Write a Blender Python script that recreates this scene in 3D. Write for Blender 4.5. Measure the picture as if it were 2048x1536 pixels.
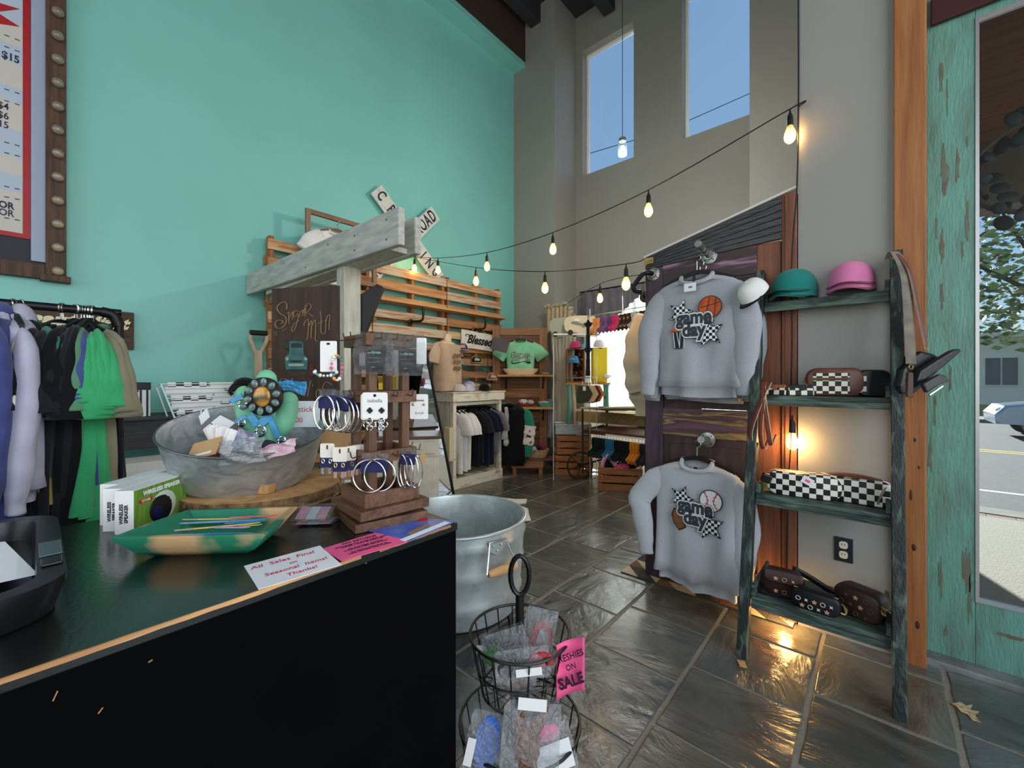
import bpy, bmesh, math, random
from mathutils import Vector as V, Matrix, Euler
random.seed(7)
sc=bpy.context.scene
COL=sc.collection
for o in list(bpy.data.objects): bpy.data.objects.remove(o)
# ---------------------------------------------------------------- camera
F=836.0; CX=1024.0; HY=757.0; TH=math.radians(41.2); EYE=1.3
cd=bpy.data.cameras.new('camera'); cam=bpy.data.objects.new('camera',cd); COL.objects.link(cam)
cam.location=(0,0,EYE); cam.rotation_euler=(math.pi/2,0,TH)
cd.sensor_width=36; cd.lens=F/2048*36; cd.shift_y=-(768-HY)/2048; cd.clip_start=.02; cd.clip_end=300
sc.camera=cam
# ---------------------------------------------------------------- world, sun, large lights, exposure
sc.view_settings.view_transform='Standard'; sc.view_settings.look='None'; sc.view_settings.gamma=1
sc.view_settings.use_curve_mapping=False; sc.view_settings.exposure=0.0
w=bpy.data.worlds.new('sky'); sc.world=w; w.use_nodes=True; nt=w.node_tree; nt.nodes.clear()
_o=nt.nodes.new('ShaderNodeOutputWorld'); _b=nt.nodes.new('ShaderNodeBackground'); _s=nt.nodes.new('ShaderNodeTexSky')
_s.sky_type='NISHITA'; _s.sun_disc=False; _s.sun_elevation=math.radians(38); _s.sun_rotation=math.radians(75); _s.altitude=200; _s.air_density=1.0; _s.dust_density=.4
_tc=nt.nodes.new('ShaderNodeTexCoord'); _n=nt.nodes.new('ShaderNodeTexNoise'); _n.inputs['Scale'].default_value=2.2; _n.inputs['Detail'].default_value=6
_r=nt.nodes.new('ShaderNodeValToRGB'); _r.color_ramp.elements[0].position=.45; _r.color_ramp.elements[1].position=.8; _r.color_ramp.elements[0].color=(.75,.75,.75,1)
_mx=nt.nodes.new('ShaderNodeMix'); _mx.data_type='RGBA'; _mm=nt.nodes.new('ShaderNodeMath'); _mm.operation='MULTIPLY'; _mm.inputs[1].default_value=.7
nt.links.new(_tc.outputs['Generated'],_n.inputs['Vector']); nt.links.new(_n.outputs['Fac'],_r.inputs['Fac'])
nt.links.new(_r.outputs['Color'],_mm.inputs[0]); nt.links.new(_mm.outputs[0],_mx.inputs['Factor'])
nt.links.new(_s.outputs['Color'],_mx.inputs['A']); _mx.inputs['B'].default_value=(1.45,2.35,3.35,1)
nt.links.new(_mx.outputs['Result'],_b.inputs['Color']); _b.inputs['Strength'].default_value=.22
nt.links.new(_b.outputs[0],_o.inputs['Surface'])
def light(name,kind,loc,rot,energy,color=(1,1,1),size=1,sy=None,parent=None):
    l=bpy.data.lights.new(name,kind); l.energy=energy; l.color=color
    if kind=='AREA':
        l.size=size
        if sy: l.shape='RECTANGLE'; l.size_y=sy
    elif kind=='SUN': l.angle=size
    else: l.shadow_soft_size=size
    o=bpy.data.objects.new(name,l); COL.objects.link(o); o.location=loc; o.rotation_euler=rot
    if parent: o.parent=parent
    return o
_sd=V((.33,-.88,-.342)); light('sun','SUN',(0,0,9),_sd.to_track_quat('-Z','Y').to_euler(),21.0,(1,.96,.88),.02)
# added fill lamps, unseen, behind and right of the camera
light('side_fill','AREA',(3.15,-.3,2.6),(0,math.radians(90),0),200,(.93,.97,1),4.2,5.0)
light('rear_fill','AREA',(-1.2,-3.9,2.9),(math.radians(90),0,0),85,(1,.97,.93),4.5,4.0)
# ---------------------------------------------------------------- pixel helpers: a pixel's point on a plane of the place
_f=(-math.sin(TH),math.cos(TH)); _rr=(math.cos(TH),math.sin(TH))
def ray(x,y):
    s=(x-CX)/F; return V((_f[0]+s*_rr[0],_f[1]+s*_rr[1],(HY-y)/F))
def PX(x,y,X): d=ray(x,y); t=X/d.x; return V((X,d.y*t,EYE+d.z*t))
def PY(x,y,Y): d=ray(x,y); t=Y/d.y; return V((d.x*t,Y,EYE+d.z*t))
def PZ(x,y,Z): d=ray(x,y); t=(Z-EYE)/d.z; return V((d.x*t,d.y*t,Z))
def PD(x,y,z): d=ray(x,y); return V((d.x*z,d.y*z,EYE+d.z*z))
# ---------------------------------------------------------------- materials
def lin(c):
    if isinstance(c,str): c=tuple(int(c[i:i+2],16) for i in (0,2,4))
    r=[]
    for k in c[:3]:
        k=k/255.; r.append(k/12.92 if k<=.04045 else ((k+.055)/1.055)**2.4)
    return (*r,1)
MATS={}
def mat(name,c,rough=.6,metal=0,c2=None,vs=6,st=(1,1,1),lo=.35,hi=.65,bump=0,bs=30,bst=None,spec=.5,emit=0,ec=None,trans=0,alpha=1,det=5,dist=0,sheen=0,coat=0,tl=0,ior=1.45,kind='noise'):
    """procedural principled material; c/c2 mixed by a noise (or checker / wave) stretched by st"""
    if name in MATS: return MATS[name]
    m=bpy.data.materials.new(name); m.use_nodes=True; nt=m.node_tree; b=nt.nodes['Principled BSDF']; L=nt.links.new; N=nt.nodes.new
    b.inputs['Roughness'].default_value=rough; b.inputs['Metallic'].default_value=metal; b.inputs['Specular IOR Level'].default_value=spec
    b.inputs['IOR'].default_value=ior; b.inputs['Base Color'].default_value=lin(c)
    if c2 is not None or bump:
        tc=N('ShaderNodeTexCoord')
    if c2 is not None:
        mp=N('ShaderNodeMapping'); mp.inputs['Scale'].default_value=st; L(tc.outputs['Object'],mp.inputs['Vector'])
        if kind=='checker':
            ck=N('ShaderNodeTexChecker'); ck.inputs['Scale'].default_value=vs; L(mp.outputs[0],ck.inputs['Vector'])
            ck.inputs['Color1'].default_value=lin(c); ck.inputs['Color2'].default_value=lin(c2); L(ck.outputs['Color'],b.inputs['Base Color'])
        else:
            if kind=='voronoi':
                n=N('ShaderNodeTexVoronoi'); n.inputs['Scale'].default_value=vs; out=n.outputs['Color']
            elif kind=='wave':
                n=N('ShaderNodeTexWave'); n.inputs['Scale'].default_value=vs; n.inputs['Distortion'].default_value=dist; n.inputs['Detail'].default_value=2; out=n.outputs['Fac']
            else:
                n=N('ShaderNodeTexNoise'); n.inputs['Scale'].default_value=vs; n.inputs['Detail'].default_value=det; n.inputs['Distortion'].default_value=dist; out=n.outputs['Fac']
            L(mp.outputs[0],n.inputs['Vector'])
            rp=N('ShaderNodeValToRGB'); rp.color_ramp.elements[0].position=lo; rp.color_ramp.elements[1].position=hi
            rp.color_ramp.elements[0].color=lin(c); rp.color_ramp.elements[1].color=lin(c2)
            L(out,rp.inputs['Fac']); L(rp.outputs['Color'],b.inputs['Base Color'])
    if bump:
        mp2=N('ShaderNodeMapping'); mp2.inputs['Scale'].default_value=bst or st; L(tc.outputs['Object'],mp2.inputs['Vector'])
        n2=N('ShaderNodeTexNoise'); n2.inputs['Scale'].default_value=bs; n2.inputs['Detail'].default_value=4; L(mp2.outputs[0],n2.inputs['Vector'])
        bp=N('ShaderNodeBump'); bp.inputs['Strength'].default_value=bump; bp.inputs['Distance'].default_value=.02; L(n2.outputs['Fac'],bp.inputs['Height']); L(bp.outputs[0],b.inputs['Normal'])
    if emit:
        b.inputs['Emission Color'].default_value=lin(ec or c); b.inputs['Emission Strength'].default_value=emit
    if trans: b.inputs['Transmission Weight'].default_value=trans
    if alpha<1: b.inputs['Alpha'].default_value=alpha
    if sheen: b.inputs['Sheen Weight'].default_value=sheen
    if coat: b.inputs['Coat Weight'].default_value=coat; b.inputs['Coat Roughness'].default_value=.1
    if tl:
        out=nt.nodes['Material Output']; t=N('ShaderNodeBsdfTranslucent'); t.inputs['Color'].default_value=lin(c); x=N('ShaderNodeMixShader'); x.inputs[0].default_value=tl
        L(b.outputs[0],x.inputs[1]); L(t.outputs[0],x.inputs[2]); L(x.outputs[0],out.inputs['Surface'])
    MATS[name]=m; return m
def film(name,c,clear=.8,rough=.1,diff=.3,wr=0):
    """thin clear sheet: see-through with a glossy skin"""
    if name in MATS: return MATS[name]
    m=bpy.data.materials.new(name); m.use_nodes=True; nt=m.node_tree; nt.nodes.clear(); L=nt.links.new; N=nt.nodes.new
    o=N('ShaderNodeOutputMaterial'); t=N('ShaderNodeBsdfTransparent'); t.inputs[0].default_value=lin(c); g=N('ShaderNodeBsdfPrincipled'); g.inputs['Roughness'].default_value=rough; g.inputs['Base Color'].default_value=(*[k*diff for k in lin(c)[:3]],1)
    g.inputs['Specular IOR Level'].default_value=1.0
    if wr:
        tc=N('ShaderNodeTexCoord'); n=N('ShaderNodeTexNoise'); n.inputs['Scale'].default_value=wr; n.inputs['Detail'].default_value=3; n.inputs['Distortion'].default_value=2; bp=N('ShaderNodeBump'); bp.inputs['Distance'].default_value=.02; bp.inputs['Strength'].default_value=.9
        L(tc.outputs['Object'],n.inputs['Vector']); L(n.outputs['Fac'],bp.inputs['Height']); L(bp.outputs[0],g.inputs['Normal'])
    x=N('ShaderNodeMixShader'); x.inputs[0].default_value=1-clear
    L(t.outputs[0],x.inputs[1]); L(g.outputs[0],x.inputs[2]); L(x.outputs[0],o.inputs['Surface'])
    MATS[name]=m; return m
def clearglass(name,tint=(238,244,246),refl=.07):
    if name in MATS: return MATS[name]
    m=bpy.data.materials.new(name); m.use_nodes=True; nt=m.node_tree; nt.nodes.clear(); L=nt.links.new; N=nt.nodes.new
    o=N('ShaderNodeOutputMaterial'); t=N('ShaderNodeBsdfTransparent'); t.inputs[0].default_value=lin(tint); g=N('ShaderNodeBsdfGlossy'); g.inputs['Roughness'].default_value=.01
    x=N('ShaderNodeMixShader'); x.inputs[0].default_value=refl
    L(t.outputs[0],x.inputs[1]); L(g.outputs[0],x.inputs[2]); L(x.outputs[0],o.inputs['Surface'])
    MATS[name]=m; return m
def wood(name,c,c2,axis='x',rough=.6,vs=3,bump=.25,lo=.3,hi=.7,spec=.4):
    k={'x':(1,14,14),'y':(14,1,14),'z':(14,14,1)}[axis]
    return mat(name,c,rough,c2=c2,vs=vs,st=k,lo=lo,hi=hi,bump=bump,bs=8,bst=k,det=6,dist=.4,spec=spec)
# ---------------------------------------------------------------- mesh builder
def frame(u,v=None):
    u=V(u).normalized(); up=V(v) if v else (V((0,0,1)) if abs(u.z)<.95 else V((1,0,0)))
    a=up.cross(u).normalized(); b=u.cross(a); return a,b
class MB:
    def __init__(s): s.v=[]; s.f=[]; s.m=[]; s.k=0
    def add(s,vs,fs,k=None):
        o=len(s.v); s.v+= [V(p) for p in vs]; s.f+=[tuple(i+o for i in f) for f in fs]; s.m+=[s.k if k is None else k]*len(fs); return s
    def box(s,c,d,R=None,k=None,taper=1):
        x,y,z=d[0]/2,d[1]/2,d[2]/2; c=V(c)
        p=[(-x,-y,-z),(x,-y,-z),(x,y,-z),(-x,y,-z),(-x*taper,-y*taper,z),(x*taper,-y*taper,z),(x*taper,y*taper,z),(-x*taper,y*taper,z)]
        p=[V(q) for q in p]
        if R is not None: p=[R@q for q in p]
        return s.add([c+q for q in p],[(0,3,2,1),(4,5,6,7),(0,1,5,4),(1,2,6,5),(2,3,7,6),(3,0,4,7)],k)
    def bb(s,a,b,k=None):
        a=V(a); b=V(b); return s.box((a+b)/2,[abs(b[i]-a[i]) for i in range(3)],None,k)
    def beam(s,p,q,w,h,up=None,k=None):
        """box from p to q, w wide across, h along up"""
        p=V(p);q=V(q);u=(q-p); a,b=frame(u,up); a=a*w/2; b=b*h/2
        vs=[p-a-b,p+a-b,p+a+b,p-a+b,q-a-b,q+a-b,q+a+b,q-a+b]
        return s.add(vs,[(0,3,2,1),(4,5,6,7),(0,1,5,4),(1,2,6,5),(2,3,7,6),(3,0,4,7)],k)
    def tube(s,pts,r,n=8,caps=True,closed=False,k=None,sq=None,up=None):
        pts=[V(p) for p in pts]; m=len(pts); o=len(s.v); rs=r if isinstance(r,(list,tuple)) else [r]*m
        pa=None; vs=[]
        for i,p in enumerate(pts):
            if closed: u=pts[(i+1)%m]-pts[i-1]
            else: u=pts[min(i+1,m-1)]-pts[max(i-1,0)]
            if u.length<1e-9: u=V((0,0,1))
            u.normalize()
            if pa is None: a,b=frame(u,up)
            else:
                a=pa-u*pa.dot(u)
                if a.length<1e-6: a,b=frame(u)
                a.normalize(); b=u.cross(a)
            pa=a
            for j in range(n):
                t=2*math.pi*j/n; ra=rs[i]; rb=ra*(sq[i] if isinstance(sq,list) else sq) if sq else ra
                vs.append(p+a*math.cos(t)*ra+b*math.sin(t)*rb)
        fs=[]
        for i in range(m if closed else m-1):
            i2=(i+1)%m
            for j in range(n):
                j2=(j+1)%n; fs.append((i*n+j,i*n+j2,i2*n+j2,i2*n+j))
        if caps and not closed: fs.append(tuple(range(n-1,-1,-1))); fs.append(tuple((m-1)*n+j for j in range(n)))
        return s.add(vs,fs,k)
    def lathe(s,prof,n=24,c=(0,0,0),sx=1,sy=1,k=None,axis=None):
        """profile of (radius,z)"""
        c=V(c); vs=[]; fs=[]; R=None
        if axis is not None: R=V((0,0,1)).rotation_difference(V(axis)).to_matrix()
        for (r,z) in prof:
            for j in range(n):
                t=2*math.pi*j/n; p=V((r*math.cos(t)*sx,r*math.sin(t)*sy,z)); vs.append(c+(R@p if R else p))
        for i in range(len(prof)-1):
            for j in range(n):
                j2=(j+1)%n; fs.append((i*n+j,i*n+j2,(i+1)*n+j2,(i+1)*n+j))
        if prof[0][0]>1e-6: fs.append(tuple(range(n-1,-1,-1)))
        if prof[-1][0]>1e-6: fs.append(tuple((len(prof)-1)*n+j for j in range(n)))
        return s.add(vs,fs,k)
    def prism(s,poly,h,o=(0,0,0),ax=(1,0,0),ay=(0,1,0),k=None):
        """polygon (2D points on ax,ay) pushed h along ax x ay"""
        o=V(o);ax=V(ax);ay=V(ay);nz=ax.cross(ay).normalized()*h; n=len(poly)
        vs=[o+ax*p[0]+ay*p[1] for p in poly]; vs+=[q+nz for q in vs]
        fs=[tuple(range(n-1,-1,-1)),tuple(range(n,2*n))]+[(i,(i+1)%n,n+(i+1)%n,n+i) for i in range(n)]
        return s.add(vs,fs,k)
    def ball(s,c,r,n=10,m=6,k=None,sc=(1,1,1),R=None):
        c=V(c); vs=[];fs=[]
        for i in range(m+1):
            t=math.pi*i/m
            for j in range(n):
                p=2*math.pi*j/n; q=V((r*math.sin(t)*math.cos(p)*sc[0],r*math.sin(t)*math.sin(p)*sc[1],-r*math.cos(t)*sc[2])); vs.append(c+(R@q if R else q))
        for i in range(m):
            for j in range(n): fs.append((i*n+j,i*n+(j+1)%n,(i+1)*n+(j+1)%n,(i+1)*n+j))
        return s.add(vs,fs,k)
    def grid(s,fn,nu,nv,k=None,wrap=False):
        vs=[fn(i/nu,j/nv) for j in range(nv+1) for i in range(nu+(0 if wrap else 1))]; W=nu if wrap else nu+1
        fs=[(j*W+i,j*W+(i+1)%W,(j+1)*W+(i+1)%W,(j+1)*W+i) for j in range(nv) for i in range(nu)]
        return s.add(vs,fs,k)
    def mesh(s,name,smooth=False):
        me=bpy.data.meshes.new(name); me.from_pydata([tuple(p) for p in s.v],[],s.f)
        bm=bmesh.new(); bm.from_mesh(me); bmesh.ops.remove_doubles(bm,verts=bm.verts,dist=1e-6)
        bmesh.ops.recalc_face_normals(bm,faces=bm.faces); bm.to_mesh(me); bm.free()
        return me
def put(name,mb,m,parent=None,loc=(0,0,0),rot=(0,0,0),smooth=False,bevel=0,solid=0,sub=0):
    """link a mesh (from an MB or an existing mesh) as one object"""
    if isinstance(mb,MB):
        me=bpy.data.meshes.new(name); me.from_pydata([tuple(p) for p in mb.v],[],mb.f)
        if any(mb.m): me.polygons.foreach_set('material_index',mb.m)
        bm=bmesh.new(); bm.from_mesh(me); bmesh.ops.recalc_face_normals(bm,faces=bm.faces)
        if bevel: bmesh.ops.bevel(bm,geom=[e for e in bm.edges if len(e.link_faces)==2 and e.calc_face_angle(0)>.6],offset=bevel,segments=2,affect='EDGES',profile=.5,clamp_overlap=True)
        bm.to_mesh(me); bm.free()
        for mm in (m if isinstance(m,(list,tuple)) else [m]): me.materials.append(mm)
        if smooth:
            me.polygons.foreach_set('use_smooth',[True]*len(me.polygons)); 
            if smooth!='all':
                try: me.set_sharp_from_angle(angle=math.radians(smooth if smooth>1 else 45))
                except Exception: pass
    else: me=mb
    o=bpy.data.objects.new(name,me); COL.objects.link(o); o.location=loc; o.rotation_euler=rot
    if parent is not None: o.parent=parent
    if solid: md=o.modifiers.new('thick','SOLIDIFY'); md.thickness=solid
    if sub: md=o.modifiers.new('sub','SUBSURF'); md.levels=sub; md.render_levels=sub
    return o
def tag(o,label,cat,group=None,kind=None):
    o['label']=label; o['category']=cat
    if group: o['group']=group
    if kind: o['kind']=kind
    return o
def struct(o,label=None):
    o['kind']='structure'
    if label: o['label']=label
    return o
def thing(name,label,cat,loc=(0,0,0),rz=0,group=None,rot=None):
    o=bpy.data.objects.new(name,None); COL.objects.link(o); o.empty_display_size=.05; o.location=loc; o.rotation_euler=rot if rot else (0,0,rz)
    return tag(o,label,cat,group)
def dup(root,loc,rz=None,label=None,rot=None,scale=None):
    r=root.copy(); COL.objects.link(r); r.location=loc
    if rz is not None: r.rotation_euler=(0,0,rz)
    if rot is not None: r.rotation_euler=rot
    if scale: r.scale=scale
    if label: r['label']=label
    for ch in list(root.children):
        c=ch.copy(); COL.objects.link(c); c.parent=r
        for g in list(ch.children):
            d=g.copy(); COL.objects.link(d); d.parent=c
    return r
def textmesh(body,size,ext=.001,bold=0,shear=0,sx=1,align='CENTER',spacing=1,line=1):
    cu=bpy.data.curves.new('t','FONT'); cu.body=body; cu.size=size; cu.extrude=ext; cu.offset=bold; cu.shear=shear; cu.align_x=align; cu.align_y='CENTER'; cu.space_character=spacing; cu.space_line=line; cu.resolution_u=3
    o=bpy.data.objects.new('t',cu); COL.objects.link(o)
    me=bpy.data.meshes.new_from_object(o.evaluated_get(bpy.context.evaluated_depsgraph_get())); bpy.data.objects.remove(o); bpy.data.curves.remove(cu)
    if sx!=1:
        for v in me.vertices: v.co.x*=sx
    return me
def text(body,size,m,parent,loc,rot=(math.pi/2,0,0),name='lettering',**k):
    me=textmesh(body,size,**k); me.materials.clear(); me.materials.append(m); return put(name,me,None,parent,loc,rot)
def basis(ax,ay,o=(0,0,0)):
    ax=V(ax).normalized(); ay=V(ay); ay=(ay-ax*ay.dot(ax)).normalized(); az=ax.cross(ay)
    return Matrix(((ax.x,ay.x,az.x,o[0]),(ax.y,ay.y,az.y,o[1]),(ax.z,ay.z,az.z,o[2]),(0,0,0,1)))
def smoothpts(pts,n=6,closed=False):
    """Catmull-Rom"""
    pts=[V(p) for p in pts]; m=len(pts); out=[]
    for i in range(m if closed else m-1):
        p0=pts[i-1] if (closed or i>0) else pts[0]; p1=pts[i]; p2=pts[(i+1)%m]; p3=pts[(i+2)%m] if (closed or i+2<m) else pts[m-1]
        for k in range(n):
            t=k/n; out.append(.5*((2*p1)+(-p0+p2)*t+(2*p0-5*p1+4*p2-p3)*t*t+(-p0+3*p1-3*p2+p3)*t**3))
    if not closed: out.append(pts[-1])
    return out
PI=math.pi
def rnd(a,b): return random.uniform(a,b)
# ================================================================= the setting
XT=-4.40; YP=5.07; YW=5.65; YL=2.64; CEIL=7.0
m_teal=mat('teal_paint',(128,199,189),.45,c2=(124,194,183),vs=1.5,bump=.04,bs=60)
m_grey=mat('grey_paint',(149,147,141),.5,c2=(145,143,137),vs=1.2,bump=.05,bs=80)
m_dark=mat('dark_ceiling_brown',(58,46,40),.7)
m_ceil=mat('dark_ceiling',(44,44,50),.8)
m_grout=mat('grout',(138,132,120),.9,bump=.3,bs=90)
m_white=mat('white_paint',(225,224,218),.5)
def slate(name,c,c2,off):
    m=bpy.data.materials.new(name); m.use_nodes=True; nt=m.node_tree; b=nt.nodes['Principled BSDF']; L=nt.links.new; N=nt.nodes.new
    tc=N('ShaderNodeTexCoord'); mp=N('ShaderNodeMapping'); mp.inputs['Location'].default_value=off; mp.inputs['Rotation'].default_value=(0,0,off[0]); mp.inputs['Scale'].default_value=(1,2.1,1); L(tc.outputs['Object'],mp.inputs['Vector'])
    n=N('ShaderNodeTexNoise'); n.inputs['Scale'].default_value=2.6; n.inputs['Detail'].default_value=7; n.inputs['Roughness'].default_value=.55; n.inputs['Distortion'].default_value=1.2; L(mp.outputs[0],n.inputs['Vector'])
    r=N('ShaderNodeValToRGB'); r.color_ramp.elements[0].color=lin(c); r.color_ramp.elements[1].color=lin(c2); r.color_ramp.elements[0].position=.3; r.color_ramp.elements[1].position=.75; L(n.outputs['Fac'],r.inputs['Fac']); L(r.outputs['Color'],b.inputs['Base Color'])
    # cleft layers: stepped noise
    mu=N('ShaderNodeMath'); mu.operation='MULTIPLY'; mu.inputs[1].default_value=7; L(n.outputs['Fac'],mu.inputs[0])
    sn=N('ShaderNodeMath'); sn.operation='SNAP'; sn.inputs[1].default_value=1; L(mu.outputs[0],sn.inputs[0])
    md=N('ShaderNodeMath'); md.operation='MULTIPLY_ADD'; md.inputs[1].default_value=.35; L(sn.outputs[0],md.inputs[0]); L(mu.outputs[0],md.inputs[2])
    n2=N('ShaderNodeTexNoise'); n2.inputs['Scale'].default_value=22; n2.inputs['Detail'].default_value=5; L(mp.outputs[0],n2.inputs['Vector'])
    ad=N('ShaderNodeMath'); ad.operation='MULTIPLY_ADD'; ad.inputs[1].default_value=.5; L(n2.outputs['Fac'],ad.inputs[0]); L(md.outputs[0],ad.inputs[2])
    bp=N('ShaderNodeBump'); bp.inputs['Strength'].default_value=.6; bp.inputs['Distance'].default_value=.0065; L(ad.outputs[0],bp.inputs['Height']); L(bp.outputs[0],b.inputs['Normal'])
    b.inputs['Roughness'].default_value=.25; b.inputs['Specular IOR Level'].default_value=.8; b.inputs['Coat Weight'].default_value=.5; b.inputs['Coat Roughness'].default_value=.16
    return m
SL=[slate('slate_a',(66,66,62),(108,106,98),(0,0,0)),slate('slate_b',(58,60,58),(94,96,92),(1.3,5,2)),slate('slate_c',(70,68,62),(112,108,98),(2.1,9,4)),slate('slate_d',(62,64,62),(100,102,100),(.6,3,7))]
mb=MB(); mb.bb((-4.6,-4.2,-.06),(3.4,5.9,.0035)); floor=struct(put('floor',mb,m_grout),'dark slate tile floor with pale grout')
# slate tiles in columns along Y, each column staggered
offs={-9:.0,-8:.2,-7:.1,-6:.3,-5:2.376,-4:2.094,-3:1.381,-2:1.953,-1:2.109,0:2.239,1:.1,2:.3}
tile_meshes=[]
for k in range(6):
    mb=MB(); a=.204; z=.008; rs=random.Random(k)
    n=7
    prm=[]
    for s in range(4):
        for i in range(n):
            t=-a+2*a*i/n; e=a+rs.uniform(-.003,.001)
            prm.append([(t,-e),(e,t),(-t,e),(-e,-t)][s])
    mb.prism(prm,z+.006,(0,0,-.006)); me=put('slate_tile',mb,SL[k%4],bevel=.002).data
    tile_meshes.append(me)
for o in [o for o in COL.objects if o.name.startswith('slate_tile')]: bpy.data.objects.remove(o)
cnt=0
for ci in range(-9,3):
    x0=.22+.428*ci; off=offs[ci]%.4235
    for r in range(-6,14):
        yc=off+.4235*r+.21; xc=x0+.214
        if yc<-1.6 or yc>5.75 or (ci>=1 and yc<0): continue
        if yc>2.9 and xc>-.1: continue
        # out of view wedge behind the counter and camera
        if yc<-.25-.9*(xc+.6) and yc<1.0: continue
        rr=random.randrange(6)
        put('slate_tile',tile_meshes[rr],None,floor,(xc,yc,rnd(-.0015,.0015)),(rnd(-.002,.002),rnd(-.002,.002),random.choice((0,PI/2,PI,1.5*PI)))); cnt+=1
print('tiles',cnt)
# teal wall with its soffit beam
mb=MB(); mb.bb((XT-.2,-4.2,0),(XT,YP+.2,CEIL)); struct(put('wall_left',mb,m_teal),'tall teal painted wall')
mb=MB(); mb.bb((XT,-4.2,6.18),(XT+.23,YP,6.26)); struct(put('trim_1',mb,m_teal),'teal underside of the beam along the wall top')
mb=MB(); mb.bb((XT,-4.2,6.26),(XT+.24,YP,CEIL)); struct(put('trim_2',mb,m_dark),'dark brown beam along the top of the teal wall')
mb=MB(); mb.bb((-4.6,-4.2,CEIL),(3.4,6.1,CEIL+.1)); struct(put('ceiling',mb,m_ceil),'dark ceiling')
for i,(x) in enumerate((-3.95,-3.0,-2.0,-1.0)):
    mb=MB(); mb.bb((x-.09,-4,6.72),(x+.09,YP+.55,CEIL)); struct(put('trim_%d'%(20+i),mb,m_ceil),'dark ceiling beam')
# grey window wall: pillars and recess with openings
def wall_with_holes(x0,x1,y0,y1,z0,z1,holes):
    mb=MB(); xs=sorted({x0,x1,*[h[0] for h in holes],*[h[1] for h in holes]}); zs=sorted({z0,z1,*[h[2] for h in holes],*[h[3] for h in holes]})
    for a,b in zip(xs,xs[1:]):
        for c,d in zip(zs,zs[1:]):
            if any(h[0]<=a and b<=h[1] and h[2]<=c and d<=h[3] for h in holes): continue
            mb.bb((a,y0,c),(b,y1,d))
    return mb
mb=MB(); mb.bb((XT,YP,0),(-3.6,YW+.2,CEIL)); mb.bb((-1.04,YP,0),(-.12,YW+.2,CEIL)); struct(put('wall_back_pillars',mb,m_grey),'grey wall pillars beside the window recess')
W1=(-3.48,-2.63,4.47,6.42); W2=(-1.95,-1.10,4.47,6.42); W3=(-3.45,-1.15,.25,2.62)
struct(put('wall_back',wall_with_holes(-3.6,-1.04,YW,YW+.2,0,CEIL,[W1,W2,W3]),m_grey),'tall grey wall with the high windows')
mb=MB(); mb.bb((-.315,YL,0),(.055,YP,CEIL)); struct(put('wall_right',mb,m_grey),'grey wall behind the ladder shelf')
mb=MB(); mb.bb((.055,YL+.04,3.25),(3.4,YL+.3,CEIL)); mb.bb((1.45,YL+.04,0),(3.4,YL+.3,3.25)); struct(put('wall_front',mb,m_grey),'grey wall over and beside the entrance door')
mb=wall_with_holes(-4.6,3.2,-4.2,-4.0,0,CEIL,[(-3.4,1.0,.9,4.9)]); struct(put('wall_rear',mb,m_grey),'grey wall behind the viewer')  # unseen opening added to go with the rear fill lamp
mb=MB()
for a,b,c,d in ((-4.2,-2.8,0,CEIL),(2.2,2.9,0,CEIL),(-2.8,2.2,0,.5),(-2.8,2.2,4.7,CEIL)): mb.bb((3.2,a,c),(3.4,b,d))
struct(put('wall_side',mb,m_grey),'grey side wall with an added opening out of view')  # unseen opening added to go with the side fill lamp
# windows
m_glass=clearglass('window_glass',(240,246,250),.03)
def window(n,W,label,d=.04,mull=None):
    x0,x1,z0,z1=W; mb=MB(); y=YW+.12
    for a,b in (((x0,y,z0),(x0+d,y+.05,z1)),((x1-d,y,z0),(x1,y+.05,z1)),((x0+d,y,z0),(x1-d,y+.05,z0+d)),((x0+d,y,z1-d),(x1-d,y+.05,z1))): mb.bb(a,b)
    if mull:
        for xm in mull: mb.bb((xm-d/2,y,z0+d),(xm+d/2,y+.05,z1-d))
    o=struct(put('window_%d'%n,mb,mat('window_frame_white',(236,234,228),.4),bevel=.004),label)
    xs=[x0+d]+[q for xm in (mull or []) for q in (xm-d/2,xm+d/2)]+[x1-d]
    for a,b in zip(xs[::2],xs[1::2]):
        mb=MB(); mb.bb((a,y+.02,z0+d),(b,y+.026,z1-d)); put('pane',mb,m_glass,o)
    return o
window(1,W1,'tall narrow high window beside the pillar'); window(2,W2,'tall narrow high window nearer the entrance'); window(3,W3,'wide shop window behind the curtains',.05,(-2.68,-1.92))
# pine casing of the entrance, threshold, door
m_pine=wood('orange_pine',(170,112,66),(138,84,48),'z',.5,2.2,.15)
mb=MB(); mb.bb((.055,YL-.03,0),(.163,YL+.16,3.25)); t=struct(put('trim_3',mb,m_pine,bevel=.004),'orange pine casing beside the entrance door')
m_knot=mat('pine_knot',(66,36,20),.6)
for (px,py,rw,rh) in ((1828,1095,5,10),(1835,1250,5,12),(1822,990,3,16),(1830,880,3,6),(1806,1322,6,9),(1838,935,3,5)):
    p=PY(px,py,YL-.03); mb=MB(); mb.ball((0,0,0),1,8,5,sc=(rw*.0016,.002,rh*.0016)); put('knot',mb,m_knot,t,(p.x,YL-.0305,p.z),smooth=True)
m_door=mat('distressed_teal_paint',(100,152,136),.5,c2=(92,118,104),vs=4,st=(5,5,.9),lo=.42,hi=.78,bump=.25,bs=10,bst=(12,12,2),dist=.5)
m_scuff=mat('bare_wood_scuff',(100,118,102),.7,c2=(104,86,70),vs=14)
YD=2.75; DX0=.17; DX1=1.40; GX0=.325; GX1=1.24; GZ0=.31; GZ1=2.90; DZ1=3.18
door=thing('door_1','distressed teal entrance door with one tall glass pane','door',(DX0,YD,0)); door['kind']='structure'; del door['category']
mb=MB(); mb.bb((0,0,.03),(GX0-DX0,.045,DZ1)); put('stile',mb,m_door,door,bevel=.003)
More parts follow.
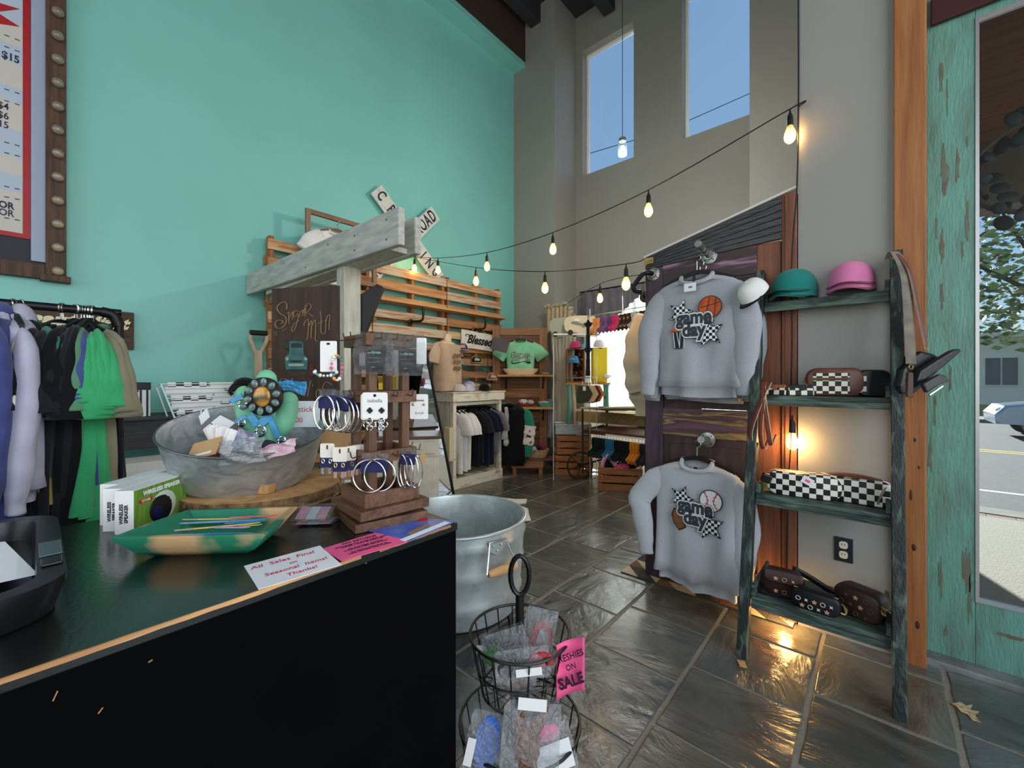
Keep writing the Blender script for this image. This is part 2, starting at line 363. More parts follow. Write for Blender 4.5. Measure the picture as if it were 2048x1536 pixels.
mb=MB(); mb.bb((GX1-DX0,0,.03),(DX1-DX0,.045,DZ1)); put('stile',mb,m_door,door,bevel=.003)
mb=MB(); mb.bb((GX0-DX0,0,.03),(GX1-DX0,.045,GZ0)); put('bottom_rail',mb,m_door,door,bevel=.003)
mb=MB(); mb.bb((GX0-DX0,0,GZ1),(GX1-DX0,.045,DZ1)); put('top_rail',mb,m_door,door,bevel=.003)
m_bead=mat('aluminium_bead',(205,205,205),.3,.8)
for a,b in (((GX0-DX0,-.004,GZ0),(GX0-DX0+.012,.03,GZ1)),((GX1-DX0-.012,-.004,GZ0),(GX1-DX0,.03,GZ1)),((GX0-DX0+.012,-.004,GZ0),(GX1-DX0-.012,.03,GZ0+.012)),((GX0-DX0+.012,-.004,GZ1-.012),(GX1-DX0-.012,.03,GZ1))):
    mb=MB(); mb.bb(a,b); put('glazing_bead',mb,m_bead,door)
mb=MB(); mb.bb((GX0-DX0+.012,.018,GZ0+.012),(GX1-DX0-.012,.024,GZ1-.012)); put('pane',mb,clearglass('door_glass',(236,242,244),.05),door)
rs=random.Random(4)
for i in range(24):
    x=rs.uniform(.01,.145); z=rs.uniform(.1,3.0); h=rs.uniform(.02,.13); wd=rs.uniform(.003,.010)
    if i>18: x=rs.uniform(.2,.7); z=rs.uniform(.06,.28); h=rs.uniform(.006,.012); wd=rs.uniform(.03,.09)
    if i in (3,9): wd=.018; h=.14
    pl=[]
    for k in range(16):
        a=2*PI*k/16; q=rs.uniform(.35,1); pl.append((x+math.cos(a)*wd*q,z+math.sin(a)*h*q))
    mb=MB(); mb.prism(pl,.0012,(0,0,0),(1,0,0),(0,0,1)); put('worn_patch',mb,m_scuff,door)
mb=MB(); mb.bb((.163,YL+.02,0),(1.45,YD+.1,.028)); 
for k in range(5): mb.bb((.163,YL+.03+k*.022,.028),(1.45,YL+.04+k*.022,.033))
t=struct(put('trim_4',mb,mat('aluminium_threshold',(170,172,172),.35,.7,c2=(130,132,130),vs=8)),'ribbed aluminium threshold under the entrance door')
p=PY(1905,15,YD-.01); mb=MB(); mb.bb((0,0,0),(.32,.02,.13)); o=put('door_sign',mb,mat('dark_maroon',(62,26,24),.5),None,(p.x-.07,YD-.028,2.93),bevel=.003); tag(o,'dark maroon sign at the top of the entrance door','sign')
# ================================================================= counter and what stands on it
CT=.95
m_cblack=mat('black_counter_top',(20,24,23),.2,c2=(28,33,31),vs=5,bump=.03,bs=120,spec=.85)
m_cface=mat('black_counter_face',(4,4,5),.7,c2=(6,6,7),vs=7,bump=.05,bs=90,spec=.05)
m_ply=wood('bare_plywood_edge',(214,164,112),(150,104,66),'y',.7,2)
ctr=thing('sales_counter','long black painted sales counter with worn plywood edges','counter',(-.771,.675,0))
mb=MB(); mb.bb((-.675,-2.4,0),(0,0,CT-.018)); put('body',mb,m_cface,ctr,bevel=.002)
mb=MB(); mb.bb((-.685,-2.4,CT-.018),(.003,.002,CT)); put('top',mb,m_cblack,ctr,bevel=.0015)
# worn edges: ragged strips of bare plywood along the front edge
rs=random.Random(3)
def worn(y0,y1,w,name='worn_edge'):
    n=max(6,int((y1-y0)/.03)); a=[];b=[]
    for i in range(n+1):
        y=y0+(y1-y0)*i/n; k=math.sin(PI*i/n)**.3; a.append((.0036,y,CT+.0004)); b.append((.0036-rs.uniform(.45,1)*w*k,y,CT+.0006))
    mb=MB(); c=[(.0042,p[1],CT-.004-rs.uniform(.2,1)*w*.8) for p in a]
    for i in range(n):
        mb.add([b[i],a[i],a[i+1],b[i+1]],[(0,1,2,3)]); mb.add([a[i],c[i],c[i+1],a[i+1]],[(0,1,2,3)])
    put(name,mb,m_ply,ctr)
worn(-.96,-.40,.0034); worn(-.40,-.25,.0022); worn(-.21,-.12,.003); worn(-.12,-.02,.0022)
for y,z,l,a,wd in ((-.66,.90,.018,1.2,.0015),(-.57,.902,.008,.3,.003),(-.62,.86,.012,.9,.0012),(-.72,.905,.006,.2,.0012),(-.83,.93,.03,.3,.002),(-.24,.93,.006,.5,.001)):
    mb=MB(); mb.beam((.0008,y,z),(.0008,y+l*.6*math.cos(a),z+l*.6*math.sin(a)),wd,.0012); put('scratch',mb,m_ply,ctr)
# --- black plastic tray with a sheet of paper
m_bpl=mat('black_plastic',(22,23,26),.3,bump=.02,bs=200)
tr=thing('paper_tray','black plastic document tray at the left end of the counter','tray',(-1.17,-.12,CT))
def rrect(x0,x1,y0,y1,r,n=5):
    out=[]
    for cx,cy,a in ((x1-r,y1-r,0),(x0+r,y1-r,90),(x0+r,y0+r,180),(x1-r,y0+r,270)):
        for i in range(n+1):
            t=math.radians(a+90*i/n); out.append((cx+r*math.cos(t),cy+r*math.sin(t)))
    return out
O=rrect(-.19,.30,-.25,.153,.07); I=rrect(-.165,.275,-.225,.122,.05)
mb=MB(); n=len(O)
lv=[(O,.004,.94),(O,.045,1.0),(O,.058,1.0),(I,.058,1),(I,.02,.97)]
vs=[];fs=[]
for P,z,s in lv:
    for p in P: vs.append((.05+(p[0]-.05)*s,-.05+(p[1]+.05)*s,z))
for k in range(4):
    for i in range(n): fs.append((k*n+i,k*n+(i+1)%n,(k+1)*n+(i+1)%n,(k+1)*n+i))
fs.append(tuple(range(4*n,5*n))); fs.append(tuple(range(n-1,-1,-1))); mb.add(vs,fs); put('rim',mb,m_bpl,tr,smooth=40)
mb=MB(); mb.bb((.06,.1245,.0582),(.145,.151,.0605)); put('grey_insert',mb,mat('slate_grey_plastic',(78,98,104),.3),tr,bevel=.001); 
mb=MB(); mb.bb((.16,.126,.0582),(.20,.15,.062)); put('clip',mb,m_bpl,tr,bevel=.002)
mb=MB(); mb.add([(-.03,.07,.062),(-.09,.12,.062),(-.15,-.1,.062),(.02,-.22,.062)],[(0,1,2,3)])
p1=PZ(76,1148,CT+.045); p2=PZ(10,1083,CT+.045); p3=PZ(-160,1100,CT+.045); p4=PZ(-160,1200,CT+.045)
mb=MB(); mb.add([p1,p2,p3,p4],[(0,1,2,3)]); o=put('paper_sheet',mb,mat('white_paper',(238,240,246),.8),solid=.0006); tag(o,'blank white sheet of paper lying in the black tray','paper')
# --- speaker boxes
m_card=mat('white_carton',(232,232,230),.5); m_gr=mat('green_print',(86,130,48),.4,c2=(120,160,60),vs=14,st=(8,1,1)); m_blk=mat('matte_black',(18,18,20),.5); m_navy=mat('navy_print',(24,24,74),.3); m_red=mat('red_print',(190,40,34),.5); m_tan=mat('tan_print',(190,190,186),.6)
A=V((-1.256,.146,CT)); d=V((-.12,.118,0)).normalized(); ang=math.atan2(d.y,d.x); back=V((-d.y,d.x,0))
if back.dot(V((-1,-1,0)))<0: back=-back
L_,T_,H_=.168,.040,.098
def spk(o,label,ins=True,rz=0):
    t=thing('speaker_box',label,'box',o,ang+rz,'boxed wireless speakers on the counter')
    # local x along the front, y: toward the back is +y or -y
    s=1 if (Matrix.Rotation(ang,3,'Z')@V((0,1,0))).dot(back)>0 else -1
    mb=MB(); mb.bb((0,0,0),(L_,s*T_,H_)); put('carton',mb,m_card,t,bevel=.001)
    if ins:
        e=-s*.0008
        def q(name,x0,x1,z0,z1,m,k=1): 
            mb=MB(); mb.bb((x0,e*k,z0),(x1,e*k*.4,z1)); return put(name,mb,m,t)
        q('front_print',.001,L_-.001,.001,H_-.001,m_gr)
        q('model_strip',.014,.052,H_-.034,H_-.026,m_red,2)
        rx=PI/2 if s>0 else PI/2
        flip=(PI/2,0,0) if s>0 else (PI/2,0,PI)
        text('WIRELESS SPEAKER',.0135,m_card,t,(L_*.5,e*2.2,H_-.014),flip,ext=.0003,bold=.0006,sx=1.02)
        text('RTS-06',.008,m_card,t,(.033,e*3,H_-.030),flip,ext=.0003)
        mb=MB(); mb.ball((0,0,0),.039,20,10,sc=(1.0,.12,.9)); put('speaker_picture',mb,m_blk,t,(.083,e*1.5,.036),smooth=True)
        mb=MB(); mb.ball((0,0,0),.042,20,10,sc=(1.0,.10,.9)); put('speaker_highlight',mb,mat('pale_print',(200,206,190),.5),t,(.089,e*1.0,.038),smooth=True)
        mb=MB(); mb.ball((0,0,0),.018,16,8,sc=(1.0,.12,1)); put('control_dial',mb,m_navy,t,(.070,e*5.0,.030),smooth=True)
    text('WIRELESS\nSPEAKER',.0105,m_blk,t,(-.0006,s*T_*.5,.046),(PI/2,-PI/2,-PI/2) if s>0 else (PI/2,PI/2,-PI/2),ext=.0003,bold=.0003,line=1.0)
    return t
spk(A,'green printed wireless speaker box at the front of its row of three')
spk(A+back*.043+d*.022,'white speaker box in the middle of the row of three',False,.01)
spk(A+back*.087+d*.066,'white speaker box at the back of the row of three',False,-.01)
# --- green dough bowl with coloured sticks
m_bowl=mat('distressed_green_bowl',(36,122,92),.5,c2=(196,160,116),vs=7,lo=.52,hi=.62,bump=.1,bs=20,det=3)
R4=[V((-1.089,.094,.997)),V((-.891,.293,.997)),V((-1.025,.406,1.0)),V((-1.187,.23,.999))]
cen=sum(R4,V())/4
def ins(q,k,z): p=cen+(q-cen)*k; return V((p.x,p.y,z))-cen_b
cen_b=V((cen.x,cen.y,CT)); bw=thing('dough_bowl','green distressed wooden dough bowl holding coloured pencils','bowl',cen_b)
def ring(k,z,n=6,bow=.0):
    out=[]
    for i in range(4):
        a=R4[i]; b=R4[(i+1)%4]
        for j in range(n):
            t=j/n; q=a.lerp(b,t); q=cen+(q-cen)*(1+bow*math.sin(PI*t)); p=cen+(q-cen)*k; out.append(V((p.x,p.y,z))-cen_b)
    return out
lv=[ring(.62,CT+.0005),ring(.8,CT+.014,bow=.03),ring(1,.996,bow=.03),ring(.995,1.0,bow=.03),ring(.90,1.0,bow=.02),ring(.72,.978),ring(.55,.966)]
mb=MB(); n=24; mb.add([p for r in lv for p in r],[(k*n+i,k*n+(i+1)%n,(k+1)*n+(i+1)%n,(k+1)*n+i) for k in range(6) for i in range(n)]+[tuple(range(6*n,7*n)),tuple(range(n-1,-1,-1))]); put('bowl',mb,m_bowl,bw,smooth=50)
cs={'blue':(58,140,226),'yellow':(232,200,104),'lilac':(196,150,206),'red':(222,104,104),'sky':(120,170,220),'pink':(230,140,170)}
for i,(k,a,b,wd,lab) in enumerate((('blue',(345,1074),(505,1068),.010,'wide blue stick at the front of the green bowl'),('yellow',(350,1064),(520,1047),.006,'yellow stick lying over the others across the green bowl'),('lilac',(430,1058),(500,1056),.006,'lilac stick under the yellow one in the green bowl'),('sky',(352,1050),(535,1040),.008,'pale blue stick behind the long yellow stick'),('yellow',(366,1042),(500,1038),.005,'thin yellow stick near the back of the green bowl'),('red',(460,1038),(556,1032),.006,'red tipped stick at the right of the green bowl'),('blue',(450,1050),(532,1043),.005,'narrow blue stick in the middle of the green bowl'),('yellow',(478,1056),(524,1050),.004,'short yellow stick at the right of the green bowl'))):
    z=.978+.006*(i%3)+.004; p=PZ(*a,z); q=PZ(*b,z+.002); dd=(q-p)
    o=thing('coloured_stick',lab,'stick',p,math.atan2(dd.y,dd.x),'coloured sticks in the green bowl'); L=dd.length
    mb=MB(); mb.tube([(L*.22,0,.003),(L*.85,0,.003),(L,0,.004)],[wd*.6,wd*.6,wd*.3],8,sq=.45); put('barrel',mb,mat('stick_'+k,cs[k],.35),o,smooth=40)
    mb=MB(); mb.tube([(0,0,.003),(L*.22,0,.003)],[wd*.62,wd*.66],8,sq=.45); put('cap',mb,film('stick_cap_'+k,tuple(min(255,int(c*.5+110)) for c in cs[k]),.25,.2,.9),o,smooth=40)
# --- clear packets with pink and white checks
m_film=film('clear_plastic',(244,246,247),.86,.08,.35,26); m_film2=film('clear_plastic_crinkled',(246,248,250),.70,.08,.6,30)
def packet(px,label,loc,rz,tilt,w=.09,h=.06):
    t=thing('checked_packet',label,'packet',loc,rot=(tilt,0,rz),group='pink checked packets on the counter')
    mb=MB(); mb.grid(lambda u,v:V(((u-.5)*w,(v-.5)*h,.006+.004*math.sin(PI*u)*math.sin(PI*v)+.001*math.sin(9*u))),8,6); put('sleeve',mb,m_film,t,solid=.0008)
    for i in range(3):
        mb=MB(); mb.grid(lambda u,v:V((-.4*w+(i+u*.94)*w*.27,-.36*h+v*h*.7,.004+.002*math.sin(PI*v))),3,3); put('tab',mb,mat('pink_tab',(222,160,178),.5) if i%2==0 else mat('pale_tab',(214,220,228),.5),t,solid=.001)
    return t
p=PZ(628,1046,CT); packet(0,'packet of pink and white checked tabs leaning by the earring stand',(p.x,p.y,CT+.022),.72,.45)
packet(0,'flat clear packet of pink tabs under another packet',(p.x+.004,p.y+.005,CT+.002),.78,0,.1,.065)
# --- paper notes
def sheet(name,label,pts,m,z=.0012,cat='note'):
    mb=MB(); q=[PZ(a,b,CT+.001) for a,b in pts]; o0=q[0]; mb.prism([(0,0)],0) if 0 else None
    vs=[v-o0 for v in q]; up=V((0,0,z)); n=len(vs); mb.add([v+up*.2 for v in vs]+[v+up for v in vs],[tuple(range(n-1,-1,-1)),tuple(range(n,2*n))]+[(i,(i+1)%n,n+(i+1)%n,n+i) for i in range(n)])
    t=thing(name,label,cat,o0); put('paper',mb,m,t); return t,o0,q
m_wp=mat('white_paper',(238,240,246),.8); m_pk=mat('hot_pink_paper',(246,96,150),.7); m_ink=mat('red_marker',(196,40,84),.7); m_bink=mat('black_ink',(40,20,34),.8)
t,o0,q=sheet('sales_note','white handwritten note about final sales on the counter edge',[(488,1133),(640,1092),(683,1130),(517,1180)],m_wp)
ax=(q[2]-q[3]).normalized(); rz=math.atan2(ax.y,ax.x); ay=V((-ax.y,ax.x,0)); c=(q[0]+q[1]+q[2]+q[3])/4-o0
W=(q[2]-q[3]).length; Hh=(q[0]-q[3]).length
for s,dx,dy,sz in (('All  Sales  Final',-.1,.30,.020),('on',.05,.10,.015),('Seasonal  Items!',.06,-.1,.018),('Thanks!',.08,-.32,.018)):
    text(s,sz,m_ink,t,c+ax*dx*W*.5+ay*dy*Hh+V((0,0,.0016)),(0,0,rz),ext=.0002,shear=.12,sx=.92)
t,o0,q=sheet('returns_note','hot pink printed returns note on the counter edge','x' and [(645,1098),(770,1060),(815,1085),(683,1123)],m_pk)
ax=(q[2]-q[3]).normalized(); rz=math.atan2(ax.y,ax.x); ay=V((-ax.y,ax.x,0)); c=(q[0]+q[1]+q[2]+q[3])/4-o0
for s,dy,sz in (('NO RETURNS',.036,.012),('EXCHANGES FOR STORE CREDIT ONLY\nWITHIN 14 DAYS OF PURCHASE',.018,.0062),('ALL SALE ITEMS ARE FINAL\nCLEARANCE ITEMS AND JEWELRY',-.004,.0062),('ALL SPECIAL ITEMS MUST BE\nSOLD UNWORN AND WASHED',-.026,.0062)):
    text(s,sz,m_bink,t,c+ay*dy*.9+V((0,0,.0016)),(0,0,rz),ext=.0002,shear=.1,bold=.0001)
t,o0,q=sheet('picture_card','blue picture card lying at the far corner of the counter',[(735,1062),(828,1033),(911,1044),(818,1083)],mat('blue_picture',(58,88,180),.25,c2=(98,130,210),vs=18),.0016,'card')
ax=(q[2]-q[3]).normalized(); rz=math.atan2(ax.y,ax.x); c=(q[0]+q[1]+q[2]+q[3])/4-o0
mb=MB(); mb.bb((-.034,-.006,0),(.034,.006,.0006)); put('gold_stroke',mb,mat('gold_brown_print',(160,120,60),.5),t,c+V((.026,.0,.0018)),(0,0,rz+.1))
mb=MB(); mb.bb((-.07,-.008,0),(.07,.008,.0005)); put('white_margin',mb,m_wp,t,c+V((.047,.004,.0017)),(0,0,rz))
mb=MB(); mb.lathe([(.014,0),(.014,.0006)],16); put('red_dot',mb,m_red,t,c+V((-.02,.045,.0018)))
# --- wooden slice, block, tilted galvanised tub
m_slice=mat('pale_cut_wood',(206,164,110),.6,c2=(170,124,76),vs=4,dist=2,st=(3,3,1),bump=.1,bs=14); m_bark=mat('tree_bark',(92,68,46),.9,c2=(150,116,78),vs=40,bump=.8,bs=40)
sl=thing('wood_slice','round bark edged wood slice under the galvanised tub','wood slice',(-1.335,.445,CT))
rs=random.Random(9); N=40; rad=[1+.03*math.sin(3*2*PI*i/N+1)+rs.uniform(-.012,.012) for i in range(N)]
def slr(k,z): return [V((math.cos(2*PI*i/N)*.155*rad[i]*k,math.sin(2*PI*i/N)*.205*rad[i]*k,z)) for i in range(N)]
mb=MB(); lv=[slr(1.0,.006),slr(1.02,.02),slr(1.0,.034)]; mb.add([p for r in lv for p in r],[(k*N+i,k*N+(i+1)%N,(k+1)*N+(i+1)%N,(k+1)*N+i) for k in range(2) for i in range(N)]); put('bark',mb,m_bark,sl,(0,0,0),(0,0,-.3),smooth=True)
mb=MB(); a=slr(.985,.0355); b=slr(.985,.0); mb.add(a+b,[tuple(range(N)),tuple(range(2*N-1,N-1,-1))]+[(i,N+i,N+(i+1)%N,(i+1)%N) for i in range(N)]); put('slab',mb,m_slice,sl,(0,0,0),(0,0,-.3))
p=PZ(521,993,CT+.036); mb=MB(); mb.box((0,0,.013),(.036,.028,.026),taper=1.25); o=put('wooden_block',mb,m_slice,None,(p.x-.028,p.y+.02,CT+.036),(0,0,.6),bevel=.002); tag(o,'small wooden block propping up the galvanised tub','block')
m_galv=mat('galvanised_steel',(186,192,194),.4,.55,c2=(146,152,154),vs=16,dist=1.5,st=(1,1,2),lo=.35,hi=.7,bump=.05,bs=12)
nrm=V((.95,-.3,0)); tilt=math.radians(17)
Z_=(nrm*math.sin(tilt)+V((0,0,1))*math.cos(tilt)); Xm=V((.3,.95,0)); TM=basis(Xm,Z_.cross(Xm),V((-1.39,.41,1.152)))
tub=thing('oval_tub','tilted galvanised oval tub of trinkets on the wood slice','tub'); tub.matrix_world=TM
mb=MB(); sx,sy=.208,.19
prof=[(.0,-.134),(.84,-.134),(.875,-.122),(.985,-.004),(1.0,.002),(.985,.004),(.965,-.004),(.85,-.118),(.0,-.124)]
mb.lathe(prof,48,sx=sx,sy=sy); put('shell',mb,m_galv,tub,smooth=50)
mb=MB(); mb.tube([(sx*math.cos(2*PI*i/48),sy*math.sin(2*PI*i/48),.002) for i in range(48)],.0032,6,closed=True); put('rolled_rim',mb,mat('dark_rim_steel',(96,98,98),.4,.8),tub,smooth=True)
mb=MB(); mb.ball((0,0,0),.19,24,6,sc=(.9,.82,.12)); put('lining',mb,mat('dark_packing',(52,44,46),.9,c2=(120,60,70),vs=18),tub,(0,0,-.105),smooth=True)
# contents of the tub
def card(name,label,pts,m,cat,group=None,th=.0012,extra=None):
    """a flat card through three corner points (a, b, d): world corners"""
    a,b,d=pts; ax=b-a; ay=d-a; t=thing(name,label,cat,group=group); t.matrix_world=basis(ax,ay,a)
    w=ax.length; h=(ay-ax.normalized()*ay.dot(ax.normalized())).length
    mb=MB(); mb.bb((0,0,0),(w,h,th)); put('card',mb,m,t); return t,w,h
m_kraft=mat('kraft_card',(196,156,108),.8)
a=PD(372,924,1.06); b=PD(432,908,1.07); d=PD(384,890,1.11)
t,w,h=card('kraft_envelope','tan kraft envelope with a white strip in the galvanised tub',(a,b,d),m_kraft,'envelope',th=.003)
mb=MB(); mb.bb((w*.25,h*.12,.003),(w*.8,h*.25,.0034)); put('white_strip',mb,m_card,t)
a=PD(393,944,1.08); b=PD(440,930,1.1); d=PD(400,905,1.14); card('red_packet','dark red packet under the kraft envelope',(a,b,d),mat('dark_red_card',(150,40,60),.5),'packet')
a=PD(403,850,1.24); b=PD(420,834,1.24); d=PD(409,822,1.26); t,w,h=card('hang_loop_card','white hanging card with a loop standing above the swing tags',(a,b,d),m_card,'card')
mb=MB(); mb.tube([(w*.5+.008*math.cos(i*PI/6),h+.002+.012*math.sin(i*PI/6),0) for i in range(7)],.0014,5); put('loop',mb,m_card,t)
a=PD(422,846,1.22); b=PD(452,862,1.2); d=PD(440,830,1.24); t,w,h=card('price_card','white price card lying on the fanned tags',(a,b,d),m_card,'card')
def crumple(name,label,cat,c,ax,ay,w,h,m,amp=.012,seed=0,nu=14,nv=12,edge=0):
    rs=random.Random(seed); ph=[(rs.uniform(4,15),rs.uniform(4,15),rs.uniform(0,6)) for _ in range(6)]
    mb=MB(); az=V(ax).cross(V(ay)).normalized(); ax=V(ax).normalized(); ay=(V(ay)-ax*V(ay).dot(ax)).normalized()
    def fn(u,v):
        z=sum(math.sin(a*u+b*v+p)*amp/4*(1 if i<3 else .6) for i,(a,b,p) in enumerate(ph)); bulge=amp*1.5*math.sin(PI*u)*math.sin(PI*v)
        return ax*(u-.5)*w*(1-.12*math.sin(PI*v*1.0))+ay*(v-.5)*h+az*(z+bulge)
    mb.grid(fn,nu,nv); o=put(name,mb,m,None,c,solid=.0006); tag(o,label,cat); return o
c=PD(482,903,1.05); toc=(V((0,0,EYE))-c).normalized()
crumple('plastic_bag','crumpled clear plastic bag at the front of the tub','bag',c,(.73,.63,.1),(-.2,-.1,1),.12,.06,m_film2,.014,1)
crumple('plastic_bag','clear bag with pink goods by the right rim of the tub','bag',PD(555,900,1.12),(.73,.6,.25),(-.5,.3,.6),.11,.045,mat('pink_pouch',(222,150,176),.3,c2=(236,222,228),vs=30),.008,2)
crumple('plastic_bag','small rainbow tinted clear bag before the cactus','bag',PD(490,880,1.12),(.73,.63,-.3),(-.1,.1,.9),.06,.05,mat('iridescent_film',(150,130,150),.2,c2=(120,150,170),vs=30,metal=.3),.006,3)
# cactus jewellery holder
m_cac=mat('mint_cactus',(128,200,164),.5,c2=(116,188,150),vs=20); m_rib=film('blue_tulle',(70,168,222),.2,.5,1.0); m_silv=mat('silver',(215,215,212),.25,1)
dc=1.24; cb=PD(522,893,dc); cc=thing('cactus_holder','mint green cactus ornament with blue ribbon standing in the tub','ornament',cb,rot=(0,0,TH))
k=dc/F
def cp(px,py,dy=0): return V(((px-522)*k,dy,(893-py)*k))
mb=MB()
def slab(path,r,th=.016):
    pts=smoothpts([cp(*p) for p in path],5); m_=len(pts); mb.tube(pts,r if isinstance(r,(int,float)) else [r[0]+(r[-1]-r[0])*i/(m_-1) for i in range(m_)],12,sq=.62,up=(0,1,0))
slab([(530,895),(530,850),(533,800),(533,762)],[.052,.031]); mb.ball(cp(533,760),.031,12,8,sc=(1,.62,1))
put('trunk',mb,m_cac,cc,smooth=True)
mb=MB(); slab([(528,850),(505,846),(490,826),(488,790)],[.030,.026]); mb.ball(cp(488,789),.026,12,8,sc=(1,.62,1)); put('arm',mb,m_cac,cc,smooth=True)
mb=MB(); slab([(535,858),(562,850),(574,828),(577,805)],[.036,.029]); mb.ball(cp(577,803),.029,12,8,sc=(1,.62,1)); put('arm',mb,m_cac,cc,smooth=True)
# ribbon bands and tails
for a,b,wd in (((516,828),(530,848),.022),((556,828),(533,848),.022),((556,838),(570,872),.016),((478,802),(500,790),.014),((488,842),(508,830),.012)):
    mb=MB(); mb.beam(cp(*a,-.036),cp(*b,-.036),wd,.004,(0,1,0)); put('ribbon_band',mb,m_rib,cc)
mb=MB(); mb.grid(lambda u,v:cp(546+68*u,768+8*u+(v-.5)*(14+14*u)+2*math.sin(9*u),-.01+.01*math.sin(7*u+3*v)),8,3); put('ribbon_tail',mb,m_rib,cc,solid=.0008)
mb=MB(); mb.grid(lambda u,v:cp(560+14*u*v,858+36*u+(v-.5)*6,-.01+.004*math.sin(8*u))+V(((v-.5)*.025,0,0)),6,3); put('ribbon_tail',mb,m_rib,cc,solid=.0008)
# gemstone flower
fl=thing('gem_flower','amber stone flower brooch ringed with turquoise gems on the cactus','brooch',PD(526,793,dc-.052),rot=(0,0,TH)); fl.scale=(1.25,1.1,1.25)
m_gem=mat('turquoise_gem',(128,164,160),.15,c2=(78,104,104),vs=30,coat=.6)
mb=MB(); mb.lathe([(.044,-.006),(.044,0),(.036,.004),(.001,.004)],24,axis=(0,-1,0)); put('dark_backing',mb,mat('dark_bronze',(40,28,22),.4,.5),fl,smooth=40)
mb=MB(); mb.ball((0,-.005,0),.022,18,10,sc=(.9,.28,1.05)); put('amber_stone',mb,mat('amber_stone',(206,150,48),.2,c2=(84,74,50),vs=14,st=(1,1,3),lo=.45,hi=.6,coat=.6),fl,smooth=True)
for i in range(10):
    a=2*PI*i/10+.2; mb=MB(); mb.ball((0,0,0),.0088,10,6,sc=(.85,.5,1.1)); put('gem',mb,m_gem,fl,(.033*math.cos(a),-.005,.033*math.sin(a)),(0,-a+PI/2,0),smooth=True)
# rings on the cactus
for (px,py,lab,s) in ((522,862,'silver ring with a square mint stone on the cactus front',1),(487,808,'chunky silver ring on the cactus arm',1.0),(564,882,'silver beaded ring at the foot of the cactus',.8),(484,846,'dark stone ring on the lower left of the cactus',.7)):
    r_=thing('finger_ring',lab,'ring',PD(px,py,dc-.05),rot=(0,0,TH),group='rings on the cactus holder')
    mb=MB(); mb.tube([(.013*s*math.cos(2*PI*i/14),0,.015*s*math.sin(2*PI*i/14)) for i in range(14)],.0032*s,6,closed=True); put('band',mb,m_silv,r_,smooth=True)
    mb=MB(); mb.ball((0,-.004,-.006*s),.009*s,8,6,sc=(1,.5,.9)); put('stone',mb,m_gem if s==1 else mat('dark_gem',(30,34,40),.2),r_,smooth=True)
    for sg in (-1,1):
        mb=MB(); mb.ball((sg*.011*s,-.004,.002),.005*s,8,5); put('leaf_setting',mb,m_silv,r_,smooth=True)
# dark cushion and lipstick sign
o=MB(); o.ball((0,0,0),.034,14,8,sc=(1.1,.8,.55)); o=put('ring_cushion',o,mat('charcoal_velvet',(58,58,64),.9),None,PD(532,893,1.18),smooth=True); tag(o,'round charcoal velvet cushion below the cactus','cushion')
a=PD(553,854,1.36); b=PD(640,854,1.36); d=PD(553,802,1.36); t,w,h=card('price_sign','white card sign pricing lipstick behind the cactus',(a,b,d),m_wp,'sign')
text('Lipstick',.026,mat('red_pencil',(222,90,80),.8),t,(w*.56,h*.68,.0016),(0,0,0),ext=.0002); text('$1.00',.024,MATS['red_pencil'],t,(w*.42,h*.26,.0016),(0,0,0),ext=.0002)

kp=PD(672,870,1.44); t=thing('kraft_carton','brown kraft carton standing behind the hoop earrings','carton',(kp.x,kp.y,CT),rz=TH); mb=MB(); mb.bb((-.055,0,.0005),(.055,.04,.185)); put('carton',mb,m_kraft,t,bevel=.002); mb=MB(); mb.bb((-.05,-.0008,.06),(-.01,-.0002,.09)); put('printed_mark',mb,m_card,t)
# ================================================================= earring spinner
m_wal=wood('walnut_stain',(116,80,58),(76,52,38),'z',.5,2.5,.2); m_walx=wood('walnut_stain_flat',(122,86,64),(80,56,42),'x',.5,2.5,.2)
sp=thing('earring_stand','stained wooden spinner stand for earrings with three tiers of hooks','stand',(-.95,.577,CT),rz=math.radians(-11))
SW=.178
mb=MB(); mb.box((0,0,.011),(SW,SW,.020)); put('base_plate',mb,m_walx,sp,bevel=.0015)
mb=MB(); mb.lathe([(.03,.020),(.03,.027)],16); put('turntable',mb,m_silv,sp)
mb=MB(); mb.box((0,0,.038),(SW,SW,.022),Matrix.Rotation(.10,3,'Z')); put('turning_plate',mb,m_walx,sp,bevel=.0015)
Rz=Matrix.Rotation(.10,3,'Z')
def ringbox(s,z,h,th,m,name):
    for dx,dy,lx,ly in ((0,-1,s,th),(0,1,s,th),(-1,0,th,s-2*th),(1,0,th,s-2*th)):
        mb=MB(); mb.box(Rz@V((dx*(s/2-th/2),dy*(s/2-th/2),z+h/2)),(lx,ly,h),Rz); put(name,mb,m,sp,bevel=.0008)
ringbox(.142,.049,.034,.010,m_walx,'tray_board')
for k,z in enumerate((.150,.292,.428)):
    ringbox(.132,z,.028,.010,m_walx,'tier_board')
for dx in (-1,1):
    for dy in (-1,1):
        mb=MB(); mb.box(Rz@V((dx*.043,dy*.043,.25)),(.020,.020,.40),Rz); put('post',mb,m_wal,sp,bevel=.001)
m_peg=mat('bronze_peg',(104,72,52),.4,.6)
for z in (.168,.310,.446):
    for s in range(4):
        R=Rz@Matrix.Rotation(s*PI/2,3,'Z')
        for u in (-.04,0,.04):
            a=R@V((u,-.066,z)); b=R@V((u,-.088,z-.003)); c=R@V((u,-.093,z+.012)); mb=MB(); mb.tube([a,b,b*.5+c*.5+V((0,0,-.004)),c],.0016,6); put('hook',mb,m_peg,sp,smooth=True)
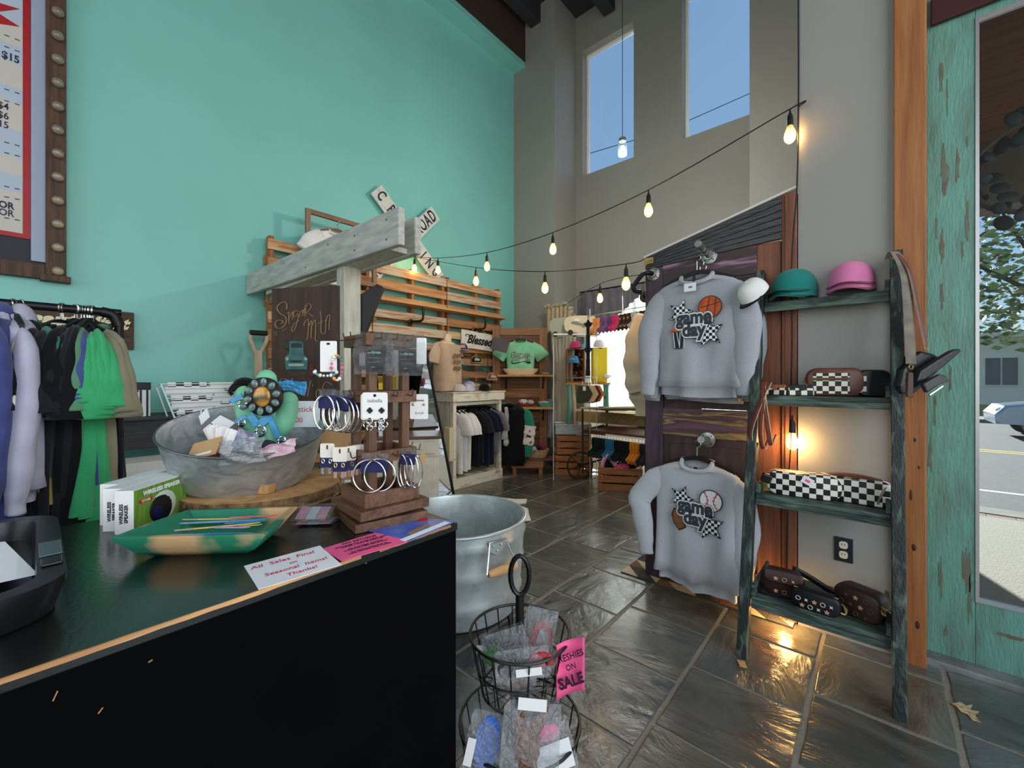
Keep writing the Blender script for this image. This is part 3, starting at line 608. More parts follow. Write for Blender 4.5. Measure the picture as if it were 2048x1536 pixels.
# merchandise on the hooks: local frame faces the viewer
def hang(name,label,cat,px,py,depth,yaw=0,group=None):
    return thing(name,label,cat,PD(px,py,depth),rz=TH+yaw,group=group)
def rect(t,name,x0,x1,z0,z1,m,y=0,th=.0012,r=.003):
    mb=MB(); mb.prism(rrect(x0,x1,z0,z1,min(r,abs(x1-x0)*.2,abs(z1-z0)*.4),3),th,(0,y,0),(1,0,0),(0,0,1)); return put(name,mb,m,t)
def hoop(t,name,x,z,r,m,y=0,w=.0016,sx=1,yaw=0):
    mb=MB(); mb.tube([(r*math.cos(2*PI*i/28)*sx,0,r*math.sin(2*PI*i/28)) for i in range(28)],w,6,closed=True); return put(name,mb,m,t,(x,y,z),(0,0,yaw),smooth=True)
m_cw=mat('card_white',(234,232,228),.6); m_nv=mat('card_navy',(24,26,76),.6); m_cr=mat('card_cream',(226,218,206),.6); m_rh=mat('rhinestone_silver',(222,222,222),.16,1,c2=(150,150,150),vs=300)
m_gold=mat('pale_gold',(214,190,140),.3,.9)
EG='carded jewellery on the earring stand'
t=hang('bracelet_card','white card with beaded bracelets on the top left hook','jewellery card',657,712,.98,group=EG)
rect(t,'card',-.019,.020,-.037,.035,m_cw); rect(t,'hole',-.004,.004,.026,.031,m_blk,-.0014,.0004)
for i,(r,z,x,c1) in enumerate(((.017,-.038,-.004,None),(.018,-.028,.022,1))):
    n=18
    for j in range(n):
        a=2*PI*j/n
        if i==0 and math.sin(a)>.4: continue
        cc_=[(210,225,220),(230,230,226),(96,150,150)] if c1 is None else [(214,104,140),(90,130,130),(230,160,70),(240,236,226)]
        col=cc_[(j//2)%len(cc_)]; mb=MB(); mb.ball((0,0,0),.0032 if j%3 else .0045,8,5); put('bead',mb,mat('bead_%d_%d_%d'%col,col,.3),t,(x+r*math.cos(a)*(1.5 if i==0 else .7),-.006,z+r*math.sin(a)*(.5 if i==0 else 1.6)),smooth=True)
def bag(px,py,label,seed,gem):
    t=hang('bracelet_packet',label,'packet',px,py,.98,group=EG)
    rs=random.Random(seed); ph=[(rs.uniform(5,14),rs.uniform(5,14),rs.uniform(0,6)) for _ in range(4)]
    for sgn in (-1,1):
        mb=MB(); mb.grid(lambda u,v:V(((u-.5)*.090*(1+.08*math.sin(4*v)),sgn*(.010*math.sin(PI*u)*math.sin(PI*min(1,v*1.3)))+sum(math.sin(a*u+b*v+p) for a,b,p in ph)*.0012,-.05+.1*v)),12,14); put('sleeve',mb,m_film,t)
    rect(t,'card',-.016,.024,-.042,.008,m_blk,.0); rect(t,'side_tag',-.034,-.02,-.03,.0,mat('grey_tag',(120,120,124),.5),.002)
    for k,zz in enumerate((.0,-.012,-.022,-.033)):
        if k==0:
            mb=MB(); mb.ball((-.003,0,0),.006,8,5,sc=(1,.5,.8)); mb.ball((.008,0,0),.006,8,5,sc=(1.2,.5,.6)); put('turquoise_charm',mb,m_gem,t,(.003,-.004,zz),smooth=True)
            rect(t,'chain',-.012,.02,zz-.0005,zz+.0005,m_silv,-.003,.001)
        else: 
            for j in range(9 if k<3 else 1):
                mb=MB(); mb.ball((0,0,0),.0019 if k<3 else .002,6,4,sc=(1,1,1) if k<3 else (6,.5,.7)); put('link',mb,m_rh,t,((-.009+j*.0031) if k<3 else .004,-.004,zz),smooth=True)
    return t
bag(747,706,'clear packet with bracelets on black card, left of the pair',5,0); bag(812,709,'clear packet with bracelets on black card, right of the pair',6,1)
t=hang('earring_card','tall white card beside the right bracelet packet','jewellery card',843,700,1.03,.3,group=EG); rect(t,'card',-.012,.012,-.035,.03,m_cw)
# hoops, left cluster
for i,(px,py,sx) in enumerate(((655,822,.55),(680,824,.72),(690,826,.7),(702,828,.6))):
    t=hang('hoop_earrings',('large silver hoops on the left hook nearest the sign','large silver hoops second from the sign','large rhinestone hoops third from the sign','large rhinestone hoops nearest the clover earrings')[i],'earrings',px,py,.985+.012*i,group='hoop earrings on the stand')
    rect(t,'clear_flap',-.02,.02,.036,.052,m_film,0,.0008); rect(t,'card',-.021,.021,.006,.037,m_nv)
    hoop(t,'hoop',-.006,-.004,.041,m_rh if i>1 else m_silv,-.004,.0022,sx,.2); hoop(t,'hoop',.006,-.006,.040,m_rh if i>1 else m_silv,.004,.0022,sx,-.2)
t=hang('clover_earrings','white card with clover drop earrings at the middle hook','earrings',750,812,.955,group=EG)
rect(t,'card',-.029,.029,-.03,.031,m_cw,0,.0012,.005); rect(t,'back_card',-.033,.022,-.032,.028,m_cr,.002,.0012,.005); text('isabella',.012,mat('grey_ink',(120,116,112),.8),t,(.0,-.0015,.012),ext=.0002)
mb=MB(); mb.lathe([(.0035,0),(.0035,.0006)],10,axis=(0,-1,0)); put('hole',mb,m_blk,t,(0,-.0014,.024))
for x in (-.011,.016):
    for dx,dz in ((1,0),(-1,0),(0,1),(0,-1)):
        mb=MB(); mb.ball((0,0,0),.0036,8,5,sc=(1,.5,1)); put('stud_petal',mb,m_blk,t,(x+dx*.0035,-.003,-.010+dz*.0035),smooth=True)
        hoop(t,'clover_ring',x+dx*.0075,-.042+dz*.0075,.0065,m_rh,-.004,.0015)
t=hang('stud_card','white card of gold studs on the right side hook','jewellery card',839,812,1.06,.0,group=EG); rect(t,'card',-.024,.022,-.033,.03,m_cw,0,.0012,.004); rect(t,'barcode_strip',-.015,.012,.012,.016,mat('grey_print',(150,130,126),.7),-.0014,.0004)
for x in (-.015,.012):
    mb=MB(); mb.ball((0,0,0),.0035,8,5); put('stud',mb,m_gold,t,(x,-.003,.004),smooth=True)
text('$16.00',.008,MATS['grey_ink'],t,(0,-.0015,-.018),ext=.0002)
# lower left cards with drop earrings
for i,(px,py,yaw) in enumerate(((655,912,.0),(680,920,.05),(697,918,.5),(706,916,.7),(714,914,.8))):
    t=hang('drop_earrings',('cream and navy card of drop earrings, outermost on the lower left','cream and navy card of rose drop earrings in front on the lower left','third cream and navy earring card on the lower left','fourth cream and navy earring card on the lower left','innermost cream and navy earring card on the lower left')[i],'earrings',px,py,.97+.012*i+(.02 if i==0 else 0),yaw,'drop earring cards on the lower left hook')
    rect(t,'card',-.017,.017,-.004,.03,m_cr,0,.0012,.004); rect(t,'navy_half',-.017,.017,-.027,-.004,m_nv); rect(t,'hook_slot',-.002,.002,.016,.026,m_peg,-.0014,.0004)
    for x in (-.009,.008):
        hoop(t,'ear_wire',x,-.012,.005,m_gold if i else m_silv,-.003,.0012,.6)
        mb=MB(); mb.box((0,0,0),(.007,.003,.014)); put('crystal_drop',mb,mat('crystal_rose',(216,180,176),.15,.5) if i else m_rh,t,(x,-.004,-.034))
# big hoops in the middle
t=hang('big_hoops','pair of very large plain silver hoops on the middle lower hook','earrings',750,940,.93,group='hoop earrings on the stand')
rect(t,'clear_flap',-.03,.03,.024,.037,m_film,0,.0008); rect(t,'card',-.032,.030,-.006,.024,m_nv)
hoop(t,'hoop',-.010,-.012,.036,m_silv,-.008,.0016); hoop(t,'hoop',.012,-.010,.036,m_silv,-.005,.0016,.95)
t=hang('hoop_earrings','silver rhinestone hoops on the lower right hook','earrings',815,938,1.02,-.1,group='hoop earrings on the stand')
rect(t,'clear_flap',-.016,.02,.036,.05,m_film,0,.0008); rect(t,'card',-.017,.02,.01,.037,m_nv)
for i in range(4): hoop(t,'hoop',-.012+.010*i,-.004-.004*(i%2),.039,m_rh if i%2 else m_silv,-.004+.004*i,.0018,.42,.3*(i-1.5))
t=hang('kraft_tag','small kraft paper tag on the right of the stand','tag',846,915,1.1); rect(t,'card',-.006,.006,-.018,.014,m_kraft)

ordw=('outermost','second','third','fourth','fifth','sixth','seventh','eighth','innermost')
for i in range(9):
    t=thing('swing_tag','%s white swing tag of the fanned bundle in the tub'%ordw[i],'tag',PD(424+4.5*i,872+1.6*i,1.17-.006*i),rot=(-.25,math.radians(-38+7*i),TH),group='fanned swing tags in the galvanised tub')
    rect(t,'card',-.014,.014,-.034,.034,m_cw if i%3 else mat('blush_card',(226,206,204),.7),0,.0016,.003)
# ================================================================= garments
m_hang=mat('black_hanger',(14,14,16),.6); m_wire=mat('chrome_wire',(205,205,205),.25,1)
def cloth(name,c,c2=None,rough=.9,bump=.05,bs=260,vs=9): 
    if c2 is None: c2=tuple(max(0,int(k*.94)) for k in c)
    return mat('cloth_'+name,c,rough,c2=c2,vs=vs,bump=bump,bs=bs,sheen=.15,spec=.2)
def front_y(x,hw,hd): 
    q=min(.999,abs(x)/hw); return -hd*(1-q**3.2)**(1/3.2)
def hanger(t,hm=None,w=.2,hook=True,dz=-.085):
    up=[(w*(i/8-1),dz-.065*abs(i/8-1)**1.5) for i in range(17)]; lo=[(x,z-.024) for x,z in reversed(up)]; mb=MB(); mb.prism(up+lo,.012,(0,.006,0),(1,0,0),(0,0,1)); put('hanger',mb,hm or m_hang,t)
    if hook:
        mb=MB(); mb.tube([(0,0,dz),(0,0,-.035)]+[(.018*math.sin(a)*1.0,0,-.018+.018*-math.cos(a)*-1*-1) if 0 else (.02*math.sin(a),0,-.016-.019*math.cos(a)) for a in [PI*k/8 for k in range(0,11)]],.0022,6); put('hook',mb,m_wire,t,smooth=True)
def garment(t,m,sleeve='short',w=.26,L=.70,hd=.045,seed=0,rip=.012,sleeve_drop=.6,hood=False,rib=False,edge=False,neck=.085,msl=None,flare=1.0,long_pts=None,belly=1.0,hang=True,nk_m=None,z0=-.115):
    rs=random.Random(seed); p1,p2,p3=[rs.uniform(0,6) for _ in range(3)]; k1=rs.choice((18,22,26))
    rows=[(z0,neck,.045,1),(z0-.008,neck+.012,.05,1),(z0-.022,.14,.046,.5),(z0-.042,.19,hd,.1),(z0-.068,.225,hd,0),(z0-.12,w*.94,hd,0),(z0-.20,w*.98,hd*1.05,0)]
    n=9
    for i in range(1,n+1):
        f=i/n; rows.append((z0-.20-(L-.20)*f,w*(1+(flare-1)*f)*(belly if 0<f<1 else 1),hd*(1.05+.25*f),0))
    if rib: rows[-1]=(rows[-1][0],w*.90,hd*.9,0); rows[-2]=(rows[-1][0]+.055,w*.92*flare,hd*1.0,0); rows.insert(-1,(rows[-1][0]+.05,w*.90,hd*.92,0)); rows[-3]=(rows[-3][0]+.0,w*1.03*flare,hd*1.4,0)
    N=44; mb=MB(); vs=[]
    for ri,(z,hw,d,nk) in enumerate(rows):
        f=max(0,(z0-.2-z)/(L-.2))
        for j in range(N):
            a=2*PI*j/N; cx=math.copysign(abs(math.cos(a))**.8,math.cos(a)); sy=math.sin(a); x=hw*cx; q=min(.999,abs(cx)); y=math.copysign(d*(1-q**3.2)**(1/3.2),sy) if abs(sy)>1e-9 else 0
            am=rip*(.25+f)*min(1,f*3+.1); y+=am*math.sin(k1*x+p1+3*z)*(1 if sy<0 else .7)+am*.5*math.sin(k1*2.1*x+p2-5*z)
            zz=z-(.05*nk*max(0,-sy)**.8 if nk else 0)*(1 if ri<3 else 1)+ (rip*.5*math.sin(9*x+p3) if ri==len(rows)-1 else 0)
            vs.append((x,y,zz))
    R=len(rows); mb.add(vs,[(i*N+j,i*N+(j+1)%N,(i+1)*N+(j+1)%N,(i+1)*N+j) for i in range(R-1) for j in range(N)])
    put('body',mb,m,t,smooth='all')
    mb=MB(); mb.tube([V(v) for v in vs[:N]],.010 if not rib else .013,6,closed=True); put('collar',mb,nk_m or m,t,smooth=True)
    for s in (-1,1):
        mb=MB(); d=sleeve_drop
        if sleeve=='none': break
        if long_pts and sleeve=='long': pts=[(s*p[0],p[1],p[2]) for p in long_pts[0 if s<0 else 1]]; rr=[.05,.072,.073,.064,.057,.046,.043]
        elif sleeve=='long': pts=[(s*.17,0,z0-.10),(s*.25,0,z0-.145),(s*(.32-.06*d),0,z0-.305),(s*(.36-.10*d),-.01,z0-.445),(s*(.37-.12*d),-.015,z0-.555),(s*(.37-.13*d),-.02,z0-.625),(s*(.37-.13*d),-.02,z0-.675)]; rr=[.055,.08,.078,.07,.064,.048,.045]
        else:
            pts=[(s*.15,0,z0-.10),(s*.22,0,z0-.135),(s*(.29-.03*d),0,z0-.185-.03*d),(s*(.345-.08*d),0,z0-.235-.05*d)]; rr=[.088,.096,.098,.100]
            if edge: kk=.72+.5*rs.random(); pts=[(s*.16,0,z0-.08),(s*.20,0,z0-.10),(s*.225,0,z0-.10-.07*kk),(s*.235,0,z0-.10-.15*kk),(s*.235,0,z0-.10-.21*kk)]; rr=[.06,.075,.085,.09,.095]
        P=smoothpts(pts,4); m_=len(P); rad=[]
        for i in range(m_):
            f=i/(m_-1)*(len(rr)-1); k=min(len(rr)-2,int(f)); rad.append((rr[k]+(rr[k+1]-rr[k])*(f-k))*(1+.04*math.sin(i*1.3+seed)))
        mb.tube(P,rad,14,sq=([.22+.55*(i/(m_-1))**1.5 for i in range(m_)] if edge else (.36 if sleeve=='short' else [.30+.22*min(1,i/(m_-1)*2) for i in range(m_)])),up=(0,1,0)); put('sleeve',mb,msl or m,t,smooth='all')
    if hood:
        mb=MB(); mb.ball((0,.02,z0-.05),.12,16,10,sc=(.95,.42,.9)); mb.tube(smoothpts([(-.09,-.02,z0-.11),(-.10,-.03,z0-.02),(0,-.03,z0+.03),(.10,-.03,z0-.02),(.09,-.02,z0-.11),(0,-.05,z0-.15)],5,True),.018,8,closed=True); put('hood',mb,m,t,smooth=True)
    if hang: hanger(t,dz=z0+.03)
    return rows
# ================================================================= garment rack
RX=-2.41; RZ=1.576
m_pipe=mat('black_iron_pipe',(24,24,27),.45,.5,c2=(38,38,40),vs=30)
rk=thing('garment_rack','black iron pipe garment rack full of hanging shirts','rack',(RX,.23,0))
mb=MB(); mb.tube(smoothpts([(0,-1.3,RZ),(0,-.1,RZ),(0,-.03,RZ-.004),(0,0,RZ-.03),(0,.005,RZ-.07)],5),.016,10); put('rail',mb,m_pipe,rk,smooth=True)
mb=MB(); mb.tube([(0,.005,RZ-.06),(0,.005,.02)],.0155,10); put('upright',mb,m_pipe,rk,smooth=True)
mb=MB(); mb.tube(smoothpts([(0,-.05,RZ),(0,-.012,RZ-.012),(0,.005,RZ-.055)],5),.021,10); put('elbow',mb,m_pipe,rk,smooth=True)
mb=MB(); mb.tube([(0,-.42,RZ),(0,-.37,RZ)],.0185,10); put('coupling',mb,m_pipe,rk,smooth=True)
mb=MB(); mb.lathe([(.05,0),(.05,.008),(.022,.012),(.022,.03)],16,(0,.005,0)); put('floor_flange',mb,m_pipe,rk,smooth=40)
m_brown=wood('brown_board',(96,66,46),(60,42,32),'y',.6,3)
mb=MB(); mb.bb((-.22,-1.3,.60),(.22,-.02,.64)); put('shelf_board',mb,m_brown,rk,bevel=.002)
mb=MB(); mb.bb((-.2,-.09,0),(-.15,-.04,.6)); mb.bb((.15,-.09,0),(.2,-.04,.6)); put('shelf_leg',mb,m_brown,rk)
C_navy=cloth('navy',(22,24,40)); C_blue=cloth('blue',(74,84,142),(62,70,124)); C_lav=cloth('lavender',(188,186,206),(172,170,192)); C_cream=cloth('cream',(222,214,196)); C_black=cloth('black',(20,20,24),(14,14,16)); C_teal=cloth('teal',(52,122,98)); C_char=cloth('charcoal',(36,36,42),(28,28,32)); C_sage=cloth('sage',(94,140,108)); C_green=cloth('green',(66,172,112),(56,156,100)); C_olive=cloth('olive',(138,134,108)); C_yel=cloth('yellow',(206,180,84)); C_white=cloth('white',(228,226,222)); C_grey=cloth('grey',(120,120,124))
def rack_y(px): return PX(px,612,RX).y
RG='shirts on the garment rack'
lst=[(-14,C_navy,'short',.74,20,0,'navy tee at the far left end of the rack'),(-6,C_blue,'hoodie',.84,6,0,'long blue hoodie second from the left on the rack'),(46,C_lav,'hoodie',.66,10,0,'pale lavender hoodie with a patch on its cuff'),(54,C_cream,'short',.62,-30,0,'cream shirt behind the lavender hoodie'),(64,C_black,'short',.70,-25,0,'black shirt just behind the cream shirt'),(82,C_char,'short',.70,-20,0,'charcoal shirt left of the teal green tee'),(100,C_teal,'short',.53,30,0,'dark teal green cropped tee among black ones'),(110,C_yel,'short',.64,28,0,'yellow shirt squeezed between black tees'),(117,C_black,'short',.78,-32,0,'black tee with a wide draped sleeve'),(128,C_char,'short',.76,-30,0,'charcoal tee second in the black set'),(136,C_black,'short',.80,-26,0,'black tee third in the black set'),(144,C_char,'short',.74,-22,0,'charcoal tee fourth in the black set'),(152,C_black,'short',.78,-16,0,'black tee last before the green shirts'),(162,C_sage,'short',.69,-14,0,'muted sage green tee first of the green set'),(170,C_blue,'short',.60,-8,0,'blue tee hidden among the green shirts'),(177,C_green,'short',.70,-8,0,'bright green tee second of the green set'),(184,C_green,'short',.71,0,0,'bright green tee third of the green set'),(191,C_green,'short',.72,6,0,'bright green tee fourth of the green set'),(198,C_green,'short',.72,12,0,'bright green tee fifth of the green set'),(206,C_green,'short',.76,20,0,'bright green tee at the front of the green set'),(219,C_olive,'short',.62,26,0,'olive grey shirt beside the rack upright'),(226,C_olive,'short',.63,32,0,'olive grey shirt last on the rack')]
rs=random.Random(11)
for i,(px,cm,kind,L,yaw,_,lab) in enumerate(lst):
    y_=math.radians(yaw*.8); tipx=.215; tx=RX+tipx*math.cos(y_); ty=PX(px,655,tx).y-tipx*math.sin(y_)
    t=thing('hoodie' if kind=='hoodie' else 'tee_shirt',lab,'hoodie' if kind=='hoodie' else 'shirt',(RX+rs.uniform(-.006,.006),ty,RZ+.017),rz=y_,group=RG)
    if kind=='hoodie': garment(t,cm,'long',w=.23,L=L,hd=.05,seed=i,rip=.02,hood=True,rib=True,sleeve_drop=1.0,z0=-.07)
    else: garment(t,cm,'short',w=.20,L=L,hd=.026,seed=i,rip=.024,edge=True,flare=.97,z0=-.075-rs.uniform(0,.03))
o=MB(); o.grid(lambda u,v:V(((u-.5)*.10,.012*math.sin(6*v+2*u),-.22*v+.0)),8,10); o=put('white_cloth',o,C_white,None,PX(88,1000,RX+.06),(0,0,-.5+PI/2),solid=.004,smooth=True); tag(o,'white cloth hanging low between rack and counter','cloth')
# ================================================================= plank sign with script lettering on the teal wall
def wallT(px,py,off=.03): return PX(px,py,XT+off)
m_plank=wood('dark_plank',(92,66,50),(58,42,34),'y',.6,3)
a=wallT(35,625); b=wallT(268,700); base=V((XT+.012,a.y,b.z)); W_=wallT(268,660).y-a.y; zt=wallT(268,625).z
sg=thing('script_sign','brown plank sign with cream script behind the garment rack','sign',base)
for k in range(3):
    h=(zt-base.z)/3; mb=MB(); mb.bb((0,0,k*h+.002),(.02,W_,(k+1)*h-.002)); put('plank',mb,m_plank,sg,bevel=.002)
m_cream=mat('cream_paint',(226,214,180),.6)
text('Beauty first',.115,m_cream,sg,(.022,W_*.44,(zt-base.z)*.66),(PI/2,0,PI/2),ext=.004,shear=.35,bold=.006,sx=1.08)
# ================================================================= marquee menu board
Xb=XT+.05; zb=1.99; mg=thing('menu_board','large marquee menu board with bulbs along its frame','sign',(XT,.149,zb)); ztop=3.4
m_frame=wood('marquee_wood',(96,70,52),(62,46,38),'z',.6,3)
mb=MB(); mb.bb((0,-.099,.03),(.07,0,ztop)); put('side_frame',mb,m_frame,mg,bevel=.003)
mb=MB(); mb.bb((0,-1.6,0),(.06,-.099,.10)); put('bottom_frame',mb,m_frame,mg,bevel=.003)
mb=MB(); mb.bb((0,-.125,-.012),(.09,.022,.03)); put('foot_block',mb,m_frame,mg,bevel=.003)
mb=MB(); mb.bb((0,-1.6,.10),(.012,-.099,ztop)); put('chalk_panel',mb,mat('charcoal_board',(52,52,60),.7),mg)
mb=MB(); mb.bb((.012,-.165,.12),(.03,-.099,ztop)); put('pale_strip',mb,mat('pale_blue_strip',(158,172,196),.5),mg)
mb=MB(); mb.bb((.012,-1.6,.265),(.022,-.167,ztop)); put('red_border',mb,mat('menu_red',(168,24,34),.5),mg)
pb=mat('menu_blue',(176,190,208),.6); pg=mat('menu_beige',(198,193,186),.6); m_nvy=mat('menu_navy_ink',(38,42,70),.7)
def menuz(y): return 1.3+(757-y)*2.79/F-zb
ys=[462,380,345,310,255,200,170,120,85,40,-60,-300]
for k in range(len(ys)-1):
    mb=MB(); mb.bb((.022,-1.6,menuz(ys[k]) if k else .295),(.024,-.202,menuz(ys[k+1]))); put('menu_stripe',mb,pg if k%2==0 else pb,mg)
def dashes(y):
    for j in range(5):
        mb=MB(); yy=-.215-j*.045; mb.bb((.0242,yy-.022,menuz(y)),(.0252,yy,menuz(y)+.006)); put('dash',mb,m_nvy,mg)
for y in (72,95,180,203,286,307,374,395,437): dashes(y)
def mtext(s,y,size,right,bold=.001): text(s,size,m_nvy,mg,(.0248,right,menuz(y)),(PI/2,0,PI/2),ext=.0005,align='RIGHT',sx=.75,bold=bold)
mtext('ADD $15',112,.068,-.215,.002); mtext('ADD $4',214,.062,-.262); mtext('ADD $6',233,.062,-.262); mtext('ADD $15',251,.062,-.262); mtext('FULL COLOR',411,.062,-.24,.002); mtext('ONE COLOR',426,.062,-.24)
mb=MB(); mb.prism([(0,0),(.10,.04),(.0,.075),(.1,.16),(-.1,.12),(-.2,.0)],.002,(.0245,-.315,menuz(55)),(0,1,0),(0,0,1)); put('red_star',mb,MATS['menu_red'],mg)
m_bulbg=mat('clear_bulb_glass',(236,234,226),.04,trans=.85,coat=.5,ior=1.25)
for k in range(14):
    mb=MB(); mb.ball((0,0,0),.031,12,8,sc=(1,1,1)); o=put('bulb',mb,m_bulbg,mg,(.10,-.042,.06+.164*k),smooth=True)
    mb=MB(); mb.lathe([(.018,0),(.018,.014)],12,axis=(1,0,0)); put('socket',mb,mat('brass_socket',(120,100,70),.4,.7),o,(-.034,0,0))
# ================================================================= black bench table and striped box, wire rack
m_tab=wood('charcoal_table',(62,60,60),(44,43,44),'y',.55,3)
tz=PX(300,832,-4.0).z; tb=thing('side_table','low charcoal table against the teal wall behind the counter','table',(-4.05,.55,0))
mb=MB(); mb.bb((-.33,-.8,tz-.012),(.33,1.0,tz)); put('table_top',mb,m_tab,tb,bevel=.003)
mb=MB(); mb.bb((.28,-.75,tz-.20),(.31,.95,tz-.012)); put('apron',mb,m_tab,tb,bevel=.003)
mb=MB(); mb.bb((-.30,-.75,tz-.50),(.30,.95,tz-.47)); put('lower_shelf',mb,m_tab,tb,bevel=.003)
for x in (-.28,.28):
    for y in (-.74,.94): mb=MB(); mb.bb((x-.03,y-.03,0),(x+.03,y+.03,tz-.012)); put('leg',mb,m_tab,tb,bevel=.003)
cx=thing('white_cabinet','low white drawer cabinet under the charcoal table','cabinet',(-3.62,.8,0)); m_cabw=mat('white_cabinet_paint',(206,204,200),.5)
ct_=PX(330,920,-3.4).z
mb=MB(); mb.bb((-.05,-.5,.02),(.22,.45,ct_)); put('body',mb,m_cabw,cx,bevel=.004)
for k in range(3): mb=MB(); mb.bb((.222,-.46,ct_-.03-.17*(k+1)),(.232,.41,ct_-.04-.17*k)); put('drawer',mb,m_cabw,cx,bevel=.003)
p=PX(252,828,-4.0); bx=thing('striped_box','black and white striped storage box on the charcoal table','box',(-4.14,p.y,tz))
bw,bd,bh=PX(301,800,-4.0).y-p.y,.26,PX(275,765,-4.0).z-tz
mb=MB(); mb.bb((-bd/2,0,0),(bd/2,bw,bh*.9)); put('carton',mb,m_card,bx)
for k in range(4):
    mb=MB(); mb.bb((bd/2+.0005,bw*(k*.27+.02),0),(bd/2+.0015,bw*(k*.27+.11),bh*.9)); put('black_stripe',mb,m_blk,bx)
    mb=MB(); mb.bb((-bd/2+bd*(k*.27+.02),bw+.0005,0),(-bd/2+bd*(k*.27+.11),bw+.0015,bh*.9)); put('black_stripe',mb,m_blk,bx)
mb=MB(); mb.bb((-bd/2-.004,-.004,bh*.78),(bd/2+.004,bw+.004,bh)); put('lid',mb,m_blk,bx,bevel=.002)
# tilted white wire rack with patterned strips
Xr=-3.75; r0=PX(322,768,Xr); r1=PX(338,845,Xr+.12); ye=PX(520,770,Xr).y-r0.y
wr=thing('wire_rack','tilted white wire rack of patterned strips','rack',(Xr,r0.y,r1.z)); hz=r0.z-r1.z
m_ww=mat('white_wire',(228,232,230),.4)
def wp(u,v): return V((.14*(1-v),.0+u*ye+.06*(1-v),hz*v))
for k in range(9):
    mb=MB(); mb.tube([wp(0,k/8),wp(1,k/8)],.0035,6); put('wire',mb,m_ww,wr)
for u in (0,1): mb=MB(); mb.tube([wp(u,0),wp(u,1),wp(u,1)+V((-.16,0,-.02)),wp(u,0)+V((-.25,0,0))],.005,6); put('end_wire',mb,m_ww,wr)
mb=MB(); mb.tube([wp(0,1)+V((-.16,0,-.02)),wp(1,1)+V((-.16,0,-.02))],.004,6); put('back_wire',mb,m_ww,wr)
m_st=[mat('strip_slash',(232,232,230),.6,c2=(24,24,28),vs=9,kind='wave',st=(0,2.0,1.4),lo=.48,hi=.52),mat('strip_dash',(236,236,234),.6,c2=(30,30,34),vs=22,kind='checker'),mat('strip_chevron',(226,226,226),.6,c2=(40,40,44),vs=9,kind='wave',st=(0,2.0,-1.4),lo=.48,hi=.52)]
for k in range(8):
    v=(k+.5)/8; u0=rs.uniform(0,.06); u1=rs.uniform(.5,.98); cut=[u0,rs.uniform(.4,.6),1.0]
    for j in range(2):
        pa=wp(cut[j]+.01,v); pb_=wp(cut[j+1]-.01,v); L=(pb_-pa).length
        t=thing('patterned_strip','%s patterned strip, %s row of the wire rack, %s half'%(('slashed','dashed','chevron')[(k+j)%3],('bottom','second','third','fourth','fifth','sixth','seventh','top')[k],('left','right')[j]),'strip',wr.location+pa+V((.0,0,0)),group='patterned strips in the wire rack')
        mb=MB(); mb.add([(-.012,0,-.028),(-.012,L,-.028),(.0-.024,L,.026),(-.024,0,.026)],[(0,1,2,3)]); put('strip',mb,m_st[(k+j)%3],t,solid=.003)
        mb=MB(); mb.bb((-.016,0,-.031),(-.010,L,-.0285)); put('backing_edge',mb,m_card,t)
p=PX(505,752,-3.85); o=MB(); o.bb((-.13,-.17,0),(.13,.17,.20)); o.add([(-.13,-.17,.2),(.13,-.17,.2),(.16,-.22,.27),(-.1,-.22,.27)],[(0,1,2,3)]); o.add([(-.13,.17,.2),(.13,.17,.2),(.16,.27,.24),(-.1,.27,.24)],[(0,1,2,3)]); o=put('cardboard_box',o,mat('cardboard',(196,176,144),.8),None,(-3.98,PX(520,760,-4.0).y+.05,tz),(0,0,.0)); o.scale=(1,1,1.0); tag(o,'open tan cardboard box behind the black cap','box')
o=bpy.data.objects[o.name]; 
# ================================================================= cap builder (used widely)
def cap(name,label,loc,rz,mc,mbill,group=None,s=1.0,tilt=0,mfront=None,patch=None,under=None,stack=1):
    t=thing(name,label,'cap',loc,rot=(tilt,0,rz),group=group); t.scale=(s,s,s)
    for q in range(stack):
        dz=.022*q
        mb=MB()
        def dome(u,v):
            a=2*PI*u; e=v*PI/2; r=.088*math.cos(e)**.75; fr=1+.10*max(0,-math.sin(a))
            return V((r*math.cos(a)*.88,r*math.sin(a)*1.05*fr,.012+.098*math.sin(e)**.9+dz))
        mb.grid(dome,20,8,wrap=True); put('crown',mb,mc,t,smooth='all')
        mb=MB(); mb.grid(lambda u,v:V((.078*(2*u-1)*(1-.22*v*v),-.062*math.sqrt(max(0,1-(2*u-1)**2*.75))-.072*v*math.sqrt(max(.04,1-(2*u-1)**2*.85)),.014+dz-.012*v+.012*(1-(2*u-1)**2)*.9)),14,5); put('bill',mb,mbill,t,solid=.003,smooth='all')
    mb=MB(); mb.ball((0,-.004,.112+.022*(stack-1)),.006,8,5,sc=(1,1,.6)); put('button',mb,mc,t,smooth=True)
    if mfront:
        mb=MB(); mb.grid(lambda u,v:dome(.75+(u-.5)*.30,.08+v*.62)*1.012+V((0,0,-.0005)),10,6); put('front_panel',mb,mfront,t,smooth='all')
    if patch:
        mb=MB(); mb.grid(lambda u,v:dome(.75+(u-.5)*.14,.2+v*.3)*1.035+V((0,-.001,-.002)),6,4); put('badge',mb,patch,t,smooth='all')
    return t
C_capb=cloth('cap_black',(14,14,15))
cap('baseball_hat','black cap upside down on the wire rack before the cardboard box',PX(490,795,Xr+.12),.9,C_capb,C_capb,s=1.35,tilt=-.5)
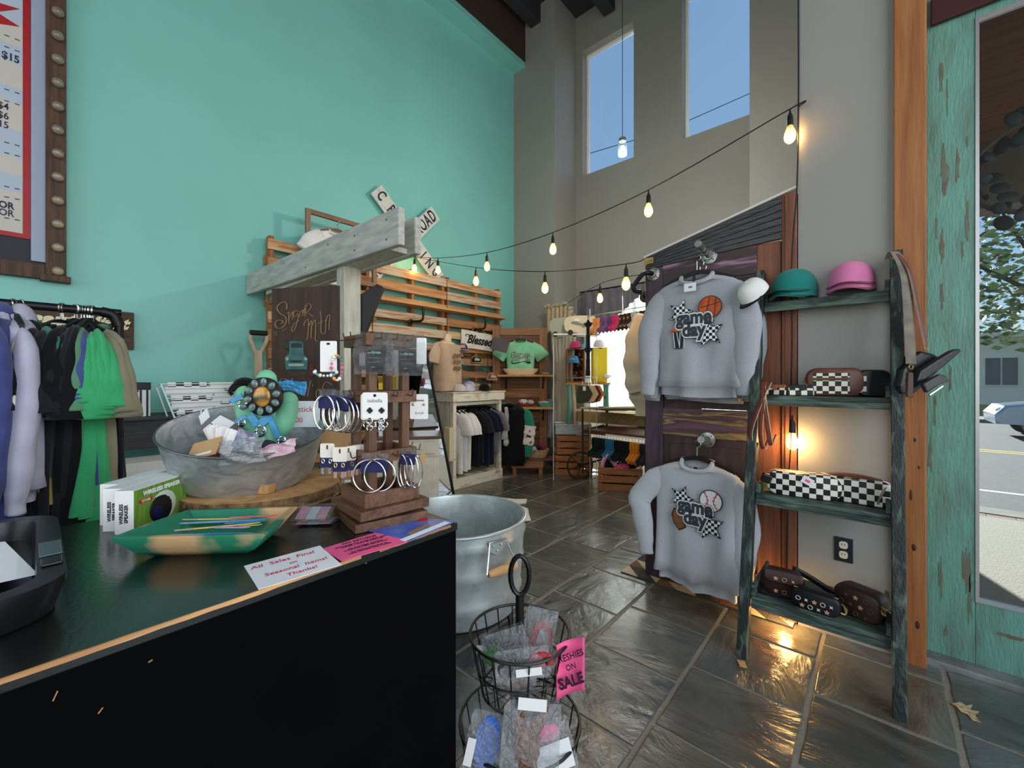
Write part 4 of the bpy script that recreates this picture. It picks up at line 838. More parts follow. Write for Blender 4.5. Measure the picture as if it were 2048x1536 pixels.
# ================================================================= shovel
sh=thing('shovel','shovel with a black grip leaning on the teal wall','shovel',PX(520,900,-4.22)); k=PX(520,900,-4.22)
def shp(px,py): return PX(px,py,-4.22)-k
m_ash=mat('pale_ash_wood',(196,178,150),.6,c2=(170,150,120),vs=5,st=(8,8,1))
mb=MB(); mb.tube([shp(500,665),shp(534,667)],.024,10); put('grip',mb,m_blk,sh,smooth=True)
for a in (500,534):
    s=-1 if a<517 else 1; mb=MB(); mb.tube(smoothpts([shp(a,668),shp(a+s*-1,680),shp(517+s*9,697),shp(516+s*5,705)],4),[.016]*13,8,sq=.6); put('yoke',mb,m_ash,sh,smooth=True)
mb=MB(); mb.beam(shp(516,701),shp(524,900)+V((0,0,-.9)),.06,.03,(1,0,0)); put('shaft',mb,m_ash,sh,bevel=.004)
# ================================================================= white timber porch frame, carved board, framed tee, pallets, crossing sign
m_wp1=mat('weathered_white_paint',(198,198,190),.6,c2=(164,166,160),vs=5,st=(1,6,6),bump=.2,bs=12,bst=(2,14,14)); m_wp2=mat('weathered_cream_paint',(206,204,186),.6,c2=(178,176,160),vs=5,st=(6,6,1),bump=.2,bs=12,bst=(14,14,2)); m_nail=mat('dark_nail',(60,56,50),.6,.4)
pf=thing('porch_frame','weathered white timber post and double beam reaching out from the teal wall','timber frame',(-2.66,1.38,0))
def PB(x,y,z): return V((x+2.66,y-1.38,z))
mb=MB(); mb.add([PB(*q) for q in ((-4.38,1.285,2.07),(-1.93,1.285,2.02),(-1.93,1.285,2.225),(-4.38,1.285,2.265),(-4.38,1.325,2.07),(-1.93,1.325,2.02),(-1.93,1.325,2.225),(-4.38,1.325,2.265))],[(0,1,2,3),(7,6,5,4),(0,4,5,1),(1,5,6,2),(2,6,7,3),(3,7,4,0)]); b1=put('front_beam',mb,m_wp1,pf,bevel=.008)
mb=MB(); mb.bb(PB(-4.38,1.44,2.02),PB(-2.0,1.485,2.235)); b2=put('rear_beam',mb,m_wp1,pf,bevel=.008)
mb=MB(); mb.bb(PB(-4.0,1.326,2.03),PB(-2.08,1.44,2.06)); put('soffit_board',mb,m_wp2,pf)
mb=MB(); mb.bb(PB(-2.715,1.325,0),PB(-2.605,1.44,2.05)); put('post',mb,m_wp2,pf,bevel=.005)
for (x,z) in ((-2.05,2.18),(-2.05,2.07),(-2.4,2.17),(-2.4,2.08),(-2.75,2.19),(-3.1,2.1),(-3.5,2.2)):
    mb=MB(); mb.ball((0,0,0),.006,8,5,sc=(1,.4,1)); put('nail',mb,m_nail,pf,PB(x,1.284,z))
m_carve=wood('dark_carved_board',(74,52,40),(46,34,28),'z',.6,2.2); m_cut=mat('carved_line_tan',(172,142,102),.7)
# carved board hung in front of the post, facing the viewer
D=2.74; o0=PD(612,800,D); kx=D/F
cbd=thing('carved_board','tall dark carved board with script and an old truck hung by the post','sign',o0,rz=TH+.06)
def cb2(px,py,dy=0): return V(((px-612)*kx,dy,(800-py)*kx))
mb=MB(); mb.prism([((545-612)*kx,-.35),((681-612)*kx,-.35),((681-612)*kx,(800-570)*kx),((545-612)*kx,(800-578)*kx)],-.03,(0,0,0),(1,0,0),(0,0,1)); put('board',mb,m_carve,cbd,bevel=.003)
def zs(pts,r=.0045,n=5): 
    mb=MB(); P=smoothpts([cb2(500+x/5.909,560+y/5.909,-.003) for x,y in pts],n); mb.tube(P,r,6,sq=.5); put('carved_stroke',mb,m_cut,cbd,smooth=True)
# S u g a R
zs([(440,350),(445,290),(410,262),(350,300),(335,350),(370,400),(430,440),(435,510),(390,570),(330,570),(312,520),(345,478),(395,490),(400,510),(375,520)],.006)
zs([(450,400),(470,385),(465,450),(470,520)]); zs([(470,460),(500,400),(515,380),(510,470)])
zs([(580,380),(545,360),(520,400),(535,440),(575,400),(570,470),(545,560),(515,610),(500,590),(530,520),(590,480)]); zs([(590,440),(600,380),(625,360),(620,430)]); zs([(625,400),(650,330),(640,430)])
zs([(660,430),(660,310),(655,300)]); zs([(655,320),(700,278),(725,320),(690,370),(660,380),(700,400),(750,435)])
# M t n
zs([(640,540),(650,500),(690,470),(690,600),(680,690),(665,708)],.005); zs([(690,560),(730,480),(725,600),(720,690)],.005); zs([(725,560),(770,470),(775,600),(770,700),(790,730)],.005)
zs([(830,370),(840,480),(835,600),(860,640),(890,600),(890,470)],.005); zs([(805,520),(860,480)]); zs([(890,500),(910,430),(940,415),(930,540),(930,590)],.005)
zs([(395,610),(450,570)],.003); zs([(300,640),(320,615),(330,650),(305,660)],.003)
# Studio row
zs([(440,1230),(440,1180),(390,1165),(360,1210),(350,1260)]); zs([(505,1160),(510,1230)]); zs([(720,1190),(690,1320),(680,1380)]); zs([(745,1230),(740,1260)],.003); zs([(840,1330),(800,1290),(780,1350),(800,1410),(835,1390),(840,1310)]); zs([(960,1240),(900,1205),(860,1250),(860,1300)])
# truck relief
m_trk=mat('truck_teal',(70,120,116),.6,c2=(52,92,92),vs=20); m_trd=mat('truck_dark',(34,44,44),.6); m_trl=mat('truck_light',(150,170,160),.6)
def tp(pts,m,name,dy,th=.006): 
    mb=MB(); mb.prism([((500+x/5.909-612)*kx,(800-560-y/5.909)*kx) for x,y in pts],th,(0,dy+th*0,0),(1,0,0),(0,0,1)); put(name,mb,m,cbd,bevel=.0015)
tp([(350,740),(420,700),(470,760),(430,880),(420,1060),(480,1130),(640,1130),(700,1060),(880,1160),(900,1100),(780,1060),(800,850),(700,760),(640,760),(400,1170),(340,1080),(345,900)][:11],mat('moss_stain',(70,66,46),.8,c2=(52,46,36),vs=18),'painted_ground',-.0005,.0012)
tp([(470,900),(475,740),(500,722),(610,722),(635,745),(640,900)],m_trk,'cab',-.001); tp([(498,750),(620,750),(622,800),(496,800)],m_trd,'windscreen',-.008,.002)
tp([(440,1060),(425,920),(470,880),(500,850),(540,820),(570,820),(620,860),(650,890),(690,930),(680,1060)],m_trk,'bonnet',-.003,.008); tp([(465,990),(650,990),(640,1020),(475,1020)],m_trl,'grille',-.012,.002); tp([(480,950),(640,950),(600,975),(510,975)],m_trd,'grille_gap',-.012,.002)
for x in (455,665):
    mb=MB(); mb.ball((0,0,0),.011,10,6,sc=(1,.4,1.1)); put('headlamp',mb,m_trl,cbd,cb2(500+x/5.909,560+935/5.909,-.013),smooth=True)
tp([(690,1140),(700,1000),(720,970),(750,1010),(755,1140)],mat('oxblood_stain',(86,36,30),.7),'figure_relief',-.001,.004)
# black metal lamp piece behind the post
o=MB(); o.prism([(0,0),(.16,.10),(.20,.08),(.07,-.25),(.02,-.28)],.05,(0,0,0),(1,0,0),(0,0,1)); o=put('black_bracket',o,m_blk,None,PD(712,600,2.86),(0,0,TH),bevel=.004); tag(o,'black metal bracket behind the white timber post','bracket')
# ================================================================= pallets on the teal wall
m_pal=[wood('pallet_a',(204,160,114),(160,114,74),'y',.7,2.4,.35),wood('pallet_b',(212,180,142),(184,130,84),'y',.7,2.6,.35,.42,.58),wood('pallet_c',(190,140,94),(146,102,66),'y',.7,2.4,.35),wood('pallet_d',(198,182,160),(178,134,92),'y',.7,2.8,.35,.45,.6)]
m_str=wood('pallet_stringer',(178,120,72),(132,84,50),'z',.7,2.4,.3)
XP=XT+.02
def pallet(label,y0,y1,z0,z1,seed):
    t=thing('wooden_pallet',label,'pallet',(XP,y0,z0),group='pallets fixed to the teal wall'); rs=random.Random(seed); W=y1-y0; H=z1-z0
    for yy in (.02,W/2,W-.06): mb=MB(); mb.bb((.018,yy,0),(.105,yy+.04,H)); put('stringer',mb,m_str,t,bevel=.003)
    n=round(H/.165)
    for i in range(n):
        z=H*(i+.5)/n; h=.098+rs.uniform(-.012,.01); mb=MB(); e=rs.uniform(-.008,.008); mb.box((.116,W/2,z),(.02,W-.006,h),Matrix.Rotation(rs.uniform(-.004,.004),3,'X')); put('slat',mb,rs.choice(m_pal),t,bevel=.003)
    for i in range(3):
        z=H*(i+.35)/3; mb=MB(); mb.bb((0,0.003,z),(.018,W-.003,z+.09)); put('back_slat',mb,m_pal[2],t,bevel=.003)
    return t
ed=[1.42,2.49,3.565,4.63]
nm=('near the carved board','in the middle','by the corner')
for i in range(3):
    pallet('upper wooden pallet on the teal wall %s'%nm[i],ed[i]+.004,ed[i+1]-.004,1.45,2.64,i); pallet('lower wooden pallet on the teal wall %s'%nm[i],ed[i]+.004,ed[i+1]-.004,.25,1.44,i+5)
m_shb=wood('shelf_board_pine',(206,158,106),(176,122,76),'y',.6,2.4,.2)
shf=thing('wall_shelf','long pine board shelf across the pallets on iron pipe hooks','shelf',(XT+.15,2.1,2.165)); mb=MB(); mb.bb((-.0,0,0),(.16,2.45,.028)); put('board',mb,m_shb,shf,bevel=.003)
for px in (835,960):
    yy=PX(px,620,XT+.2).y-2.1; mb=MB(); mb.tube(smoothpts([(.005,yy-.06,-.18),(.06,yy-.05,-.18),(.12,yy,-.17),(.135,yy+.02,-.13),(.135,yy+.02,-.005)],5),.014,8); put('pipe_bracket',mb,m_pipe,shf,smooth=True)
    mb=MB(); mb.lathe([(.036,0),(.036,.01),(.018,.014)],14,(-.008,yy-.06,-.18),axis=(1,0,0)); put('flange',mb,m_pipe,shf,smooth=40)
# hanging window frame with a white tee
fy0,fy1,fz0,fz1=1.725,2.48,2.30,2.95; XF=XT+.22
wf=thing('window_frame','old wooden window frame propped on the shelf with a tee inside','frame',(XF,fy0,fz0)); m_old=wood('old_frame_wood',(150,116,88),(104,78,58),'y',.7,3,.3); m_oldz=wood('old_frame_wood_upright',(150,124,100),(110,84,64),'z',.7,3,.3)
w=.045
for nme,a,b,m in (('stile',(0,0,0),(.035,w,fz1-fz0),m_oldz),('stile',(0,fy1-fy0-w,0),(.035,fy1-fy0,fz1-fz0),m_oldz),('rail',(0,w,0),(.035,fy1-fy0-w,w),m_old),('rail',(0,w,fz1-fz0-w),(.035,fy1-fy0-w,fz1-fz0),m_old)):
    mb=MB(); mb.bb(a,b); put(nme,mb,m,wf,bevel=.003)
p=PX(676,447,XF+.03); m_whang=wood('wooden_hanger',(132,84,48),(100,62,36),'y',.5,3)
t=thing('white_tee','white tee on a wooden hanger in the old window frame','shirt',(XF+.06,p.y-.02,fz1-.05),rz=PI/2); garment(t,C_white,'short',w=.23,L=.55,hd=.025,seed=31,sleeve_drop=.5,hang=False); hanger(t,m_whang,.2)
# ================================================================= railroad crossing sign
m_rr=mat('chipped_white_enamel',(206,206,200),.45,c2=(178,180,174),vs=14,lo=.5,hi=.7); m_rrb=mat('black_enamel',(30,30,34),.5)
XC=XT+.06; rc=PX(808,470,XC); rr=thing('crossing_sign','white crossed railroad crossing sign on the teal wall','sign',rc)
def arm(pa,pb,w,back,items,name):
    a=PX(*pa,XC+back)-rc; b=PX(*pb,XC+back)-rc; u=(b-a).normalized(); v=V((1,0,0)).cross(u); L=(b-a).length
    mb=MB(); mb.prism([(-.02,-w/2),(L+.02,-w/2),(L+.02,w/2),(-.02,w/2)],.022,a,u,v); o=put(name,mb,m_rr,rr,bevel=.004)
    M=basis(u,v); e=M.to_euler()
    for ch,f,s in items: 
        q=a+u*(L*f)+V((1,0,0))*.024; text(ch,s,m_rrb,rr,q,e,ext=.001,bold=.004,sx=.62)
arm((753,382),(876,556),.195,0,[('C',.055,.19),('R',.20,.19),('O',.36,.19),('S',.48,.19),('S',.59,.19),('I',.715,.19),('N',.82,.19),('G',.93,.19)],'crossing_arm')
arm((738,552),(868,428),.195,.025,[('R',.07,.21),('A',.19,.21),('I',.29,.21),('L',.38,.21),('R',.715,.21),('O',.79,.21),('A',.87,.21),('D',.95,.21)],'railroad_arm')
# ================================================================= back of the shop
m_shab=mat('shabby_white_paint',(226,218,196),.6,c2=(176,150,116),vs=6,st=(4,1,4),lo=.55,hi=.72,bump=.2,bs=14); m_shab2=mat('shabby_grey_white',(196,192,176),.6,c2=(168,158,138),vs=6,st=(4,4,1),lo=.45,hi=.7,bump=.2,bs=14)
cab=thing('open_wardrobe','distressed white open wardrobe cabinet holding hanging tees','cabinet',(-3.72,3.21,0)); CW=.83; CD=.40; CHt=1.14
mb=MB(); mb.bb((-CD,0,0),(-.05,.03,CHt-.1)); put('side_panel',mb,m_shab2,cab,bevel=.003)
mb=MB(); mb.bb((-CD,CW-.03,0),(-.05,CW,CHt-.1)); put('side_panel',mb,m_shab2,cab,bevel=.003)
mb=MB(); mb.bb((-CD,.03,.1),(-CD+.015,CW-.03,CHt-.1)); put('back_panel',mb,wood('cabinet_back',(150,128,100),(116,94,70),'z',.7,3),cab)
for y in (0,CW-.05): mb=MB(); mb.bb((-.05,y,.12),(0,y+.05,CHt-.1)); put('front_stile',mb,m_shab,cab,bevel=.003)
mb=MB(); mb.bb((-CD-.01,-.01,0),(.012,CW+.01,.125)); put('plinth',mb,m_shab,cab,bevel=.004)
mb=MB(); mb.bb((-CD-.02,-.025,CHt-.115),(.03,CW+.03,CHt-.015)); put('cornice',mb,m_shab,cab,bevel=.004)
mb=MB(); mb.bb((-CD-.03,-.035,CHt-.015),(.04,CW+.04,CHt)); put('top',mb,m_shab,cab,bevel=.003)
mb=MB(); mb.bb((-.045,.05,CHt-.165),(-.02,CW-.05,CHt-.125)); put('head_rail',mb,m_shab,cab,bevel=.003)
for z0,z1 in ((.16,.5),(.56,.98)):
    mb=MB(); mb.bb((-CD+.06,-.004,z0),(-.09,.001,z1)); put('side_moulding',mb,m_shab2,cab,bevel=.002)
mb=MB(); mb.tube([(-.17,.03,.99),(-.17,CW-.03,.99)],.011,8); put('hanging_rail',mb,m_wire,cab,smooth=True)
mb=MB(); mb.bb((-.10,-.06,.34),(.004,-.005,.73)); put('side_pocket',mb,mat('cream_card',(220,204,166),.7),cab,bevel=.004)
# tees inside
WG='tees hanging in the white wardrobe'
C_ivory=cloth('ivory',(232,226,214)); C_dnavy=cloth('dark_navy',(20,24,48)); m_hb=mat('horse_print_blue',(96,130,160),.8,c2=(60,86,116),vs=20); m_hbr=mat('horse_print_brown',(96,74,64),.8,c2=(54,46,44),vs=18)
def blob(rs,rx,rz,n=14,j=.3): return [(math.cos(2*PI*i/n)*rx*(1-j*rs.random()),math.sin(2*PI*i/n)*rz*(1-j*rs.random())) for i in range(n)]
def printpoly(t,pts,m,x,z,y,name='print',th=.0012):
    mb=MB(); mb.prism([(x+p[0],z+p[1]) for p in pts],th,(0,y,0),(1,0,0),(0,0,1)); return put(name,mb,m,t)
tees=[(.08,C_white,'white tee with a blue horse print at the front of the wardrobe',.74),(.15,C_white,'plain white tee second in the wardrobe',.72),(.21,C_ivory,'ivory tee third in the wardrobe',.70),(.34,C_black,'black tee in the middle of the wardrobe',.70),(.42,C_char,'charcoal tee behind the black tee in the wardrobe',.66),(.52,C_dnavy,'dark navy tee toward the right of the wardrobe',.72),(.59,C_navy,'navy tee behind the dark navy one in the wardrobe',.7),(.70,C_grey,'grey patterned tee last in the wardrobe',.56)]
for i,(y,cm,lab,L) in enumerate(tees):
    t=thing('hanging_tee',lab,'shirt',(-3.72-.145,3.21+y,1.0),rz=math.radians(6),group=WG); garment(t,cm,'short',w=.205,L=L,hd=.024,seed=40+i,rip=.012,sleeve_drop=.9,z0=-.085)
    if i==0:
        rs=random.Random(2)
        printpoly(t,blob(rs,.07,.035),m_hb,-.01,-.33,-.05); printpoly(t,blob(rs,.055,.075),m_hbr,-.035,-.44,-.051); printpoly(t,blob(rs,.06,.045),m_hbr,.045,-.42,-.051); printpoly(t,blob(rs,.085,.05),m_hb,.005,-.53,-.052); printpoly(t,[(-.1,0),(-.06,.06),(-.03,-.06),(-.07,-.1)],m_hbr,.0,-.5,-.053)
# varsity jacket on the wardrobe's right side
vj=thing('varsity_jacket','green and black jacket with a spotted white sleeve beside the wardrobe','jacket',(-3.70,4.16,1.06),rz=math.radians(28)); garment(vj,C_black,'long',w=.235,L=.80,hd=.055,seed=55,rip=.012,sleeve_drop=.9,rib=True,msl=cloth('varsity_green',(40,128,102)))
mb=MB(); mb.tube(smoothpts([(.285,-.005,-.38),(.272,-.01,-.50),(.255,-.016,-.63)],4),[.090,.085,.078]*3,14,sq=.55,up=(0,1,0)); put('spotted_sleeve',mb,mat('cow_spot',(226,214,208),.9,c2=(40,38,36),vs=24,lo=.60,hi=.63,det=2),vj,smooth=True)
sc_=thing('fringed_scarf','pale grey scarf hanging at the corner of the wardrobe','scarf',(-3.64,4.02,.93)); mb=MB(); mb.grid(lambda u,v:V((.02*math.sin(5*v+u*7),.012+.05*(u-.5)*(1+1.5*v),-.42*v)),8,12); put('drape',mb,cloth('pale_grey',(188,184,176)),sc_,solid=.006,smooth=True); mb=MB(); mb.ball((0,.02,-.46),.05,10,8,sc=(.6,1,1.1)); put('tassel',mb,MATS['cloth_pale_grey'],sc_,smooth=True)
# mannequin with a tan tee
man=thing('mannequin','headless cream mannequin torso standing on the white wardrobe','mannequin',(-3.93,3.30,CHt),rz=math.radians(106)); m_man=mat('mannequin_cream',(216,198,172),.5)
mb=MB(); mb.tube(smoothpts([(0,0,.002),(0,0,.1),(0,-.005,.3),(0,0,.5),(0,.005,.57),(0,.0,.60),(0,-.008,.66),(0,-.01,.70)],4),[.14]*5+[.135]*4+[.14]*4+[.165]*4+[.12]*4+[.06]*4+[.052]*4,16,sq=.62,up=(0,1,0)); put('torso',mb,m_man,man,smooth=True)
tt=thing('tan_tee','tan tee with an ornate print worn by the mannequin','shirt',(-3.93,3.30,CHt+.735),rz=math.radians(106)); C_tan=cloth('tan',(196,170,142)); garment(tt,C_tan,'short',w=.20,L=.60,hd=.105,seed=60,rip=.01,sleeve_drop=.8,hang=False,neck=.066,z0=-.12)
rs=random.Random(5)
for k in range(9): printpoly(tt,blob(rs,.028,.03),mat('ornate_print',(150,108,62),.8,c2=(110,76,48),vs=30),-.05+.05*(k%3),-.30-.075*(k//3),-.142,'print')
# Blessed sign
b0=PX(921,694,-4.24); bs_=thing('blessed_sign','white plank sign lettered in black script hung on the pallets','sign',b0); q=[PX(*p,-4.24)-b0 for p in ((921,694),(986,704),(986,671),(922,658))]
ax=(q[1]-q[0]); ay=(q[3]-q[0]); L=ax.length; Hh=ay.length
for k in range(2):
    a=q[0]+ay*(k*.5+.006); mb=MB(); mb.prism([(0,0),(L,0),(L,Hh*.49),(0,Hh*.49)],.02,a,ax.normalized(),ay.normalized()); put('plank',mb,mat('whitewashed_plank',(232,226,212),.6,c2=(214,206,190),vs=6,st=(4,1,6)),bs_,bevel=.002)
Mx=basis(ax,ay); 
def bst(pts,r=.007):
    mb=MB(); P=smoothpts([q[0]+ax*(x/1000)+ay*(y/1000)+V((.023,0,0)) for x,y in pts],5); mb.tube(P,r,6); put('script_stroke',mb,m_blk,bs_,smooth=True)
text('Blessed',.17,m_blk,bs_,q[0]+ax*.52+ay*.5+V((.022,0,0)),Mx.to_euler(),ext=.001,shear=.45,bold=.006,sx=.92); bst([(130,620),(100,700),(150,760),(220,720),(180,640)],.005)
mb=MB(); mb.tube(smoothpts([q[3]+ax*.3+V((.01,0,0)),q[3]+ax*.5+V((.0,0,.09)),q[3]+ax*.72+V((.01,0,0))],6),.004,6); put('twine',mb,mat('jute',(190,150,96),.9),bs_)
# caps on a tiered wire rack
cr=thing('cap_rack','black wire tiered rack for caps on the wardrobe','rack',(-4.0,3.75,CHt)); 
def wpan(c,wy,dx,tilt,name='mesh_tier'):
    mb=MB(); n=12
    for i in range(n+1):
        y=-wy/2+wy*i/n; mb.beam(V(c)+V((0,y,0)),V(c)+V((dx,y,-tilt)),.003,.003)
    for f in (0,.5,1): mb.beam(V(c)+V((dx*f,-wy/2,-tilt*f)),V(c)+V((dx*f,wy/2,-tilt*f)),.006,.006)
    put(name,mb,m_blk,cr)
wpan((-.05,-.17,.46),.30,.16,.05); wpan((-.03,.0,.30),.36,.16,.05); wpan((0,.2,.14),.36,.16,.05)
for y in (-.3,.38): mb=MB(); mb.tube([(-.06,y,0),(-.06,y,.5)],.005,6); put('rack_leg',mb,m_blk,cr)
C_cnavy=cloth('cap_navy',(50,66,100)); C_cream2=cloth('cap_mesh_tan',(186,160,128)); C_rust=cloth('cap_rust',(142,84,66)); C_pinkp=cloth('cap_pink',(196,150,136)); C_td=cloth('cap_tiedye',(88,112,160),(210,206,220),vs=8); C_wpatch=mat('cap_patch',(206,200,186),.8,c2=(90,84,78),vs=40)
def capat(px,py,X,rz,label,mc,mbill,**k): 
    p=PX(px,py,X); return cap('trucker_hat',label,p,rz,mc,mbill,'caps by the wardrobe',1.0,**k)
capat(925,704,-3.95,math.radians(50),'navy cap with a pink badge on the top wire tier',C_cream2,C_cnavy,mfront=C_cnavy,patch=C_pinkp)
capat(952,729,-3.92,math.radians(55),'black cap with a pale badge on the middle wire tier',C_cream2,C_capb,mfront=C_capb,patch=C_wpatch)
capat(983,762,-3.9,math.radians(60),'rust red cap with a round badge on the low wire tier',C_cream2,C_rust,mfront=C_rust,patch=C_wpatch)
p=PX(938,772,-3.80); cap('trucker_hat','blue and white tie dyed cap on the wardrobe top',(p.x,p.y,CHt),math.radians(20),C_td,C_td,'caps by the wardrobe',1.15)
p=PX(948,776,-3.78); cap('trucker_hat','black cap lying beside the tie dyed cap',(p.x+.04,p.y+.14,CHt),math.radians(80),C_capb,C_capb,'caps by the wardrobe',.9)
p=PX(921,776,-3.76); cap('trucker_hat','white and grey cap at the left of the tie dyed cap',(p.x+.02,p.y-.03,CHt),math.radians(-20),cloth('cap_white',(206,200,194)),cloth('cap_mauve',(150,120,126)),'caps by the wardrobe',.85)
# ================================================================= old door display in the corner
D6=6.05; k6=D6/F; dd=thing('old_door','old brown panelled door leaning in the corner with shelves fixed to it','door panel',(PD(1040,757,D6).x,PD(1040,757,D6).y,0),rz=TH)
def d6(px,py,dy=0): return V(((px-1040)*k6,dy,1.3+(757-py)*k6))
m_od=wood('old_door_wood',(168,120,80),(128,88,58),'z',.6,2.5); m_odx=wood('old_door_wood_rail',(164,118,80),(124,86,58),'x',.6,2.5); m_odp=wood('old_door_panel',(124,84,60),(92,60,44),'x',.6,2.5)
xl,xr=(985-1040)*k6,(1094-1040)*k6; zt6=2.03
for a,b in ((xl,xl+.11),(xr-.11,xr)): mb=MB(); mb.bb((a,0,0),(b,.04,zt6)); put('stile',mb,m_od,dd,bevel=.003)
for a,b in ((zt6-.1,zt6),(1.02,1.16),(.66,.82),(0,.2)): mb=MB(); mb.bb((xl+.11,0,a),(xr-.11,.04,b)); put('rail',mb,m_odx,dd,bevel=.003)
zz=.2
for a,b in ((.2,.31),(.31,.43),(.43,.55),(.55,.66),(.82,1.02),(1.16,1.30),(1.30,1.46),(1.46,1.62),(1.62,1.78),(1.78,zt6-.1)):
    mb=MB(); mb.bb((xl+.112,.015,a+.003),(xr-.112,.03,b-.003)); put('panel_board',mb,m_odp,dd,bevel=.003)
for z,xa,xb in ((1.355,995,1106),(.90,1003,1107)):
    mb=MB(); mb.bb(((xa-1040)*k6,-.22,z-.03),((xb-1040)*k6,0,z)); put('shelf',mb,m_shb,dd,bevel=.003)
    for x in (xl+.2,xr-.06): mb=MB(); mb.tube(smoothpts([(x,-.004,z-.2),(x,-.05,z-.14),(x,-.15,z-.05),(x,-.17,z-.032)],5),.010,6); put('iron_bracket',mb,m_blk,dd,smooth=True)
mt=thing('mint_tee','mint green rolled sleeve tee lettered in black on the old door','shirt',PD(1041,667,D6-.11),rz=TH); C_mint=cloth('mint',(142,214,166),(128,200,154)); garment(mt,C_mint,'short',w=.205,L=.42,hd=.05,seed=70,rip=.01,sleeve_drop=.25,flare=.92,z0=-.10)
m_mp=mat('cream_print',(214,236,214),.8)
text('Keep on',.075,m_blk,mt,(.0,-.062,-.30),bold=.006,ext=.0006,sx=1.0,shear=.1); text('Truckin',.085,m_blk,mt,(.0,-.062,-.36),bold=.006,ext=.0006,sx=1.0,shear=.1)
text('Keep on',.075,m_mp,mt,(.0,-.064,-.30),bold=.0,ext=.0006,shear=.1); text('Truckin',.085,m_mp,mt,(.0,-.064,-.36),bold=.0,ext=.0006,shear=.1)
mb=MB(); mb.tube(smoothpts([(-.13,-.063,-.40),(-.10,-.063,-.425),(0,-.063,-.41),(.05,-.063,-.40),(.12,-.063,-.425),(.14,-.063,-.41),(.09,-.063,-.405)],5),.007,6); put('print_swash',mb,m_blk,mt)
dk=PD(1000,690,5.7); pl=thing('dark_placard','tilted charcoal placard hung at the edge of the old door','placard',dk,rz=TH); mb=MB(); mb.box((0,0,0),(.235,.012,.17),Matrix.Rotation(math.radians(17),3,'Y')); put('board',mb,mat('charcoal_placard',(84,78,80),.7),pl,bevel=.002); mb=MB(); mb.tube([(-.07,.0,.1),(.0,.0,.16),(.05,0,.075)],.002,5); put('cord',mb,m_blk,pl)
def doughbowl(name,label,loc,rz,w,d,h,m,cat='bowl'):
    mb=MB(); n=20; lv=[(.72,0),(.9,h*.5),(1,h),(.93,h),(.7,h*.3)]; vs=[]
    for k_,z in lv:
        for i in range(n):
            a=2*PI*i/n; c=math.copysign(abs(math.cos(a))**.6,math.cos(a)); s=math.copysign(abs(math.sin(a))**.6,math.sin(a)); vs.append((c*w/2*k_,s*d/2*k_,z))
    mb.add(vs,[(k_*n+i,k_*n+(i+1)%n,(k_+1)*n+(i+1)%n,(k_+1)*n+i) for k_ in range(4) for i in range(n)]+[tuple(range(4*n,5*n)),tuple(range(n-1,-1,-1))]); o=put(name,mb,m,None,loc,(0,0,rz),smooth=40); return tag(o,label,cat)
def on6(px,z,dy): return dd.location+Matrix.Rotation(TH,3,'Z')@V(((px-1040)*k6,dy,0))+V((0,0,z))
doughbowl('pale_dough_bowl','long pale wooden dough bowl below the mint tee',on6(1041,1.356,-.11),TH,.52,.16,.085,mat('pale_bowl_wood',(222,196,158),.6))
m_tealb=mat('teal_bowl_paint',(88,166,146),.5)
doughbowl('teal_bowl','small teal bowl on the lower shelf of the old door',on6(1014,.901,-.11),TH,.18,.13,.05,m_tealb)
doughbowl('brown_bowl','brown wooden bowl of printed cloths on the lower shelf',on6(1050,.901,-.12),TH,.24,.13,.04,mat('brown_bowl_wood',(110,66,44),.6))
doughbowl('teal_tray','teal tray with zebra cloth at the right of the lower shelf',on6(1090,.901,-.12),TH,.22,.15,.05,m_tealb,'tray')
def lump(name,label,loc,r,m,sc=(1,1,.6),cat='cloth',seed=0,amp=.2):
    rs=random.Random(seed); mb=MB(); n,mm=14,8; ph=[(rs.randrange(2,6),rs.randrange(1,4),rs.uniform(0,6)) for _ in range(4)]
    def fn(u,v):
        a=2*PI*u; e=PI*v; q=1+amp*sum(math.sin(i*a+j*e*2+p) for i,j,p in ph)/2.2*math.sin(e)
        return V((r*math.sin(e)*math.cos(a)*q*sc[0],r*math.sin(e)*math.sin(a)*q*sc[1],-r*math.cos(e)*q*sc[2]+r*sc[2]))
    mb.grid(fn,n,mm,wrap=True); o=put(name,mb,m,None,loc,(0,0,TH),smooth='all'); return tag(o,label,cat)
C_flor=cloth('floral',(226,160,170),(236,226,216),vs=60); C_zeb=mat('cloth_zebra',(226,222,214),.9,c2=(34,34,36),vs=30,kind='wave',dist=6,lo=.45,hi=.55); C_leo=mat('cloth_leopard',(176,118,66),.9,c2=(40,28,20),vs=40,kind='voronoi',lo=.3,hi=.35)
lump('folded_cloth','pink floral cloth in the brown bowl',on6(1046,.93,-.12),.065,C_flor,seed=1); lump('folded_cloth','white floral cloth beside the pink one',on6(1060,.93,-.12),.055,cloth('floral_white',(232,222,218),(170,130,150),vs=70),seed=2); lump('folded_cloth','zebra striped cloth in the teal tray',on6(1086,.93,-.12),.07,C_zeb,(1.2,.8,.4),seed=3); lump('folded_cloth','pale cloth on the upper shelf beside the dough bowl',on6(1090,1.356,-.12),.05,cloth('straw',(206,180,140)),(1.3,.8,.3),seed=4)
